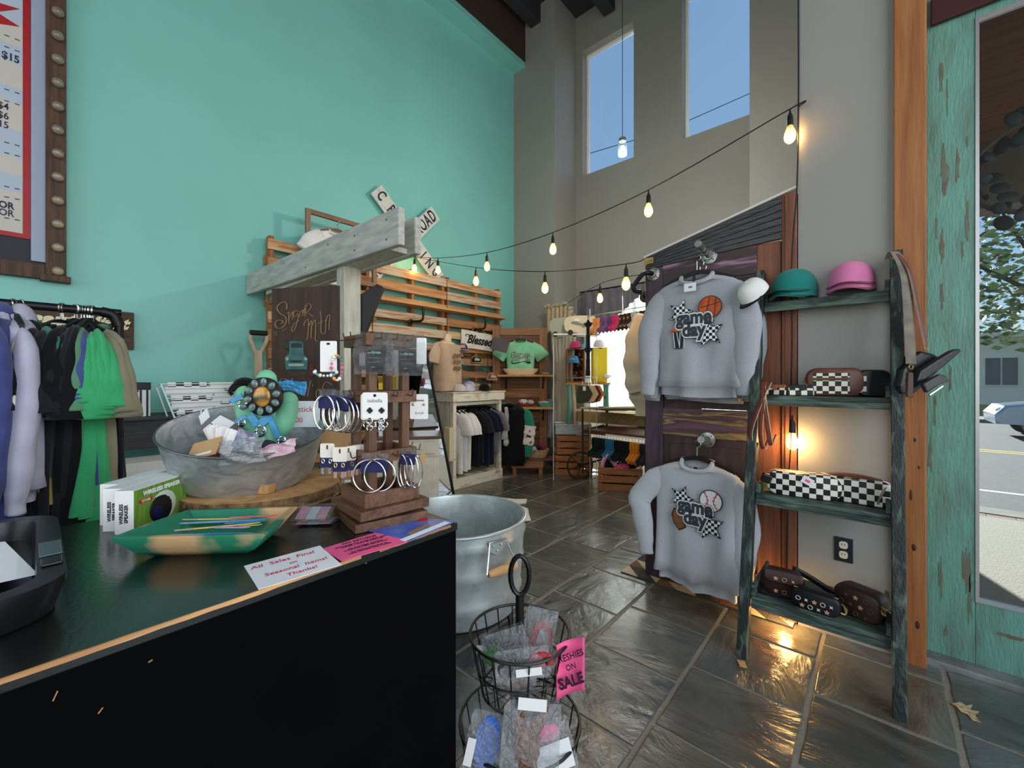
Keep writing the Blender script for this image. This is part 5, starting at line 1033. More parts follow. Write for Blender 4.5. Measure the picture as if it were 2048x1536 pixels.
# bench before it
bk=PD(1060,952,5.58); bn=thing('low_bench','low rustic wooden bench in front of the old door','bench',(bk.x,bk.y,0),rz=TH+.02); kb=5.58/F
mb=MB(); mb.bb((-.27,.0,.20),(.36,.34,.225)); put('seat_board',mb,wood('bench_board',(122,84,60),(86,58,44),'x',.6,2.5),bn,bevel=.004)
mb=MB(); mb.bb((-.25,.01,.10),(.18,.035,.2)); put('apron',mb,m_odx,bn,bevel=.003)
for x in (-.23,.12): 
    for y in (.02,.28): mb=MB(); mb.bb((x,y,0),(x+.05,y+.05,.2)); put('leg',mb,m_od,bn,bevel=.003)
def onb(x,y,z=.225): return bn.location+Matrix.Rotation(TH+.02,3,'Z')@V((x,y,0))+V((0,0,z))
doughbowl('dark_bowl','dark wooden bowl on the low bench',onb(-.13,.16),TH,.24,.2,.06,mat('dark_bowl_wood',(64,44,36),.6))
lump('silver_cloth','crumpled silvery cloth piled in the dark bowl',onb(-.13,.16,.26),.1,mat('silver_fabric',(176,178,172),.4,.3,c2=(110,112,110),vs=12),(1.1,.8,.7),seed=8,amp=.35)
doughbowl('wicker_basket','pale oval basket of bright cloths on the low bench',onb(.10,.15),TH,.34,.24,.11,mat('pale_wicker',(206,176,132),.7,c2=(176,140,96),vs=40,bump=.4,bs=60),'basket')
for i,(x,y,c,l) in enumerate(((.0,.1,(150,40,44),'red'),(.06,.16,(70,90,80),'sage'),(.12,.1,(30,30,34),'black'),(.17,.16,(150,30,90),'magenta'),(.05,.06,(200,206,200),'silver'))): lump('bandana','%s bandana in the oval basket'%l,onb(x,y,.31),.05,cloth('band_'+l,c),(1,1,.7),seed=20+i,amp=.4)
# ================================================================= leaning mirror and vanity
mq=[PD(852,702,4.35),PD(908,993,4.60),PD(800,1005,4.45),PD(742,694,4.25)]
mir=thing('leaning_mirror','tall black framed mirror leaning beside the wardrobe','mirror',mq[1]); qq=[p-mq[1] for p in mq]
mb=MB(); mb.add(qq,[(0,1,2,3)]); put('mirror_glass',mb,mat('mirror_silver',(225,228,228),.02,1),mir,solid=.008)
for a,b in ((0,1),(1,2),(2,3),(3,0)): mb=MB(); mb.beam(qq[a],qq[b],.026,.03,(.66,-.75,0)); put('frame_bar',mb,m_blk,mir,bevel=.003)
vk=PD(806,873,3.9); va=thing('white_vanity','white panelled vanity dresser with a dark wooden top','dresser',(vk.x,vk.y,0),rz=TH+.20); vz=vk.z; m_van=mat('vanity_white',(214,208,190),.55,c2=(196,188,168),vs=9)
mb=MB(); mb.bb((-.33,.0,.06),(.33,.40,vz-.03)); put('body',mb,m_van,va,bevel=.004)
mb=MB(); mb.bb((-.355,-.025,vz-.028),(.355,.42,vz)); put('top',mb,wood('vanity_top',(110,78,60),(80,56,46),'x',.35,2.5),va,bevel=.004)
for x0 in (-.30,.02):
    mb=MB(); mb.bb((x0,-.022,vz-.165),(x0+.28,.001,vz-.055)); dr=put('drawer',mb,m_van,va,bevel=.004); mb=MB(); mb.ball((x0+.14,-.034,vz-.11),.013,10,6); put('knob',mb,m_silv,dr,smooth=True)
    mb=MB(); mb.bb((x0,-.022,.12),(x0+.28,.001,vz-.2)); put('door',mb,m_van,va,bevel=.004); mb=MB(); mb.bb((x0+.05,-.036,.17),(x0+.23,-.021,vz-.25)); put('door_panel',mb,m_van,va,bevel=.003)
mb=MB(); mb.bb((-.34,-.012,vz-.19),(.34,.01,vz-.178)); put('moulding',mb,m_van,va,bevel=.002)
for x in (-.30,.27):
    mb=MB(); mb.bb((x,.01,0),(x+.04,.05,.06)); put('foot',mb,m_van,va)
# folded white papers on vanity
for i,(px,l) in enumerate(((760,'yellow topped white carton at the left on the vanity'),(786,'yellow topped white carton at the right on the vanity'))):
    p=PD(px-22,868,3.86); t=thing('tall_carton',l,'carton',(p.x,p.y,vz),rz=TH); mb=MB(); mb.bb((-.05,.06,0),(.03,.12,.42)); put('carton',mb,m_card,t,bevel=.002); mb=MB(); mb.bb((-.051,.059,.36),(.031,.121,.50)); put('yellow_band',mb,mat('yellow_card',(228,188,40),.5),t)
# cowhide rug
pts=[(905,1000),(940,992),(985,994),(1030,999),(1054,999),(1052,1007),(1030,1009),(1010,1012),(1040,1012),(1056,1018),(1058,1030),(1062,1042),(1048,1046),(1020,1044),(960,1060),(900,1080),(880,1040)]
q=[PZ(a,b,.009) for a,b in pts]; o0=sum(q,V())/len(q); mb=MB(); n=len(q); vs=[v-o0 for v in q]; mb.add(vs+[v+V((0,0,.006)) for v in vs],[tuple(range(n-1,-1,-1)),tuple(range(n,2*n))]+[(i,(i+1)%n,n+(i+1)%n,n+i) for i in range(n)]); o=put('cowhide_rug',mb,mat('cowhide',(226,222,214),.9,c2=(120,84,66),vs=3,lo=.58,hi=.62,det=2),None,o0); tag(o,'white cowhide rug on the slate floor behind the wash tub','rug')
# ================================================================= shop window display
def drape(name,label,a,b,z0,z1,m,amp=.03,waves=8,tie=None,parent=None,cat='curtain',seed=0,th=.004,ph=0):
    """hanging pleated cloth between floor-plan points a,b from z1 (top) down to z0"""
    a=V((a[0],a[1],0)); b=V((b[0],b[1],0)); u=b-a; n=V((-u.y,u.x,0)).normalized(); c=(a+b)/2
    def fn(p,q):
        z=z1+(z0-z1)*q; w=1
        if tie: w=1-(1-tie[1])*math.exp(-((q-tie[0])/.16)**2)
        pos=c+u*(p-.5)*w+n*(amp*math.sin(2*PI*waves*p+ph+.6*math.sin(3*q))+.3*amp*math.sin(2*PI*waves*2.3*p+seed))
        return V((pos.x,pos.y,z))
    mb=MB(); mb.grid(fn,waves*8,14); o=put(name,mb,m,parent,solid=th,smooth='all')
    if parent is None: tag(o,label,cat)
    return o
m_sheer=mat('sheer_white',(246,246,242),.9,tl=.85); m_lace=mat('cream_lace',(218,204,174),.9,c2=(190,172,138),vs=60,tl=.35,bump=.3,bs=90); m_gcur=cloth('grey_curtain',(112,110,118),(100,98,106)); m_ccur=mat('cream_drape',(214,206,190),.9,tl=.45)
drape('sheer_curtain','white sheer curtain across the left of the shop window',(-3.42,5.58),(-2.3,5.58),.28,2.58,m_sheer,.04,11,th=0); drape('sheer_curtain','white sheer curtain across the right of the shop window',(-2.3,5.58),(-1.18,5.58),.28,2.58,m_sheer,.04,11,seed=2,th=0)
cu=thing('grey_valance','grey valance draped across the top of the shop window','curtain',(-2.3,5.48,2.6))
def val(x0,x1,zl,zr,seed):
    def fn(u,v):
        sag=(zl+(zr-zl)*u); z=2.6-(2.6-sag)*v*(1-.12*math.sin(PI*u)); return V((x0+(x1-x0)*u+2.3,.02*math.sin(2*PI*5*u+seed)*(.4+v),z-2.6))
    mb=MB(); mb.grid(fn,36,8); put('swag',mb,m_gcur,cu,solid=.004,smooth='all')
val(-3.38,-2.72,1.98,2.22,0); val(-2.72,-2.35,2.22,2.5,1); val(-2.2,-1.3,2.5,1.95,2); val(-3.42,-3.3,2.3,1.9,3)
mb=MB(); mb.tube([(-1.12,0,.01),(1.12,0,.01)],.012,8); put('curtain_rod',mb,m_pipe,cu)
# cream lace drape at the pillar edge
pa=PY(1100,700,5.0); pb2=PY(1148,700,5.0)
drape('cream_drape','cream tied curtain at the left side of the shop window',(pa.x,5.0),(pb2.x+.03,5.0),.30,2.2,m_ccur,.022,7,(.42,.72)); lc=thing('lace_valance','cream crochet lace valance gathered above the tied curtain','curtain',(pa.x,4.95,2.3))
mb=MB(); mb.grid(lambda u,v:V((-.02+.36*u+.0,-.02+.02*math.sin(2*PI*5*u+v),.06-.50*v*(1-.35*abs(math.sin(PI*u*1.5))))),40,12); put('lace',mb,m_lace,lc,solid=.006,smooth='all')
mb=MB()
for i in range(9): mb.ball((-.02+.045*i,-.03,.05+.01*math.sin(i*2)),.035,8,6,sc=(1,.7,.8))
put('gathered_heading',mb,m_lace,lc,smooth=True)
mb=MB(); mb.grid(lambda u,v:V((.34+.10*u,-.02+.015*math.sin(9*u),.0-.32*v*(1-.5*u))),8,8); put('flowers',mb,mat('dried_flowers',(196,184,150),.9,c2=(120,112,92),vs=40,bump=.5),lc,solid=.02,smooth='all')
drape('grey_scarf','pale grey cloth tail hanging beside the old door',(PY(1094,800,4.97).x,4.96),(PY(1112,800,4.97).x,4.96),.42,1.0,cloth('pale_slate',(172,172,178)),.012,4)
# window table with burlap
wt=thing('window_table','draped display table standing in the shop window recess','table',(-2.35,5.25,0)); m_burl=cloth('burlap',(176,150,104),(154,128,86),vs=30,bump=.3)
mb=MB(); mb.bb((-1.0,-.2,.80),(1.0,.2,.84)); put('table_top',mb,m_shb,wt)
for x in (-.95,.9): mb=MB(); mb.bb((x,-.18,0),(x+.05,-.13,.8)); put('leg',mb,m_shb,wt)
mb=MB(); mb.grid(lambda u,v:V((-1.03+2.06*u,-.215-.006*math.sin(40*u)*v,.845-.15*v)),60,4); mb.add([(-1.03,-.215,.845),(1.03,-.215,.845),(1.03,.2,.845),(-1.03,.2,.845)],[(0,1,2,3)]); put('burlap_cloth',mb,m_burl,wt,solid=.004)
mb=MB(); mb.grid(lambda u,v:V((-1.0+2.0*u,-.20-.02*math.sin(70*u)*v-.03*math.sin(9*u)*v,.80-.76*v)),90,6); put('white_skirt',mb,m_ccur,wt,smooth='all')
# skateboards on a stand
ks=5.3/F; so=PD(1150,668,5.3)
def sk(px,py): return V(((px-1150)*ks,0,(668-py)*ks))
def skateboard(label,x,m,loc,arrow):
    t=thing('skateboard',label,'skateboard',loc,rz=TH,group='skateboards by the shop window')
    def o_(k): return [(x*0+c[0]*k,c[1]*k) for c in [(-.20,0),(-.19,.06),(-.15,.10),(0,.115),(.15,.115),(.20,.10),(.215,0),(.20,-.10),(.15,-.115),(0,-.115),(-.15,-.10),(-.19,-.06)]]
    mb=MB(); mb.prism(o_(1),-.014,(0,0,.12),(1,0,0),(0,0,1)); put('deck',mb,m,t,bevel=.003)
    for xx in (-.13,.12):
        mb=MB(); mb.bb((xx-.02,-.06,.0),(xx+.02,-.014,.03)); put('truck',mb,m_wire,t)
        mb=MB(); mb.lathe([(.034,0),(.034,.03)],14,(xx,-.06,.01),axis=(0,-1,0)); put('wheel',mb,m_blk,t,smooth=40)
    if arrow:
        mb=MB(); mb.prism([(-.11,.02),(.04,-.01),(.035,-.035),(.10,-.005),(.05,.03),(.045,.01),(-.10,.04)],.002,(0,-.0145,.12),(1,0,0),(0,0,1)); put('arrow_print',mb,mat('sage_print',(120,140,120),.6),t)
        mb=MB(); mb.bb((-.07,-.0165,.16),(-.01,-.0145,.19)); put('price_label',mb,m_card,t)
    return t
skateboard('cream cruiser skateboard deck with an arrow print',0,mat('cream_deck',(216,202,172),.5),so+Matrix.Rotation(TH,3,'Z')@V((.06,0,0)),True); skateboard('sage green skateboard deck behind the cream one',0,mat('sage_deck',(150,158,136),.5),so+Matrix.Rotation(TH,3,'Z')@V((-.12,.09,-.01)),False)
st=thing('white_stand','white metal display stand carrying the skateboards','stand',(so.x,so.y,0),rz=TH); mb=MB(); mb.bb((-.28,-.08,so.z-.02),(.30,.16,so.z-.002)); put('stand_shelf',mb,m_ww,st)
for x in (-.27,.28): mb=MB(); mb.tube([(x,.03,0),(x,.03,so.z-.02)],.005,8); put('stand_leg',mb,m_ww,st)
# bar with hanging socks: generic small bent sock
def sock(t,m,s=1.0):
    mb=MB(); mb.tube(smoothpts([(0,0,-.03),(0,0,-.09),(.004,0,-.13),(-.02,0,-.165),(-.06,0,-.20)],5),[.030,.031,.032,.033,.034]*5,10,sq=.25,up=(0,1,0)); put('sock',mb,m,t,smooth='all')
    mb=MB(); mb.tube([(0,0,.012),(0,0,-.03)],.002,5); mb.tube([(-.022,0,-.032),(.022,0,-.032)],.004,6); put('clip_hanger',mb,m_wire,t)
    t.scale=(s,s,s)
p0=PD(1180,632,5.2); p1=PD(1296,612,4.75)
sr=thing('sock_rack','pale metal rail rack of printed socks by the shop window','rack',(p0.x,p0.y,0)); u=p1-p0
mb=MB(); mb.tube(smoothpts([(0,0,0),(0,0,p0.z-.08),(0,0,p0.z-.02),V((0,0,p0.z))+u*.03,V((0,0,p0.z))+u],6),.006,8); put('rail',mb,mat('brushed_gold',(200,190,160),.3,.8),sr,smooth=True)
mb=MB(); mb.tube([V((u.x,u.y,0)),V((u.x,u.y,p0.z+u.z))],.006,8); put('upright',mb,MATS['brushed_gold'],sr)
sc_l=[('orange',(216,140,70)),('orange',(222,150,84)),('plum check',(104,74,116)),('plum check',(120,84,130)),('plum stripe',(90,66,104)),('magenta',(190,40,96)),('magenta',(200,60,110)),('leopard',None),('leopard',None),('leopard',None),('zebra',1),('zebra',1),('black',(26,26,28))]
ordn=('first','second','third','fourth','fifth','sixth','seventh','eighth','ninth','tenth','eleventh','twelfth','thirteenth','fourteenth','fifteenth','sixteenth')
for i,(nm_,c) in enumerate(sc_l):
    f=.10+.80*i/(len(sc_l)-1); t=thing('hanging_sock','%s sock hung %s from the left on the upper rail'%(nm_,ordn[i]),'sock',p0+u*f+V((0,0,-.012)),rz=TH+.25,group='socks on the upper rail'); sock(t,C_leo if c is None else C_zeb if c==1 else cloth('sock_%s_%d'%(nm_.replace(' ','_'),i),c),1.05)
# black dress scarf
bt=thing('black_scarf','long black scarf hung in two knots before the window','scarf',PD(1176,648,5.0),rz=TH)
for z0,z1 in ((0,-.34),(-.30,-.62)):
    mb=MB(); mb.tube(smoothpts([(0,0,z0),(0,0,z0-.05),(0,0,(z0+z1)/2),(0,0,z1)],5),[.02]*4+[.04]*5+[.05]*4+[.058]*3,12,sq=.5); put('length',mb,C_black,bt,smooth='all')
    mb=MB(); mb.prism([(-.05,.0),(-.02,.02),(0,.06),(.025,.02),(.06,.01),(.03,-.03),(0,-.05),(-.03,-.03)],.03,(0,.015,z0),(1,0,0),(0,0,1)); put('knot',mb,C_black,bt,bevel=.006)
# suitcases, caps
def case(px0,px1,py0,py1,d,m,name,label,lining,depth=.16):
    a=PD(px0,py1,d); kk=d/F; w=(px1-px0)*kk; h=(py1-py0)*kk; t=thing(name,label,'suitcase',a,rz=TH)
    for nme,b in (('side',((0,0,0),(.015,depth,h))),('side',((w-.015,0,0),(w,depth,h))),('side',((0,0,0),(w,depth,.015))),('side',((0,0,h-.015),(w,depth,h)))): mb=MB(); mb.bb(*b); put(nme,mb,m,t,bevel=.004)
    mb=MB(); mb.bb((.0,depth-.012,.0),(w,depth,h)); put('back',mb,lining,t,bevel=.004)
    mb=MB(); mb.tube([(w*.35,-.002,h*.98),(w*.4,-.03,h*.98),(w*.6,-.03,h*.98),(w*.65,-.002,h*.98)],.007,6); put('handle',mb,m_blk,t)
    return t
tp0=PD(1176,765,5.78); tt2=thing('teal_side_table','small tall table with turned teal legs carrying the suitcases','table',(tp0.x,tp0.y,0),rz=TH-.1)
mb=MB(); mb.bb((-.30,-.04,tp0.z-.03),(.30,.30,tp0.z-.002)); put('table_top',mb,m_shb,tt2,bevel=.003)
for x in (-.26,.26):
    for y in (0,.26): mb=MB(); mb.lathe([(.022,0),(.03,.03),(.016,.1),(.024,.35),(.018,.6),(.028,.85),(.020,tp0.z-.1),(.03,tp0.z-.03)],12,(x,y,0)); put('turned_leg',mb,m_tealb,tt2,smooth=True)
case(1134,1170,697,765,5.82,mat('tan_leather_case',(176,112,70),.5),'tan_suitcase','open tan suitcase standing on end with leopard lining',C_leo); case(1186,1214,695,765,5.82,mat('yellow_case',(236,212,40),.45),'yellow_suitcase','bright yellow suitcase standing on end',mat('yellow_case_back',(226,200,40),.5)); 
mb=MB(); mb.bb((-.015,-.02,-.015),(.175,0,.468)); o=put('front_lid',mb,MATS['yellow_case'],None); o.parent=bpy.data.objects['yellow_suitcase']; o.location=(.02,-.006,.02)
for (px,py,c,l) in ((1147,727,(60,150,206),'blue'),):
    cap('trucker_hat','bright blue cap with a badge in the tan suitcase',PD(px,py,5.72),TH-.3,cloth('cap_'+l,c),cloth('cap_'+l,c),'caps by the shop window',1.0,patch=C_wpatch)
cap('trucker_hat','hot pink cap on top of the tan suitcase',PD(1150,697,5.9),TH+.4,cloth('cap_hotpink',(222,64,124)),cloth('cap_hotpink',(222,64,124)),'caps by the shop window',.95); cap('trucker_hat','white cap with a pink bill on the yellow suitcase',PD(1198,695,5.88),TH-.5,cloth('cap_white2',(232,228,230)),cloth('cap_rose',(226,170,200)),'caps by the shop window',1.0); cap('trucker_hat','pale blue cap between the two suitcases',PD(1170,700,5.9),TH,cloth('cap_sky',(120,190,220)),cloth('cap_sky',(120,190,220)),'caps by the shop window',.8)
# ballcaps? dark green and orange folded beanies on clip hangers
for i,(dx,c,l) in enumerate(((0,(58,66,48),'dark olive folded garment on a clip hanger with a paper tag'),(12,(206,176,140),'cream folded garment behind the olive one'),(18,(70,56,60),'plum edged folded garment third on the short bar'),(24,(222,120,50),'orange folded garment at the right end of the short bar'))):
    t=thing('folded_garment',l,'garment',PD(1160+dx,771,4.85+.03*i),rz=TH+.2,group='folded garments on the short bar'); kk=4.85/F
    mb=MB(); mb.prism([(-.02*1,0),(.10,.0),(.155,-.10),(.10,-.19),(.0,-.21),(-.04,-.20),(-.035,-.08)],.012,(0,0,0),(1,0,0),(0,0,1)); put('cloth',mb,cloth('fold_%d'%i,c),t,bevel=.005)
    mb=MB(); mb.tube([(.03,0,0),(.03,0,.05)],.003,5); mb.tube([(-.02,0,.0),(.09,0,.0)],.006,6); put('clip_hanger',mb,m_wire,t)
    if i==0: mb=MB(); mb.bb((.03,-.016,-.06),(.065,-.0125,-.01)); put('paper_tag',mb,m_card,t)
sb=thing('short_bar','short metal bar holding clip hangers on the white stand','bar',PD(1145,766,4.83),rz=TH+.2); mb=MB(); mb.tube([(0,0,.06),(.34,.06,.06)],.006,8); put('bar',mb,m_wire,sb); mb=MB(); mb.tube([(0,0,.06),(0,.25,.06)],.006,8); put('arm',mb,m_wire,sb)
lump('small_pot','small dark pot on the window table',PD(1213,800,5.85),.035,mat('dark_pot',(70,56,50),.5),(1,1,1.0),'pot',30,.05); lump('white_figurine','small white figurine at the front of the window table',PD(1213,758,5.8),.05,m_white,(1.2,.8,.7),'figurine',31,.3); lump('dark_wallet','small black wallet on the cart top',PD(1202,815,4.9),.03,m_blk,(1.4,1,.25),'wallet',32,.05)
# ================================================================= iron cart with socks, crates
kc=5.2/F; co=PZ(1165,948,0); m_rust=mat('rusty_iron',(92,64,48),.6,.5,c2=(60,46,40),vs=30)
ca=thing('iron_cart','old iron wheeled cart used as a sock display','cart',(co.x,co.y,0),rz=TH-.12)
def cpt(px,py,d=5.2): return Matrix.Rotation(-(TH-.12),3,'Z')@(PD(px,py,d)-V((co.x,co.y,0)))
for a,b in (((1165,818,5.35),(1166,946,5.35)),((1214,820,5.6),(1214,858,5.6)),((1292,820,4.6),(1292,960,4.6))): mb=MB(); mb.tube([cpt(*a),cpt(*b)],.014,8); put('post',mb,m_rust,ca)
mb=MB(); mb.add([cpt(1160,817,5.35),cpt(1216,822,5.7),cpt(1300,822,5.1),cpt(1292,816,4.6)],[(0,1,2,3)]); put('table_top',mb,mat('cream_top',(206,196,168),.5),ca,solid=.02)
for a,b in (((1168,862,5.35),(1216,851,5.7)),((1216,851,5.7),(1300,858,5.2)),((1168,862,5.35),(1292,876,4.6))): mb=MB(); mb.beam(cpt(*a),cpt(*b),.03,.05); put('tray_rail',mb,wood('cart_rail',(110,66,46),(76,46,34),'x',.5),ca,bevel=.003)
mb=MB(); mb.add([cpt(1168,861,5.35),cpt(1216,851,5.7),cpt(1300,858,5.2),cpt(1292,875,4.6)],[(0,1,2,3)]); put('tray_board',mb,MATS['cart_rail'],ca,solid=.01)
wc=cpt(1160,931,5.4); wh=MB(); R_=.172
whe=put('wheel',MB().tube([wc+Matrix.Rotation(.35,3,'Z')@V((R_*math.cos(2*PI*i/28),0,R_*math.sin(2*PI*i/28))) for i in range(28)],.012,6,closed=True),m_rust,ca,smooth=True)
for i in range(6):
    a=2*PI*i/6+.3; mb=MB(); mb.tube([wc,wc+Matrix.Rotation(.35,3,'Z')@V((R_*math.cos(a),0,R_*math.sin(a)))],.006,6); put('spoke',mb,m_rust,whe)
mb=MB(); mb.lathe([(.03,-.03),(.03,.03)],12,wc,axis=Matrix.Rotation(.35,3,'Z')@V((0,1,0))); put('hub',mb,m_rust,whe)
mb=MB(); mb.tube([wc,cpt(1222,914,5.3),cpt(1290,930,5.0)],.012,8); put('axle',mb,m_rust,ca)
b0=PD(1182,868,5.25); b1=PD(1296,882,4.55); lb=[('dark teal',(20,44,44))]*5+[('sky blue',(40,120,160))]*3+[('black',(18,20,26))]*4+[('white edged black',(24,24,28))]+[('orange',(226,136,36))]*3+[('charcoal',(44,40,44))]*2
br=thing('sock_bar','white dotted bar under the cart tray holding socks','bar',b0); mb=MB(); mb.beam((0,0,.014),(b1-b0)+V((0,0,.014)),.012,.02); put('bar',mb,m_card,br)
cnt={}
for i,(nm_,c) in enumerate(lb):
    f=.06+.9*i/(len(lb)-1); cnt[nm_]=cnt.get(nm_,0)+1; t=thing('ankle_sock','%s sock under the iron cart, %s from the left of its colour'%(nm_,ordn[cnt[nm_]-1]),'sock',b0.lerp(b1,f),rz=TH+.5,group='socks under the cart'); sock(t,cloth('cartsock_'+nm_.replace(' ','_'),c),1.28)
m_crate=wood('crate_pine',(176,118,76),(136,86,54),'x',.65,2.5,.2); m_crend=wood('crate_end_pine',(204,164,116),(176,130,84),'y',.65,2.5,.2)
def crate(label,loc,rz,W=.46,Dp=.34,H=.25,n=3,group='pine crates'):
    t=thing('pine_crate',label,'crate',loc,rz=rz,group=group); h=H/n
    for i in range(n):
        for y in (0,Dp-.012): mb=MB(); mb.bb((-W/2,y,i*h+.004),(W/2,y+.012,(i+1)*h-.014)); put('slat',mb,m_crate,t,bevel=.002)
        for x in (-W/2+.001,W/2-.019): mb=MB(); mb.bb((x,.012,i*h+.004),(x+.018,Dp-.012,(i+1)*h-.012)); put('end_board',mb,m_crend,t,bevel=.002)
    mb=MB(); mb.bb((-W/2+.02,.012,.004),(W/2-.02,Dp-.012,.014)); put('base_board',mb,m_crate,t)
    for x in (-W/2+.02,W/2-.045):
        for y in (.013,Dp-.038): mb=MB(); mb.bb((x,y,.01),(x+.025,y+.025,H-.02)); put('corner_post',mb,m_crend,t)
    return t
c0=PZ(1147,951,0); crate('pine crate on the floor under another crate by the cart wheel',(c0.x,c0.y,.004),TH-.08,.50,.34,.27,3); crate('pine crate stacked on another under the steel tray',(c0.x,c0.y+.01,.277),TH-.05,.46,.34,.27,3)
g0=V((c0.x,c0.y,.548)); tr=thing('steel_tray','rectangular galvanised tray on top of the stacked crates','tray',g0,rz=TH-.05)
mb=MB(); 
for a,b in (((-.24,0,0),(.24,.006,.13)),((-.24,.31,0),(.24,.316,.13)),((-.24,.006,0),(-.234,.31,.13)),((.234,.006,0),(.24,.31,.13)),((-.234,.006,0),(.234,.31,.006))): mb.bb(a,b)
put('shell',mb,m_galv,tr,bevel=.002); mb=MB(); mb.tube([(-.242,-.002,.13),(.242,-.002,.13),(.242,.318,.13),(-.242,.318,.13)],.006,6,closed=True); put('rolled_rim',mb,m_galv,tr)
mb=MB(); mb.tube([(-.245,.1,.08),(-.27,.12,.06),(-.27,.19,.06),(-.245,.21,.08)],.005,6); put('handle',mb,m_wire,tr)
e0=PZ(1240,984,0); crate('open pine crate of slippers on the floor before the cart',(e0.x,e0.y,.004),TH-.22,.50,.36,.28,3)
def onc(x,y,z): return V((e0.x,e0.y,0))+Matrix.Rotation(TH-.22,3,'Z')@V((x,y,0))+V((0,0,z))
pk=thing('pink_slipper','pale pink slipper standing in the open crate','slipper',onc(-.13,.14,.19),rz=TH-.2); mb=MB(); mb.tube(smoothpts([(-.07,0,.0),(-.05,-.0,.14),(.0,0,.19),(.06,0,.12),(.11,0,.02),(.02,0,-.03)],4,True),.026,8,closed=True); put('upper',mb,cloth('slip_pink',(226,170,182)),pk,smooth=True); mb=MB(); mb.ball((.015,.02,.08),.07,12,8,sc=(1,.25,1)); put('lining',mb,C_char,pk,smooth=True)
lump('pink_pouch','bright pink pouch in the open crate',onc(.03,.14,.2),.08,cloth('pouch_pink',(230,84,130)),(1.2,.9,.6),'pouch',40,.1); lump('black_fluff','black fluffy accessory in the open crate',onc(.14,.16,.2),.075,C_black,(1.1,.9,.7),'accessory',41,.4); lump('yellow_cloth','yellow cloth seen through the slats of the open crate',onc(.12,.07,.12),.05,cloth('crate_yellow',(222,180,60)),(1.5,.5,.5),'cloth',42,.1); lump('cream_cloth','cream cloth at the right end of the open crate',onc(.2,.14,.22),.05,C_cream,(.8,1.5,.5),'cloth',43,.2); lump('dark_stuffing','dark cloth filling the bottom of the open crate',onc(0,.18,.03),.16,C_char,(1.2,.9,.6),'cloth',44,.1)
# puffer jacket hung from the pipe by the purple door
pj=thing('puffer_jacket','cream quilted puffer jacket hanging behind the painted door','jacket',PD(1336,600,3.1),rz=TH+math.radians(-12)); C_puf=mat('cloth_puffer',(206,190,164),.6,c2=(196,180,152),vs=6,bump=.15,bs=14)
mb=MB(); N=40; vs=[]; rows=[(-.03,.07,.05),(-.08,.15,.09),(-.16,.23,.11),(-.30,.26,.125),(-.45,.275,.13),(-.60,.28,.13),(-.72,.275,.12),(-.77,.25,.10),(-.80,.24,.095),(-.86,.235,.09)]
Z=[]; 
for i in range(len(rows)-1):
    for k_ in range(3):
        f=k_/3; Z.append(tuple(rows[i][j]+(rows[i+1][j]-rows[i][j])*f for j in range(3)))
Z.append(rows[-1])
for z,hw,hd in Z:
    q=1+.035*math.sin(z*2*PI/.155)
    for j in range(N):
        a=2*PI*j/N; vs.append((hw*math.copysign(abs(math.cos(a))**.75,math.cos(a))*q,hd*math.sin(a)*q,z))
mb.add(vs,[(i*N+j,i*N+(j+1)%N,(i+1)*N+(j+1)%N,(i+1)*N+j) for i in range(len(Z)-1) for j in range(N)]); put('body',mb,C_puf,pj,smooth='all')
for s in (-1,1):
    mb=MB(); P=smoothpts([(s*.14,0,-.14),(s*.20,-.02,-.26),(s*.225,-.05,-.42),(s*.22,-.07,-.58),(s*.20,-.08,-.68)],5); mb.tube(P,[.095+.008*math.sin(i*1.25) for i in range(len(P))],14,sq=.8,up=(0,1,0)); put('sleeve',mb,C_puf,pj,smooth='all')
mb=MB(); mb.tube([(.07*math.cos(2*PI*i/16),.05*math.sin(2*PI*i/16),-.02) for i in range(16)],.03,8,closed=True); put('collar',mb,C_puf,pj,smooth=True); hanger(pj,dz=-.02)

pq=PD(1336,600,3.1); t=thing('pipe_hook','black pipe arm behind the painted door holding the puffer jacket','hook',(pq.x,2.69,pq.z-.035)); mb=MB(); mb.tube([(0,0,0),(0,pq.y-2.69+.06,0)],.013,8); put('pipe',mb,m_pipe,t,smooth=True); mb=MB(); mb.lathe([(.04,0),(.04,.01)],14,axis=(0,1,0)); put('flange',mb,m_pipe,t)
# ================================================================= painted door, sweatshirts
def ddep(p): return p.x*_f[0]+p.y*_f[1]
YF=2.645
def multi(name,stops,st,vs=2.2,rough=.55,bump=.25,dist=.6):
    m=bpy.data.materials.new(name); m.use_nodes=True; nt=m.node_tree; b=nt.nodes['Principled BSDF']; L=nt.links.new; N=nt.nodes.new
    tc=N('ShaderNodeTexCoord'); mp=N('ShaderNodeMapping'); mp.inputs['Scale'].default_value=st; L(tc.outputs['Object'],mp.inputs['Vector'])
    n=N('ShaderNodeTexNoise'); n.inputs['Scale'].default_value=vs; n.inputs['Detail'].default_value=6; n.inputs['Distortion'].default_value=dist; L(mp.outputs[0],n.inputs['Vector'])
    r=N('ShaderNodeValToRGB'); e=r.color_ramp.elements
    while len(e)>1: e.remove(e[0])
    e[0].position=stops[0][0]; e[0].color=lin(stops[0][1])
    for p,c in stops[1:]: x=e.new(p); x.color=lin(c)
    L(n.outputs['Fac'],r.inputs['Fac']); L(r.outputs['Color'],b.inputs['Base Color']); b.inputs['Roughness'].default_value=rough
    bp=N('ShaderNodeBump'); bp.inputs['Strength'].default_value=bump; bp.inputs['Distance'].default_value=.01; L(n.outputs['Fac'],bp.inputs['Height']); L(bp.outputs[0],b.inputs['Normal'])
    MATS[name]=m; return m
DK=(48,34,34)
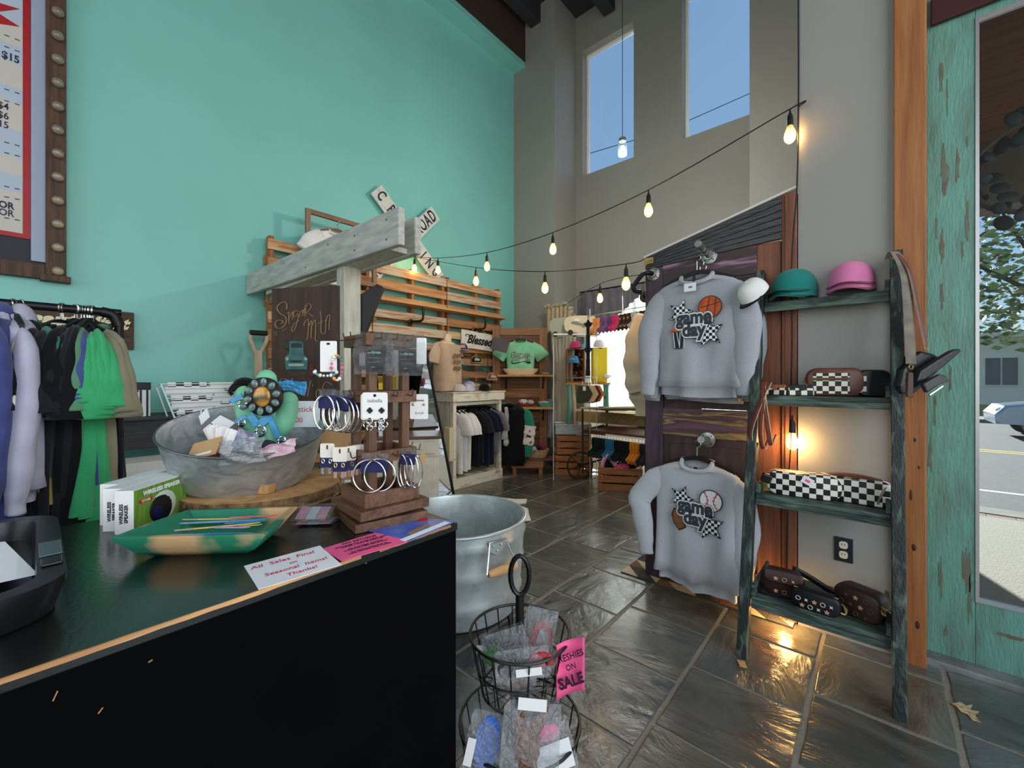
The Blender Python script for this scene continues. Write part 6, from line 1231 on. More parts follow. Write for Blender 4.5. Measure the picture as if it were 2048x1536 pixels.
m_pdx=multi('painted_door_streaks',[(.0,DK),(.46,(62,44,42)),(.54,(104,66,84)),(.60,(150,116,140)),(.66,(176,150,96)),(.72,(120,70,60)),(1,(190,180,176))],(1.2,9,9),2.0)
m_pdd=multi('painted_door_dark',[(0,(40,28,28)),(.5,(60,42,40)),(.68,(80,52,60)),(1,(96,70,76))],(9,9,1.2),2.0)
m_pdl=multi('painted_door_streak_rail',[(.3,(66,42,50)),(.42,(104,70,84)),(.5,(66,42,44)),(.57,(150,126,72)),(.62,(74,48,52)),(.72,(120,98,112)),(.85,DK)],(1.0,9,9),2.2)
m_pdn=wood('painted_door_bare',(146,92,66),(104,62,44),'z',.5,2.2,.2); m_pdv=multi('painted_door_violet',[(.3,(48,38,40)),(.5,(74,56,70)),(.62,(58,44,50)),(.8,(56,44,44))],(9,9,1.0),2.0)
pd=thing('painted_door','tall old door painted in dark purple streaks beside the ladder shelf','door panel',(-1.152,YF,.014))
def pz(py,px=1400): return PY(px,py,YF).z-.014
WD=.76
mb=MB(); mb.bb((0,0,0),(.115,.045,2.03)); put('stile',mb,m_pdv,pd,bevel=.004)
mb=MB(); mb.bb((.645,0,0),(WD,.045,2.03)); put('stile',mb,m_pdn,pd,bevel=.004)
for a,b,m in ((1.87,2.03,m_pdx),(.93,1.10,m_pdl),(.0,.20,m_pdd),(1.38,1.46,m_pdx)): mb=MB(); mb.bb((.115,0,a),(.645,.045,b)); put('rail',mb,m,pd,bevel=.004)
for a,b,m in ((.20,.93,m_pdd),(1.10,1.38,m_pdd),(1.46,1.87,m_pdd)):
    mb=MB(); mb.bb((.118,.016,a+.003),(.642,.03,b-.003)); put('panel',mb,m,pd); mb=MB(); mb.bb((.16,.008,a+.05),(.60,.018,b-.05)); put('raised_field',mb,m,pd,bevel=.006)
mb=MB(); mb.bb((WD+.004,-.012,0),(WD+.072,.05,2.27)); put('casing',mb,m_pdn,pd,bevel=.004)
mb=MB(); mb.bb((WD+.020,-.02,0),(WD+.030,-.011,2.26)); put('casing_bead',mb,m_pdn,pd,bevel=.003)
mb=MB(); mb.bb((.002,-.02,2.031),(.06,.05,2.07)); put('painted_block',mb,multi('red_yellow_paint',[(.35,(150,60,70)),(.5,(190,150,70)),(.65,(110,110,70))],(2,2,8)),pd,bevel=.003)
# sloped head boards
lo0,lo1=(.02,2.0),(WD+.004,2.035); hi0,hi1=(.0,2.075),(WD+.07,2.285); nb=6
for k in range(nb):
    f0=k/nb+.004; f1=(k+1)/nb-.004; L_=lambda f:(lo0[0]+(hi0[0]-lo0[0])*f,lo0[1]+(hi0[1]-lo0[1])*f); R_=lambda f:(lo1[0],lo1[1]+(hi1[1]-.02-lo1[1])*f)
    mb=MB(); mb.prism([L_(f0),R_(f0),R_(f1),L_(f1)],-.02,(0,-.01,0),(1,0,0),(0,0,1)); put('head_board',mb,wood('dark_head_board',(46,44,44),(30,29,30),'x',.3,3,.15,spec=.6),pd,bevel=.002)
mb=MB(); mb.beam((hi0[0],.0,hi0[1]+.004),(hi1[0],.0,hi1[1]+.006),.04,.012); put('head_highlight',mb,mat('pale_edge_highlight',(206,204,196),.35),pd)  # bright highlight on the top edge, put in as a pale coloured strip
# pipe hooks
m_gp=mat('galvanised_pipe',(176,176,172),.35,.8,c2=(130,130,126),vs=40)
def flange(t,c,r=.045):
    mb=MB(); mb.lathe([(r,0),(r,.008),(.024,.012),(.024,.028)],18,c,axis=(0,-1,0)); put('flange',mb,m_gp,t,smooth=40)
    for i in range(4): a=PI/4+i*PI/2; mb=MB(); mb.ball(V(c)+V((.033*math.cos(a),-.009,.033*math.sin(a))),.005,6,4); put('screw',mb,m_nail,t)
def hook_(label,px,py,L,dirv=(0,-1,.12)):
    c=PY(px,py,YF-.012); t=thing('pipe_hook',label,'hook',c,group='pipe hooks on the painted door'); flange(t,(0,.012,0)); d=V(dirv).normalized()
    mb=MB(); mb.tube([(0,-.01,0),d*L],.0165,12); put('pipe',mb,m_gp,t,smooth=40)
    for f in (.35,.6,.97): mb=MB(); mb.tube([d*(L*f-.008),d*(L*f+.008)],.020,12); put('collar',mb,m_gp,t,smooth=40)
    return t,c
hk1,hc1=hook_('galvanised pipe hook at the top of the painted door',1418,512,.20); hk2,hc2=hook_('galvanised pipe hook at the middle of the painted door',1414,880,.11)
c=PY(1306,548,YF-.012); t=thing('pipe_hook','elbowed black pipe hook at the left edge of the painted door','hook',c,group='pipe hooks on the painted door'); flange(t,(0,.012,0),.042)
mb=MB(); mb.tube(smoothpts([(0,-.01,0),(-.01,-.05,0),(-.04,-.07,-.01),(-.085,-.075,-.06),(-.10,-.075,-.085),(-.085,-.075,-.11),(-.05,-.075,-.12)],5),.015,10); put('pipe',mb,m_pipe,t,smooth=True)
# geometric rug under the door
rg=thing('geometric_rug','thin beige and charcoal triangle patterned rug under the painted door','rug',(-1.29,2.575,.009)); cols=[mat('rug_beige',(196,176,148),.9),mat('rug_charcoal',(62,60,62),.9),mat('rug_brown',(112,84,64),.9)]
mb=MB(); mb.bb((0,0,0),(.96,.36,.004)); put('backing',mb,cols[1],rg)
for i in range(8):
    for j in range(3):
        x=i*.12; y=j*.12
        for k,tri in enumerate((((x+.002,y+.002),(x+.118,y+.002),(x+.002,y+.118)),((x+.118,y+.118),(x+.002,y+.118),(x+.118,y+.002)))):
            mb=MB(); mb.prism(tri,.003,(0,0,.004)); put('triangle',mb,cols[(i+2*j+k*(1+i%2))%3],rg)
# sweatshirts
C_heather=mat('cloth_heather_grey',(170,172,178),.9,c2=(156,158,164),vs=240,bump=.04,bs=300,sheen=.15,spec=.2); C_heather2=mat('cloth_heather_dark',(150,156,166),.9,c2=(138,143,152),vs=240,bump=.04,bs=300,sheen=.15,spec=.2)
m_chk=mat('star_check',(236,236,236),.8,c2=(22,22,24),vs=62,kind='checker'); m_dg=mat('print_dark_grey',(58,62,68),.8); m_ow=mat('print_white',(238,238,238),.8); m_bb=mat('basketball_orange',(206,96,40),.8,c2=(176,72,28),vs=30); m_gl=mat('glove_brown',(142,94,58),.8,c2=(110,70,44),vs=30)
def star(r,n=5,inner=.45,rot=0,j=0,seed=0):
    rs=random.Random(seed); return [((r if i%2==0 else r*inner)*math.cos(rot+PI*i/n)*(1+j*rs.uniform(-1,1)),(r if i%2==0 else r*inner)*math.sin(rot+PI*i/n)*(1+j*rs.uniform(-1,1))) for i in range(2*n)]
def disc(r,n=22): return [(r*math.cos(2*PI*i/n),r*math.sin(2*PI*i/n)) for i in range(n)]
def gameday(t,x0,z0,y,ball):
    P=lambda pts,m,x,z,dy,nm='print':printpoly(t,pts,m,x0+x,z0+z,y-dy,nm,.001)
    P(star(.075,5,.42,1.25),m_blk,-.075,.075,0,'star_outline'); P(star(.068,5,.42,1.25),m_chk,-.075,.075,.0012,'checked_star')
    P(star(.088,5,.45,.5),m_blk,.075,-.055,0,'star_outline'); P(star(.080,5,.45,.5),m_chk,.075,-.055,.0012,'checked_star')
    P(disc(.062),m_blk,.085,.085,.0012,'ball_outline'); P(disc(.057),m_bb if ball else m_ow,.085,.085,.0024,'ball')
    if ball:
        for a,b in (((-.05,.0),(.05,.02)),((-.02,-.05),(.0,.053)),((.025,-.045),(.03,.045))): mb=MB(); mb.beam(V((x0+.085+a[0],y-.0040,z0+.085+a[1])),V((x0+.085+b[0],y-.0040,z0+.085+b[1])),.004,.001,(0,1,0)); put('ball_seam',mb,m_blk,t)
        P([(-.035,0),(.035,0),(.022,-.1),(-.022,-.1)],m_blk,-.085,-.035,.0012,'hoop_net'); 
        for i in range(4):
            mb=MB(); mb.beam(V((x0-.115+.02*i,y-.003,z0-.04)),V((x0-.105+.013*i+.015*(i%2),y-.003,z0-.13)),.003,.001,(0,1,0)); put('net_cord',mb,m_ow,t)
        P([(-.045,.008),(.045,.008),(.045,-.006),(-.045,-.006)],m_bb,-.085,-.03,.0026,'hoop_rim')
    else:
        for s in (-1,1):
            mb=MB(); pp=smoothpts([V((x0+.085+s*.035,y-.0042,z0+.085+.045)),V((x0+.085+s*.015,y-.0042,z0+.085)),V((x0+.085+s*.035,y-.0042,z0+.085-.045))],5); mb.tube(pp,.0025,5); put('ball_stitch',mb,m_red,t)
            for q_ in pp[1::2]: mb=MB(); mb.beam(q_+V((-.008,0,.004)),q_+V((.008,0,.004)),.003,.001,(0,1,0)); put('stitch_tick',mb,m_red,t)
        P([(-.03,.04),(.02,.045),(.03,-.02),(.04,-.06),(.0,-.085),(-.03,-.05),(-.045,-.0)],m_blk,-.09,-.035,.0012,'glove_outline'); P([(-.025,.034),(.016,.038),(.024,-.02),(.033,-.056),(.0,-.078),(-.025,-.048),(-.038,-.0)],m_gl,-.09,-.035,.0024,'glove')
    for w_,dz,dx in (('game',.035,0),('day',-.035,.0)):
        text(w_,.105,m_blk,t,(x0+dx,y-.0044,z0+dz),ext=.0004,bold=.0135,sx=.86,name='lettering_outline'); text(w_,.105,m_ow,t,(x0+dx,y-.0056,z0+dz),ext=.0004,bold=.011,sx=.86,name='lettering_border'); text(w_,.105,m_dg,t,(x0+dx,y-.0070,z0+dz),ext=.0004,bold=.0045,sx=.86)
LP=[[(.15,0,-.20),(.22,-.005,-.27),(.27,-.02,-.42),(.275,-.02,-.56),(.27,-.03,-.66),(.275,-.035,-.74),(.28,-.035,-.80)],[(.15,0,-.20),(.22,-.005,-.27),(.255,-.01,-.42),(.25,-.015,-.56),(.245,-.02,-.66),(.25,-.02,-.74),(.25,-.02,-.79)]]
for i,(dy,dz,lab) in enumerate(((0,0,'grey game day sweatshirt with a basketball print on the top hook'),(.055,-.02,'plain grey sweatshirt hung second on the top hook'),(.10,-.035,'plain grey sweatshirt hung rearmost on the top hook'))):
    t=thing('sweatshirt',lab,'sweatshirt',(-.772,2.475+dy,2.0+dz),rz=math.radians(3*(i-.5)),group='sweatshirts on the top hook'); garment(t,C_heather if i==0 else C_heather2,'long',w=.232,L=.685,hd=.030 if i==0 else .02,seed=80+i,rip=.016,rib=True,long_pts=LP,z0=-.115)
    if i==0:
        gameday(t,.0,-.395,-.050,True); mb=MB(); mb.bb((-.045,-.075,-.215),(.02,-.073,-.17)); put('price_tag',mb,m_card,t); mb=MB(); mb.bb((-.02,-.0755,-.197),(.0,-.0751,-.187)); put('tag_print',mb,MATS['grey_ink'],t); mb=MB(); mb.bb((-.006,-.055,-.17),(.008,-.050,-.11)); put('neck_label',mb,m_blk,t)
LP2=[[(.15,0,-.20),(.24,-.005,-.26),(.34,-.02,-.38),(.33,-.03,-.46),(.31,-.03,-.58),(.30,-.035,-.66),(.295,-.035,-.72)],[(.15,0,-.20),(.22,-.005,-.27),(.255,-.01,-.42),(.25,-.015,-.56),(.245,-.02,-.66),(.25,-.02,-.74),(.25,-.02,-.79)]]
t=thing('sweatshirt','pale grey game day sweatshirt with a baseball print on the middle hook','sweatshirt',(-.79,2.535,.935),rz=math.radians(-2)); garment(t,mat('cloth_ash_grey',(198,200,206),.9,c2=(184,187,194),vs=240,bump=.04,bs=300,sheen=.15,spec=.2),'long',w=.24,L=.735,hd=.038,seed=90,rip=.018,rib=True,long_pts=LP2,z0=-.115); gameday(t,.01,-.40,-.062,False)
mb=MB(); mb.bb((-.008,-.035,-.19),(.012,-.030,-.145)); put('neck_label',mb,m_blk,t)
# ================================================================= ladder shelf
m_lad=mat('distressed_dark_green',(32,39,38),.5,c2=(96,118,104),vs=5,st=(7,7,1.2),lo=.5,hi=.74,bump=.35,bs=14,bst=(14,14,2),dist=.8); m_ladx=mat('distressed_dark_green_shelf',(44,58,55),.5,c2=(104,126,112),vs=5,st=(1.2,7,7),lo=.42,hi=.72,bump=.35,bs=14,bst=(2,14,14),dist=.8)
LX0,LX1=-.498,.085; ls=thing('ladder_shelf','distressed green leaning ladder shelf with four shelves','shelf',(LX0,2.18,0)); LW=LX1-LX0
def ly(z): return .40*z/1.87
for x in (.022,LW-.022):
    mb=MB(); mb.beam((x,0,.0),(x,.40,1.872),.044,.062,(0,1,0)); put('ladder_rail',mb,m_lad,ls,bevel=.004)
SH=[(1.70,.16),(1.215,.24),(.735,.31),(.27,.37)]
for z,dp in SH:
    y0=ly(z)-.005; dp=min(dp,.455-y0)
    mb=MB(); mb.bb((.046,y0,z-.022),(LW-.046,y0+dp,z)); put('shelf_board',mb,m_ladx,ls,bevel=.003)
    mb=MB(); mb.bb((.046,y0-.004,z-.05),(LW-.046,y0+.016,z-.022)); put('shelf_lip',mb,m_ladx,ls,bevel=.002)
    for x in (.0445,LW-.0605): mb=MB(); mb.bb((x,y0+.01,z),(x+.016,y0+dp-.004,z+.05)); put('side_cleat',mb,m_ladx,ls,bevel=.002)
def onl(px,py,i,dy):  # a point on shelf i, dy behind its front edge
    z,dp=SH[i]; y=2.18+ly(z)+dy; p=PY(px,py,y); return V((p.x,y,z+.001))
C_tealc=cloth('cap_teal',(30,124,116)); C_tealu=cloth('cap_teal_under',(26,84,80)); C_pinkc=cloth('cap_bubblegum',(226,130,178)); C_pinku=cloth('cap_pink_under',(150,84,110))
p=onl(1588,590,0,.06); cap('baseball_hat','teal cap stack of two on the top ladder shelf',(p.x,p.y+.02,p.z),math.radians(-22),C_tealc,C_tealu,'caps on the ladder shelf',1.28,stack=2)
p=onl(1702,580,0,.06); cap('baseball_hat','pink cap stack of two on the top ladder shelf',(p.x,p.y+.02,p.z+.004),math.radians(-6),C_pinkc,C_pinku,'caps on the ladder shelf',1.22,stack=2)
q_=PY(1512,592,2.44); cap('baseball_hat','white cap with a black bill hooked on the ladder beside the sweatshirts',q_,math.radians(-32),cloth('cap_offwhite',(232,230,226)),C_capb,'caps on the ladder shelf',.85,tilt=.75)
# bags
m_lbr=mat('brown_leather',(112,70,56),.4,c2=(92,56,46),vs=12,bump=.06,bs=60); m_lbk=mat('black_leather',(22,22,24),.35,c2=(30,30,32),vs=12,bump=.06,bs=60); m_tanl=mat('tan_leather',(156,96,58),.5); m_chkb=mat('bag_check',(232,226,206),.5,c2=(28,26,26),vs=42,kind='checker'); m_chkb2=mat('bag_check_large',(236,232,218),.5,c2=(24,24,26),vs=38,kind='checker'); m_brass=mat('brass_zip',(186,160,104),.35,.8)
def bagbody(t,w,h,d,m,r=.35,name='body',y=0,x=0,z=0):
    mb=MB(); rr=min(w,h)*r; P=rrect(-w/2,w/2,0,h,rr,5); n=len(P); vs=[]
    for yy,k_ in ((-d/2,.90),(-d*.42,.97),(-d*.2,1),(d*.2,1),(d*.42,.97),(d/2,.90)):
        for p in P: vs.append((x+p[0]*k_,y+yy,z+h/2+(p[1]-h/2)*k_))
    mb.add(vs,[(i*n+j,i*n+(j+1)%n,(i+1)*n+(j+1)%n,(i+1)*n+j) for i in range(5) for j in range(n)]+[tuple(range(n-1,-1,-1)),tuple(range(5*n,6*n))]); return put(name,mb,m,t,smooth=50)
p=onl(1668,780,1,.10); t=thing('crossbody_bag','brown leather bag with a checkered front pocket on the second shelf','bag',p,rz=.16); bagbody(t,.225,.135,.075,m_lbr)
mb=MB(); mb.prism(rrect(-.085,.055,.012,.075,.006,3),-.006,(0,-.0385,0),(1,0,0),(0,0,1)); put('check_pocket',mb,m_chkb,t); mb=MB(); mb.prism(rrect(-.085,.055,.088,.110,.004,3),-.006,(0,-.0385,0),(1,0,0),(0,0,1)); put('check_band',mb,m_chkb,t); mb=MB(); mb.tube([(-.085,-.046,.082),(.055,-.046,.084)],.003,6); put('zip',mb,m_brass,t); mb=MB(); mb.tube([(-.112,-.01,.09),(-.12,-.03,.07),(-.11,-.05,.05)],.004,6); put('zip_pull',mb,m_brass,t)
p=onl(1742,785,1,.14); t=thing('crossbody_bag','black leather bag behind the brown checkered bag','bag',p,rz=.3); bagbody(t,.14,.125,.09,m_lbk); mb=MB(); mb.prism(rrect(-.066,-.03,.02,.10,.004,3),-.004,(0,-.0465,0),(1,0,0),(0,0,1)); put('check_band',mb,m_chkb,t)
for px,l,mm in ((1549,'small checkered wallet with a tan flap at the left of the second shelf',m_tanl),(1602,'small checkered wallet with a black flap on the second shelf',m_lbk)):
    p=onl(px,785,1,.035); t=thing('wallet',l,'wallet',p,rz=-.25,rot=(-.25,0,-.2 if mm is m_tanl else .25)); mb=MB(); mb.bb((-.052,-.012,0),(.052,.012,.042)); put('body',mb,m_chkb,t,bevel=.004); mb=MB(); mb.bb((-.05,-.014,.034),(.05,.016,.052)); put('flap',mb,mm,t,bevel=.004); mb=MB(); mb.bb((-.008,-.016,.022),(.012,-.012,.05)); put('strap_tab',mb,mm,t,bevel=.002)
# red banded straps hanging at the left rail
for i,(px,l) in enumerate(((1500,'red and tan banded strap hung outermost on the left ladder rail'),(1520,'red and tan banded strap hung in the middle on the left ladder rail'),(1536,'red and tan banded strap hung nearest the wallets'))):
    a=PY(1538-6*i,765,2.40); b=PY(px,862,2.36); c_=PY(px+6,905-8*i,2.37); t=thing('bag_strap',l,'strap',a,group='banded straps on the ladder'); P=smoothpts([V((0,0,0)),(b-a)*.35+V((0,-.03,.0)),b-a,c_-a,(c_-a)+V((.02,.01,.05))],8)
    mb=MB(); mb.tube(P,.009,8,sq=.35); put('strap',mb,mat('red_banded',(112,46,38),.6,c2=(206,186,140),vs=30,kind='wave',st=(0,0,1),lo=.8,hi=.9),t,smooth=True); mb=MB(); mb.tube([q_+V((.012,-.002,0)) for q_ in P],.0016,6); put('edge_cord',mb,mat('cream_cord',(206,190,140),.7),t)
# shelf three belt bags
for i,(px,dy,w,rz,l) in enumerate(((1605,.06,.30,.10,'long checkered belt bag with a striped tag on the third shelf'),(1705,.10,.30,-.06,'long checkered belt bag with a brown top on the third shelf'))):
    p=onl(px,1000+20*i,2,dy+.03); t=thing('belt_bag',l,'bag',p,rz=rz,group='belt bags on the third shelf'); bagbody(t,w,.115,.085,m_chkb2,.42)
    mb=MB(); mb.tube(smoothpts([(-w*.47,-.02,.075),(-w*.2,-.035,.104),(w*.2,-.035,.104),(w*.47,-.02,.075)],5),.006,8); put('zip',mb,m_brass,t,smooth=True)
    if i==1:
        mb=MB(); mb.grid(lambda u,v:V((-w*.45+w*.9*u,-.03+.075*v,.100+.020*math.sin(PI*u)+.008*math.sin(PI*v))),12,5); put('brown_top',mb,m_lbr,t,solid=.004,smooth='all'); mb=MB(); mb.tube(smoothpts([(w*.3,-.05,.02),(w*.34,-.05,.06),(w*.40,-.03,.1)],4),.010,8,sq=.4); put('strap',mb,mat('striped_strap',(150,140,126),.6),t,smooth=True)
    else:
        mb=MB(); mb.box((.02,-.05,.085),(.045,.002,.034),Matrix.Rotation(.5,3,'Y')); tg=put('striped_tag',mb,mat('stripe_tag',(236,236,236),.6,c2=(60,56,60),vs=42,kind='wave',st=(0,0,1),lo=.45,hi=.55),t); mb=MB(); mb.box((.02,-.0515,.085),(.02,.001,.012),Matrix.Rotation(.5,3,'Y')); put('pink_print',mb,m_pk,tg)
p=onl(1532,985,2,.03); o=MB(); o.bb((-.022,-.015,0),(.022,.015,.045)); o=put('black_buckle',o,m_lbk,None,(p.x-.005,p.y,p.z+.055),(0.2,.3,.3),bevel=.008); tag(o,'black strap buckle at the left end of the third shelf','buckle')
# shelf four monogram bags
m_mono=mat('monogram_brown',(54,36,34),.45,c2=(64,44,40),vs=20); m_monob=mat('monogram_black',(22,22,28),.45); m_gst=mat('monogram_gold',(206,160,124),.6); m_wst=mat('monogram_white',(226,218,206),.6)
def mono(t,w,h,y,m1,m2,z0=0,dx=.034,dz=.03,rs=None,s=.011):
    rs=rs or random.Random(1); r=0; z=z0+dz*.6
    while z<z0+h-dz*.4:
        x=-w/2+dx*(.6 if r%2 else 1.1); c_=0
        while x<w/2-dx*.4:
            k_=(c_+r)%3
            if k_==0: printpoly(t,star(s,5,.5,PI/2),m1,x,z,y,'gold_star')
            elif k_==1: 
                mb=MB(); mb.tube([(x+s*.8*math.cos(2*PI*i/12),y,z+s*.8*math.sin(2*PI*i/12)) for i in range(12)],.0014,4,closed=True); put('ring_motif',mb,m2,t)
            else: printpoly(t,star(s*.8,4,.4,PI/4),m2,x,z,y,'diamond_motif')
            x+=dx; c_+=1
        z+=dz; r+=1
p=onl(1566,1190,3,.12); t=thing('flap_handbag','brown star patterned flap bag at the left of the bottom shelf','bag',p,rz=.12); bagbody(t,.155,.115,.075,m_mono,.25); mono(t,.13,.05,-.039,m_gst,m_gst,.005); mb=MB(); mb.grid(lambda u,v:V((-.078+.156*u,-.042-.010*math.sin(PI*v*.6),.122-.062*v*(1-.35*(2*u-1)**4)+.004*math.sin(PI*u))),14,6); put('flap',mb,m_mono,t,solid=.005,smooth='all'); mono(t,.13,.045,-.054,m_gst,m_gst,.07,rs=random.Random(3)); mb=MB(); mb.tube(smoothpts([(-.078,.0,.1),(-.095,-.01,.05),(-.085,-.05,.004),(.03,-.07,.004),(.085,-.05,.03),(.08,0,.08)],5),.005,6); put('strap',mb,m_lbk,t,smooth=True)
p=onl(1632,1240,3,.05); t=thing('pouch_bag','black pouch with white and gold star pattern on the bottom shelf','bag',p,rz=-.06); bagbody(t,.18,.085,.055,m_monob,.35); mono(t,.16,.08,-.0285,m_gst,m_wst,.0,dx=.030,dz=.027); mb=MB(); mb.tube([(-.08,-.01,.082),(.08,-.01,.082)],.003,6); put('zip',mb,m_brass,t); mb=MB(); mb.tube(smoothpts([(.09,0,.06),(.105,-.01,.05),(.105,-.02,.03),(.09,-.02,.03)],4),.004,6); put('ring_clip',mb,m_brass,t)
p=onl(1645,1195,3,.19); t=thing('black_shoulder_strap','wide black bag strap curled behind the black pouch','strap',p,rz=-.1); mb=MB(); mb.grid(lambda u,v:V((-.12+.26*u,.02*math.sin(4*u)+.0,.075-.07*u+.03*v+.01*math.cos(5*u))),14,2); put('strap',mb,m_lbk,t,solid=.004,smooth='all')
p=onl(1722,1245,3,.12); t=thing('zip_handbag','brown monogram zip bag with a chain clip at the right of the bottom shelf','bag',p,rz=-.42); bagbody(t,.175,.125,.085,m_mono,.3); mono(t,.15,.11,-.044,m_gst,mat('monogram_dim',(104,76,64),.6),.0,dx=.036,dz=.034); 
for k_ in range(3): mb=MB(); mb.tube([(.085+.014*k_+.011*math.cos(2*PI*i/12),-.03-.006*k_,.075+.014*math.sin(2*PI*i/12)) for i in range(12)],.0025,5,closed=True); put('chain_link',mb,m_brass,t)
mb=MB(); mb.bb((.105,-.045,.045),(.14,-.015,.085)); put('tab',mb,m_lbk,t,bevel=.004)
# hanging shoulder bag on the right rail
hb=PY(1862,752,2.44); t=thing('hanging_bag','black leather bag hung by its wide strap over the right ladder rail','bag',hb,rz=TH)
top=PY(1790,510,2.50)-hb; R0=Matrix.Rotation(-TH,3,'Z'); top=R0@top; l1=R0@(PY(1822,728,2.42)-hb); l2=R0@(PY(1852,690,2.44)-hb)
for nm_,e,mw,ww in (('wide_strap',l1,mat('grey_suede',(104,96,88),.8,c2=(134,124,110),vs=16),.022),('brown_strap',l2,m_lbr,.011)):
    mb=MB(); mb.tube(smoothpts([top+V((0,.03,-.01)),top+V((-.0,-.0,.012)),top.lerp(e,.25)+V((0,-.03,.02)),top.lerp(e,.6)+V((0,-.02,0)),e],7),ww,8,sq=.18,up=(0,1,0)); put(nm_,mb,mw,t,smooth=True)
    mb=MB(); mb.tube([e+V((.008*math.cos(2*PI*i/10),0,-.012+.010*math.sin(2*PI*i/10))) for i in range(10)],.0028,5,closed=True); put('ring',mb,m_brass,t)
kb_=ddep(hb)/F
def hbp(px,py): return ((px-1862)*kb_,(752-py)*kb_)
mb=MB(); mb.prism([hbp(*q_) for q_ in ((1814,772),(1822,738),(1842,712),(1862,700),(1884,706),(1902,716),(1896,740),(1876,764),(1846,788),(1818,792))],-.06,(0,.03,0),(1,0,0),(0,0,1)); put('body',mb,m_lbk,t,bevel=.014)
mb=MB(); mb.prism([hbp(*q_) for q_ in ((1836,742),(1870,720),(1900,702),(1914,697),(1919,702),(1908,712),(1880,736),(1846,760),(1828,764))],-.03,(0,-.012,0),(1,0,0),(0,0,1)); put('front_flap',mb,m_lbk,t,bevel=.010)
mb=MB(); mb.prism([hbp(*q_) for q_ in ((1838,768),(1872,748),(1886,752),(1890,762),(1870,770),(1846,786))],-.02,(0,-.02,0),(1,0,0),(0,0,1)); put('lower_flap',mb,mat('dark_grey_leather',(58,56,56),.4),t,bevel=.006)
mb=MB(); mb.tube([V((hbp(1842,790)[0],-.035,hbp(1842,790)[1])),V((hbp(1868,772)[0],-.035,hbp(1868,772)[1]))],.004,6); put('silver_edge',mb,m_silv,t)
mb=MB(); mb.prism([hbp(*q_) for q_ in ((1808,745),(1818,745),(1818,795),(1806,793))],-.012,(0,-.02,0),(1,0,0),(0,0,1)); put('tassel',mb,mat('dark_brown_leather',(74,52,44),.6),t,bevel=.002)
# outlet and chip of wood on floor
p=PY(1687,1099,YL); t=thing('wall_outlet','dark wall outlet plate with two sockets behind the ladder shelf','outlet',(p.x,YL,p.z)); mb=MB(); mb.bb((-.037,-.006,-.06),(.037,0,.06)); put('plate',mb,mat('charcoal_plate',(30,34,42),.4),t,bevel=.002)
for z in (-.024,.024):
    mb=MB(); mb.prism(rrect(-.017,.017,z-.018,z+.018,.012,4),-.003,(0,-.0088,0),(1,0,0),(0,0,1)); o=put('socket',mb,mat('ivory_plastic',(220,206,176),.4),t)
    for x in (-.006,.006): mb=MB(); mb.bb((x-.0012,-.0095,z-.002),(x+.0012,-.0089,z+.008)); put('slot',mb,m_blk,o)
p=PZ(1483,1328,.009); mb=MB(); mb.prism([(-.016,-.02),(.014,-.024),(.02,.016),(-.012,.022)],.004); o=put('wood_shim',mb,m_slice,None,(p.x,p.y,.0095),(.05,.05,.6)); tag(o,'small wooden shim on the floor by the ladder foot','shim')
q=[PZ(a,b,.011) for a,b in ((1904,1408),(1920,1404),(1932,1412),(1945,1410),(1940,1420),(1958,1424),(1950,1432),(1962,1446),(1944,1440),(1934,1428),(1922,1424),(1914,1414))]; o0=sum(q,V())/len(q); mb=MB(); mb.prism([(v.x-o0.x,v.y-o0.y) for v in q],.002); o=put('dry_leaf',mb,mat('dry_leaf_tan',(206,190,158),.8,c2=(150,126,92),vs=60),None,(o0.x,o0.y,.011)); tag(o,'dry tan leaf lying on the slate by the entrance door','leaf')
# ================================================================= round wash tub
TR=.365; tb=thing('wash_tub','large round galvanised wash tub with a wooden grip handle behind the counter','tub',(-1.72,1.52,0)); tz0,tz1=.11,.562
prof=[(0,tz0),(.325,tz0),(.33,tz0+.01)]
for f in (.15,.2,.25,.5,.55,.6,.82,.86,.90): prof.append((.33+.035*f+(.008 if f in (.2,.55,.86) else 0),tz0+(tz1-tz0)*f))
prof+=[(TR,tz1),(TR-.01,tz1+.004),(TR-.014,tz1-.01),(.345,tz0+.3),(.322,tz0+.02),(0,tz0+.012)]
m_galv2=mat('galvanised_tub',(190,200,200),.36,.5,c2=(166,176,176),vs=24,kind='voronoi',lo=.0,hi=1,bump=.03,bs=10); mb=MB(); mb.lathe(prof,64); put('shell',mb,m_galv2,tb,smooth=50)
mb=MB(); mb.tube([(TR*math.cos(2*PI*i/64),TR*math.sin(2*PI*i/64),tz1) for i in range(64)],.008,8,closed=True); put('rolled_rim',mb,m_galv2,tb,smooth=True)
mb=MB(); mb.tube([(.30*math.cos(2*PI*i/40),.30*math.sin(2*PI*i/40),tz0-.012) for i in range(40)],.012,8,closed=True); put('stand_ring',mb,m_blk,tb,smooth=True)
for i in range(4): a=i*PI/2+.3; mb=MB(); mb.tube([(.30*math.cos(a),.30*math.sin(a),tz0-.012),(.32*math.cos(a),.32*math.sin(a),.011)],.012,8); put('stand_leg',mb,m_blk,tb)
hp=PZ(1000,1098,tz1-.06); an=math.atan2(hp.y-1.52,hp.x+1.72); ca_,sa_=math.cos(an),math.sin(an); ex=V((ca_,sa_,0)); et=V((-sa_,ca_,0)); 
mb=MB(); mb.prism([(-.045,.02),(.045,.02),(.04,-.025),(0,-.05),(-.04,-.025)],.006,ex*(TR+.0)+V((0,0,tz1-.05)),et,V((0,0,1))); put('handle_ear',mb,m_galv2,tb,bevel=.002)
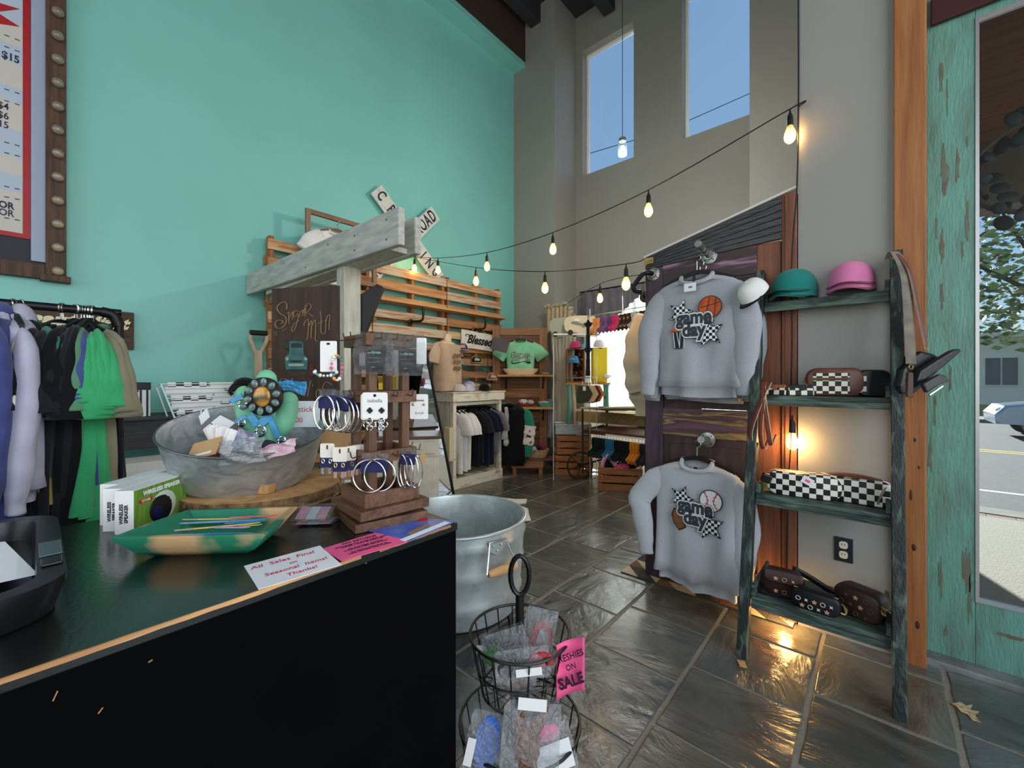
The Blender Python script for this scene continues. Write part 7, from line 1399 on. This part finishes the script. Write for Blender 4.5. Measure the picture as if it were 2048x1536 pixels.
for dx,dz in ((-.022,.0),(.022,.0),(0,-.025)): mb=MB(); mb.ball(ex*(TR+.010)+et*dx+V((0,0,tz1-.05+dz)),.006,8,5); put('rivet',mb,m_silv,tb)
mb=MB(); B0=ex*(TR+.014)+V((0,0,tz1-.03)); G=ex*(TR+.055)+V((0,0,tz1-.15)); mb.tube([G-et*.085,G-et*.087,B0-et*.045,B0+et*.045,G+et*.087,G+et*.085],.005,8); put('wire_bail',mb,m_wire,tb,smooth=40)
mb=MB(); mb.tube([G-et*.08,G-et*.065,G,G+et*.065,G+et*.08],[.013,.019,.022,.019,.013],12); put('wooden_grip',mb,wood('beech_grip',(222,178,122),(196,146,92),'x',.5,2),tb,smooth=True)
# ================================================================= two tier wire basket stand with scented hangers
bx,by=-.806,.956; bs2=thing('basket_stand','black two tier wire basket stand beside the counter','stand',(bx,by,0)); m_bw=mat('black_wire',(18,18,20),.4)
def basket(zr,rt,rb,h,nm_):
    for z,r,w_ in ((zr,rt,.0045),(zr-h*.55,rt+(rb-rt)*.55,.0028),(zr-h,rb,.004)):
        mb=MB(); mb.tube([(r*math.cos(2*PI*i/36),r*math.sin(2*PI*i/36),z) for i in range(36)],w_,6,closed=True); put(nm_+'_ring',mb,m_bw,bs2,smooth=True)
    for i in range(18):
        a=2*PI*i/18; mb=MB(); mb.tube([(rt*math.cos(a),rt*math.sin(a),zr),(rb*math.cos(a),rb*math.sin(a),zr-h),(rb*.35*math.cos(a),rb*.35*math.sin(a),zr-h)],.0024,5); put(nm_+'_wire',mb,m_bw,bs2)
    mb=MB(); mb.lathe([(rb*.4,0),(rb*.4,.004)],20,(0,0,zr-h-.002)); put(nm_+'_base',mb,m_bw,bs2)
basket(.545,.148,.112,.165,'upper_basket'); basket(.285,.178,.14,.20,'lower_basket')
mb=MB(); mb.tube([(0,0,.04),(0,0,.655)],.013,10); put('pole',mb,m_bw,bs2,smooth=True)
mb=MB(); mb.tube([(math.cos(TH)*.028*math.sin(2*PI*i/20),math.sin(TH)*.028*math.sin(2*PI*i/20),.712-.058*math.cos(2*PI*i/20)) for i in range(20)],.0075,8,closed=True); put('loop_handle',mb,m_bw,bs2,smooth=True)
for i in range(3): a=2*PI*i/3+.5; mb=MB(); mb.tube([(.05*math.cos(a),.05*math.sin(a),.085),(.15*math.cos(a),.15*math.sin(a),.03),(.16*math.cos(a),.16*math.sin(a),.013)],.006,6); put('foot',mb,m_bw,bs2)
# pink sign
FG='scented hangers in the wire baskets'
p=PD(1140,1332,1.17); t=thing('sale_sign','hot pink handwritten paper sign clipped to the upper basket','sign',p,rz=TH); ks_=1.17/F
mb=MB(); mb.grid(lambda u,v:V(((u-.5)*56*ks_,.018*math.sin(PI*u)-.01,(v-.5)*112*ks_*(1-.06*u)+(u-.5)*14*ks_*1.4-.006*math.sin(3*u))),10,8); put('paper',mb,m_pk,t,solid=.0006,smooth='all')
for s_,dz,sz,b_ in (('RESHIES',.036,.026,.0003),('ON',.006,.023,.0003),('SALE',-.034,.042,.0016)): text(s_,sz,m_bink,t,(.0,-.0135,dz),(PI/2,-.34,0),ext=.0004,bold=b_,sx=.8,shear=.1)
def pouch(px,py,d,w,h,label,fill,fm,seed,lean=0,yaw=0,tag_=None):
    t=thing('scent_packet',label,'packet',PD(px,py,d),rot=(-.35,lean,TH+yaw),group=FG); rs=random.Random(seed); ph=[(rs.uniform(4,12),rs.uniform(4,12),rs.uniform(0,6)) for _ in range(4)]
    for sgn in (-1,1):
        mb=MB(); mb.grid(lambda u,v:V(((u-.5)*w,sgn*.012*math.sin(PI*u)*math.sin(PI*min(1,v*1.15))+sum(math.sin(a*u+b*v+q_) for a,b,q_ in ph)*.0015,(v-.5)*h)),12,12); put('bag',mb,m_film2 if sgn<0 else m_film,t)
    for (pl,m,x,z) in fill: mb=MB(); mb.prism([(x+a,z+b) for a,b in pl],-.012,(0,-.004,0),(1,0,0),(0,0,1)); put('scented_shape',mb,m,t,bevel=.003)
    if tag_: mb=MB(); mb.bb((tag_[0],-.012,tag_[1]),(tag_[2],-.011,tag_[3])); put('label_card',mb,m_card,t); 
    return t
def oval(a,b,n=16): return [(a*math.cos(2*PI*i/n),b*math.sin(2*PI*i/n)) for i in range(n)]
m_rf=mat('red_glitter',(176,44,52),.5,c2=(140,28,36),vs=90); m_bf=mat('blue_beads',(62,112,206),.4,c2=(96,150,232),vs=160,bump=.6,bs=160); m_kf=mat('copper_beads',(122,76,54),.35,c2=(176,128,96),vs=150,bump=.8,bs=150,metal=.4); m_gf=mat('green_beads',(60,140,60),.5,c2=(40,110,40),vs=120); m_df=mat('dark_beads',(44,36,36),.5,c2=(70,54,50),vs=120,bump=.5,bs=120)
pouch(1078,1262,1.27,.10,.15,'tall clear packet with a red oval badge in the upper basket',[(oval(.035,.05),m_rf,.01,-.02),(oval(.022,.036),m_ow,.016,-.02)],0,1,.25)
pouch(1010,1290,1.2,.13,.09,'clear packet lying at the left of the upper basket',[(oval(.03,.025),m_gf,-.035,-.02),(oval(.03,.022),m_df,.02,-.015)],0,2,-.3)
pouch(1045,1325,1.13,.15,.08,'clear packet of dark beads across the front of the upper basket',[(oval(.05,.022),m_df,-.02,-.01),(oval(.035,.02),m_rf,.05,.0)],0,3,-.12,tag_=(-.02,-.03,.05,-.012))
pouch(1030,1355,1.16,.12,.07,'clear packet of brown beads at the bottom of the upper basket',[(oval(.04,.022),m_kf,0,0)],0,4,.2)
pouch(975,1480,1.12,.11,.15,'clear packet with a blue beaded oval in the lower basket',[(oval(.036,.06),m_bf,.0,-.005)],0,5,.25,tag_=(-.052,-.06,-.03,.0))
pouch(1062,1470,1.08,.15,.17,'clear packet with a copper beaded longhorn in the lower basket',[([(-.04,.03),(-.02,.05),(0,.02),(.02,.045),(.045,.07),(.05,.05),(.03,.01),(.03,-.04),(.015,-.07),(-.02,-.07),(-.035,-.03)],m_kf,-.005,.0),(oval(.008,.008),m_rf,.0,-.055)],0,6,.1,tag_=(-.04,.055,.035,.082))
pouch(1105,1500,1.14,.12,.13,'white backed packet with a pink shape in the lower basket',[(oval(.03,.02),m_pk,-.0,.04),(oval(.04,.018),m_gf,-.01,-.055)],0,7,-.2,.2,tag_=(-.05,-.045,.05,.02))
pouch(960,1300,1.3,.05,.05,'small clear packet with a white label at the left rim of the upper basket',[],0,8,0,0,tag_=(-.01,-.005,.01,.015))
# ================================================================= string lights, pendants
m_cord=mat('black_cord',(16,16,17),.6); m_sock=mat('black_socket',(20,20,21),.5)
def glassbulb(name,c,e):
    m=bpy.data.materials.new(name); m.use_nodes=True; nt=m.node_tree; nt.nodes.clear(); L=nt.links.new; N=nt.nodes.new
    o=N('ShaderNodeOutputMaterial'); t=N('ShaderNodeBsdfTransparent'); t.inputs[0].default_value=lin((255,232,190)); g=N('ShaderNodeBsdfPrincipled'); g.inputs['Roughness'].default_value=.05; g.inputs['Base Color'].default_value=lin((250,220,170)); g.inputs['Emission Color'].default_value=lin(c); g.inputs['Emission Strength'].default_value=e
    x=N('ShaderNodeMixShader'); x.inputs[0].default_value=.35; L(t.outputs[0],x.inputs[1]); L(g.outputs[0],x.inputs[2]); L(x.outputs[0],o.inputs['Surface']); MATS[name]=m; return m
m_bg=glassbulb('amber_bulb_glass',(255,180,80),.45); m_fil=mat('glowing_filament',(255,214,140),.5,emit=16,ec=(255,200,110))
BM={}
def bulb(parent,p,name='bulb',down=V((0,0,-1)),watt=3.5):
    b=put(name,BM.get('s') or MB().tube([(0,0,0),(0,0,-.02),(0,0,-.04),(0,0,-.09)],[.004,.005,.014,.0155],10),m_sock,parent,p,smooth=True); BM['s']=b.data
    g=put('glass',BM.get('g') or MB().lathe([(.013,-.088),(.016,-.10),(.026,-.125),(.0285,-.145),(.024,-.165),(.012,-.178),(.001,-.181)],14),m_bg,b,(0,0,0),smooth=True); BM['g']=g.data
    f=put('filament',BM.get('f') or MB().tube(smoothpts([(-.006,0,-.10),(-.008,0,-.15),(-.003,0,-.16),(.003,0,-.16),(.008,0,-.15),(.006,0,-.10)],3),.0022,6),m_fil,b,(0,0,0)); BM['f']=f.data
    light('bulb_glow','POINT',(0,0,-.145),(0,0,0),watt,(1,.72,.38),.02,parent=b)
    return b
def strand(label,A,B,pix,ext=None,sag=.12):
    """cord from A to B through bulb anchors given as pixels; depth runs evenly from A to B"""
    t=thing('string_lights',label,'string lights',A); dA=ddepth(A); dB=ddepth(B); xa=pxx(A); xb=pxx(B); pts=[A]
    for (px,py) in pix:
        f=(px-xa)/(xb-xa); inv=1/dA+(1/dB-1/dA)*f; pts.append(PD(px,py,1/inv))
    pts.append(B)
    mb=MB(); mb.tube(smoothpts([q-A for q in pts],6),.0035,6); put('cord',mb,m_cord,t,smooth=True)
    for q in pts[1:-1]: bulb(t,q-A)
    return t
def ddepth(p): return p.x*_f[0]+p.y*_f[1]
def pxx(p): return CX+F*(p.x*_rr[0]+p.y*_rr[1])/ddepth(p)
A0=V((XT+.12,3.03,2.76)); B0_=PY(1597,214,YL-.03)
strand('long string of amber bulbs rising from the pallets to the ladder wall',PX(826,512,XT+.12),B0_,[(876,516),(974,505),(1106,465),(1297,380),(1580,218)])
strand('lower string of amber bulbs from the pallets to the painted door',PX(826,512,XT+.13),V((-1.15,YF,2.09)),[(829,514),(952,535),(1090,543),(1252,528)])
strand('short string of amber bulbs from the lace curtain to the painted door',V((-3.36,4.95,2.33)),V((-1.145,YF+.05,2.0)),[(1200,568)])
# cord running up the wall corner and down behind the ladder with one lit bulb
t=thing('hanging_bulb','cord hanging down the wall corner with one lit amber bulb','string lights',PY(1597,214,YL-.02)); q0=PY(1597,214,YL-.02)
P=[V((0,0,2.4)),V((0,0,.6)),V((0,0,0)),PY(1594,372,YL-.03)-q0,PY(1584,520,YL-.05)-q0,PY(1584,700,YL-.05)-q0,PY(1580,842,YL-.05)-q0]
mb=MB(); mb.tube(smoothpts(P,6),.004,6); put('cord',mb,m_cord,t,smooth=True); bulb(t,P[-1]+V((.01,0,.03)),watt=7)
mb=MB(); mb.tube(smoothpts([P[-1],P[-1]+V((.005,-.005,-.1)),P[-1]+V((-.01,0,-.35))],5),.0035,6); put('cord_tail',mb,m_cord,t)
P2=V((-.365,2.575,.247))-q0; mb=MB(); mb.tube(smoothpts([P[-1]+V((-.01,0,-.35)),V((-.36,2.617,.5))-q0,V((-.362,2.617,.3))-q0,P2],5),.0035,6); put('cord_tail',mb,m_cord,t); bulb(t,P2,watt=7)
# jar pendants
m_jar=film('jar_glass',(225,235,235),.75,.05); m_jl=mat('lit_jar_bulb',(255,255,250),.4,emit=5)
def pendant(label,p,energy,r=.05):
    t=thing('jar_pendant',label,'pendant lamp',p,group='mason jar pendants'); mb=MB(); mb.tube([(0,0,.07),(0,0,CEIL-p.z)],.003,6); put('cord',mb,m_cord,t); mb=MB(); mb.lathe([(.03,.03),(.034,.03),(.034,.06),(.012,.075)],14); put('lid',mb,mat('zinc_lid',(120,120,118),.4,.7),t,smooth=40)
    mb=MB(); mb.lathe([(.030,.035),(.030,.02),(.042,.0),(.042,-.09),(.035,-.1),(0,-.1)],16); put('jar',mb,m_jar,t,smooth=40); mb=MB(); mb.ball((0,0,-.035),.022,12,8,sc=(1,1,1.4)); put('bulb',mb,m_jl,t,smooth=True)
    light('pendant_light','POINT',(0,0,-.16),(0,0,0),energy,(1,.96,.9),r,parent=t)
pendant('mason jar pendant lamp hanging before the high window',PD(1245,290,3.9),75,.09)
# ================================================================= outside
m_conc=mat('sidewalk_concrete',(120,114,106),.85,c2=(100,95,89),vs=3,bump=.2,bs=20); m_asph=mat('asphalt',(74,74,78),.9,c2=(64,64,68),vs=8,bump=.2,bs=60); m_brk=mat('brick_paver',(116,88,76),.85,c2=(96,72,62),vs=4)
G=-.12
mb=MB(); mb.bb((-9,2.9,G-.05),(14,4.6,G)); o=struct(put('sidewalk',mb,m_conc),'concrete pavement outside the entrance')
mb=MB(); mb.bb((-9,6.9,G-.2),(40,22,G-.13)); struct(put('road',mb,m_asph),'grey asphalt street')
mb=MB(); mb.bb((-9,6.6,G-.2),(40,6.9,G+.005)); struct(put('kerb',mb,m_conc),'concrete kerb of the street')
mb=MB(); mb.bb((-9,4.6,G-.06),(14,6.6,G-.012)); pv=struct(put('paver_strip',mb,m_grout),'brick paved strip beside the kerb')
pm=None
for j in range(16):
    for i in range(14):
        x=.55+i*.205+(.1 if j%2 else 0); y=4.62+j*.123
        if pm is None: mb=MB(); mb.bb((0,0,-.02),(.198,.116,0)); o=put('brick',mb,m_brk,pv,(x,y,G),bevel=.003); pm=o.data
        else: put('brick',pm,None,pv,(x,y,G+rnd(-.002,.002)))
m_yl=mat('road_yellow',(206,170,60),.7); m_wl=mat('road_white',(224,222,214),.7)
for y,m,w_ in ((13.2,m_yl,.12),(13.5,m_yl,.12),(8.6,m_wl,.10)): 
    mb=MB(); mb.bb((-9,y,G-.131),(40,y+w_,G-.126)); struct(put('road_line',mb,m),'painted line on the street')
mb=MB(); mb.bb((-9,22,G-.2),(60,24,G-.02)); struct(put('far_sidewalk',mb,m_conc),'pavement across the street')
mb=MB(); mb.bb((-9,24,G-.2),(60,60,G+.0)); struct(put('far_lawn',mb,mat('lawn',(120,116,62),.9,c2=(170,150,70),vs=3)),'yellow green lawn across the street')
# building across the street
fb=thing('white_building','white building with dark windows across the street','building',(6,34,G)); m_bw2=mat('white_siding',(226,226,222),.7); m_win=mat('dark_window',(90,100,110),.15)
mb=MB(); mb.bb((-10,0,0),(14,6,3.6)); put('wall',mb,m_bw2,fb)
for i in range(10):
    x=-8+i*2.1; mb=MB(); mb.bb((x,-.05,1.0),(x+1.3,.0,2.6)); wnd=put('window',mb,m_bw2,fb); mb=MB(); mb.bb((x+.08,-.07,1.08),(x+.62,-.05,2.52)); put('pane',mb,m_win,wnd); mb=MB(); mb.bb((x+.68,-.07,1.08),(x+1.22,-.05,2.52)); put('pane',mb,m_win,wnd)
mb=MB(); mb.bb((-10.3,-.3,3.6),(14.3,6.3,3.85)); put('roof',mb,m_bw2,fb)
# trees
m_lf=mat('tree_leaf',(62,78,52),.7,c2=(96,108,74),vs=2,tl=.3); m_tr=mat('tree_trunk',(70,58,48),.9)
def tree(label,loc,h,r,seed,n=1700,leaf=.22):
    t=thing('street_tree',label,'tree',loc,group='trees across the street'); rs=random.Random(seed); mb=MB(); mb.tube([(0,0,0),(.1,0,h*.3),(-.05,.1,h*.6),(0,0,h*.85)],[.28,.22,.14,.05],8)
    for i in range(7): a=rs.uniform(0,6.28); z=h*rs.uniform(.3,.6); mb.tube([(0,0,z),(r*.4*math.cos(a),r*.4*math.sin(a),z+h*.15),(r*.7*math.cos(a),r*.7*math.sin(a),z+h*.28)],[.1,.06,.02],6)
    put('trunk',mb,m_tr,t); mb=MB()
    for i in range(n):
        while True:
            p=V((rs.uniform(-1,1),rs.uniform(-1,1),rs.uniform(-1,1)))
            if .35<p.length<1: break
        c=V((p.x*r,p.y*r,h*.62+p.z*h*.40)); d=V((rs.gauss(0,1),rs.gauss(0,1),rs.gauss(0,1))).normalized(); a,b=frame(d); s=leaf*rs.uniform(.6,1.3)
        mb.add([c-a*s,c+b*s*.55,c+a*s,c-b*s*.55],[(0,1,2,3)])
    put('foliage',mb,m_lf,t)['kind']='stuff'
tree('broad dark evergreen tree across the street left of the road view',V((5.0,27,G)),11,4.6,1); tree('broad dark evergreen tree across the street right of the road view',V((11.5,29,G)),12,5.2,2); tree('dark evergreen tree far behind the white building',V((8.2,42,G)),13,5.5,3)
# parked car: side profile loft
cr_=thing('silver_car','silver blue car driving past outside the entrance door','car',(4.55,17.6,G-.13),rz=0); m_car=mat('car_paint',(150,162,176),.25,.6); m_cg=mat('car_glass',(40,48,56),.08)
def carbody():
    low=[(-2.2,.35),(-2.22,.6),(-2.05,.82),(-1.2,.95),(-.75,1.0),(-.2,1.42),(.9,1.48),(1.6,1.12),(2.15,1.05),(2.25,.7),(2.2,.35)]
    mb=MB(); n=len(low); secs=[(-.86,.93),(-.8,1.0),(-.4,1.03),(0,1.04),(.4,1.03),(.8,1.0),(.86,.93)]; vs=[]
    for y,k_ in secs:
        for x,z in low: tz=.35+(z-.35)*k_; vs.append((x*(.97 if abs(y)>.82 else 1),y*(1-.18*max(0,(tz-.95))),tz))
    mb.add(vs,[(i*n+j,i*n+j+1,(i+1)*n+j+1,(i+1)*n+j) for i in range(6) for j in range(n-1)]+[tuple(range(n-1,-1,-1)),tuple(range(6*n,7*n))]+[(i*n,(i+1)*n,(i+1)*n+n-1,i*n+n-1) for i in range(6)]); return mb
put('body',carbody(),m_car,cr_,smooth=35)
for pts in ([(-.62,1.02),(-.16,1.36),(.3,1.38),(.3,1.02)],[(.38,1.02),(.38,1.38),(.88,1.4),(1.4,1.1),(1.3,1.02)]): mb=MB(); mb.prism(pts,.02,(0,-.82,0),(1,0,0),(0,0,1)); put('side_window',mb,m_cg,cr_)
for x in (-1.4,1.4):
    for y in (-.86,.70): mb=MB(); mb.lathe([(.33,0),(.33,.18)],20,(x,y+.0,.33),axis=(0,1,0)); w_=put('wheel',mb,m_blk,cr_,smooth=40); mb=MB(); mb.lathe([(.2,0),(.2,.02)],14,(x,y-.01,.33),axis=(0,1,0)); put('hub_cap',mb,m_silv,w_)
mb=MB(); mb.ball((-2.1,-.62,.72),.12,10,6,sc=(.8,1.2,.6)); put('headlamp',mb,m_card,cr_,smooth=True)
# porch roof beam, brown post and soffit outside
m_porch=wood('porch_timber',(112,70,48),(84,52,38),'x',.7,2)
mb=MB(); mb.bb((.08,2.95,3.12),(8,5.2,3.2)); struct(put('porch_ceiling',mb,m_porch),'brown timber porch ceiling outside')
mb=MB(); mb.bb((.08,5.0,2.66),(8,5.25,3.12)); struct(put('porch_beam',mb,mat('porch_concrete',(120,108,98),.8,c2=(104,92,84),vs=4)),'grey brown porch beam outside')
# wreath hanging outside the door glass
wq=PY(2075,330,YD+.13); wr2=thing('door_wreath','dark round leaved wreath hanging outside the door glass','wreath',wq); rs=random.Random(12); m_wl2=mat('dark_wreath_leaf',(20,20,18),.6,c2=(30,30,26),vs=20); WRr=.20
mb=MB(); mb.tube([(WRr*math.cos(2*PI*i/30)*(1+.05*math.sin(5*i)),rs.uniform(-.015,.015),WRr*math.sin(2*PI*i/30)) for i in range(30)],.012,6,closed=True); put('twig_ring',mb,m_tr,wr2,smooth=True)
lm=None
for i in range(64):
    a=2*PI*i/64*1.0+rs.uniform(-.1,.1); r=WRr+rs.uniform(-.075,.085); 
    if lm is None: mb=MB(); mb.ball((0,0,0),.034,10,5,sc=(1,.16,.82)); o=put('leaf',mb,m_wl2,wr2,smooth=True); lm=o.data
    else: o=put('leaf',lm,None,wr2)
    o.location=(r*math.cos(a),rs.uniform(-.04,.04),r*math.sin(a)); o.rotation_euler=(rs.uniform(-.5,.5),rs.uniform(0,3),rs.uniform(-.6,.6)); s_=rs.uniform(.7,1.15); o.scale=(s_,s_,s_)
# power line seen through the high windows
mb=MB(); mb.tube([PD(1100,330,14),PD(1330,262,14),PD(1560,160,14)],.012,5); o=put('power_line',mb,m_cord); tag(o,'thin power line crossing the sky outside the high windows','cable')
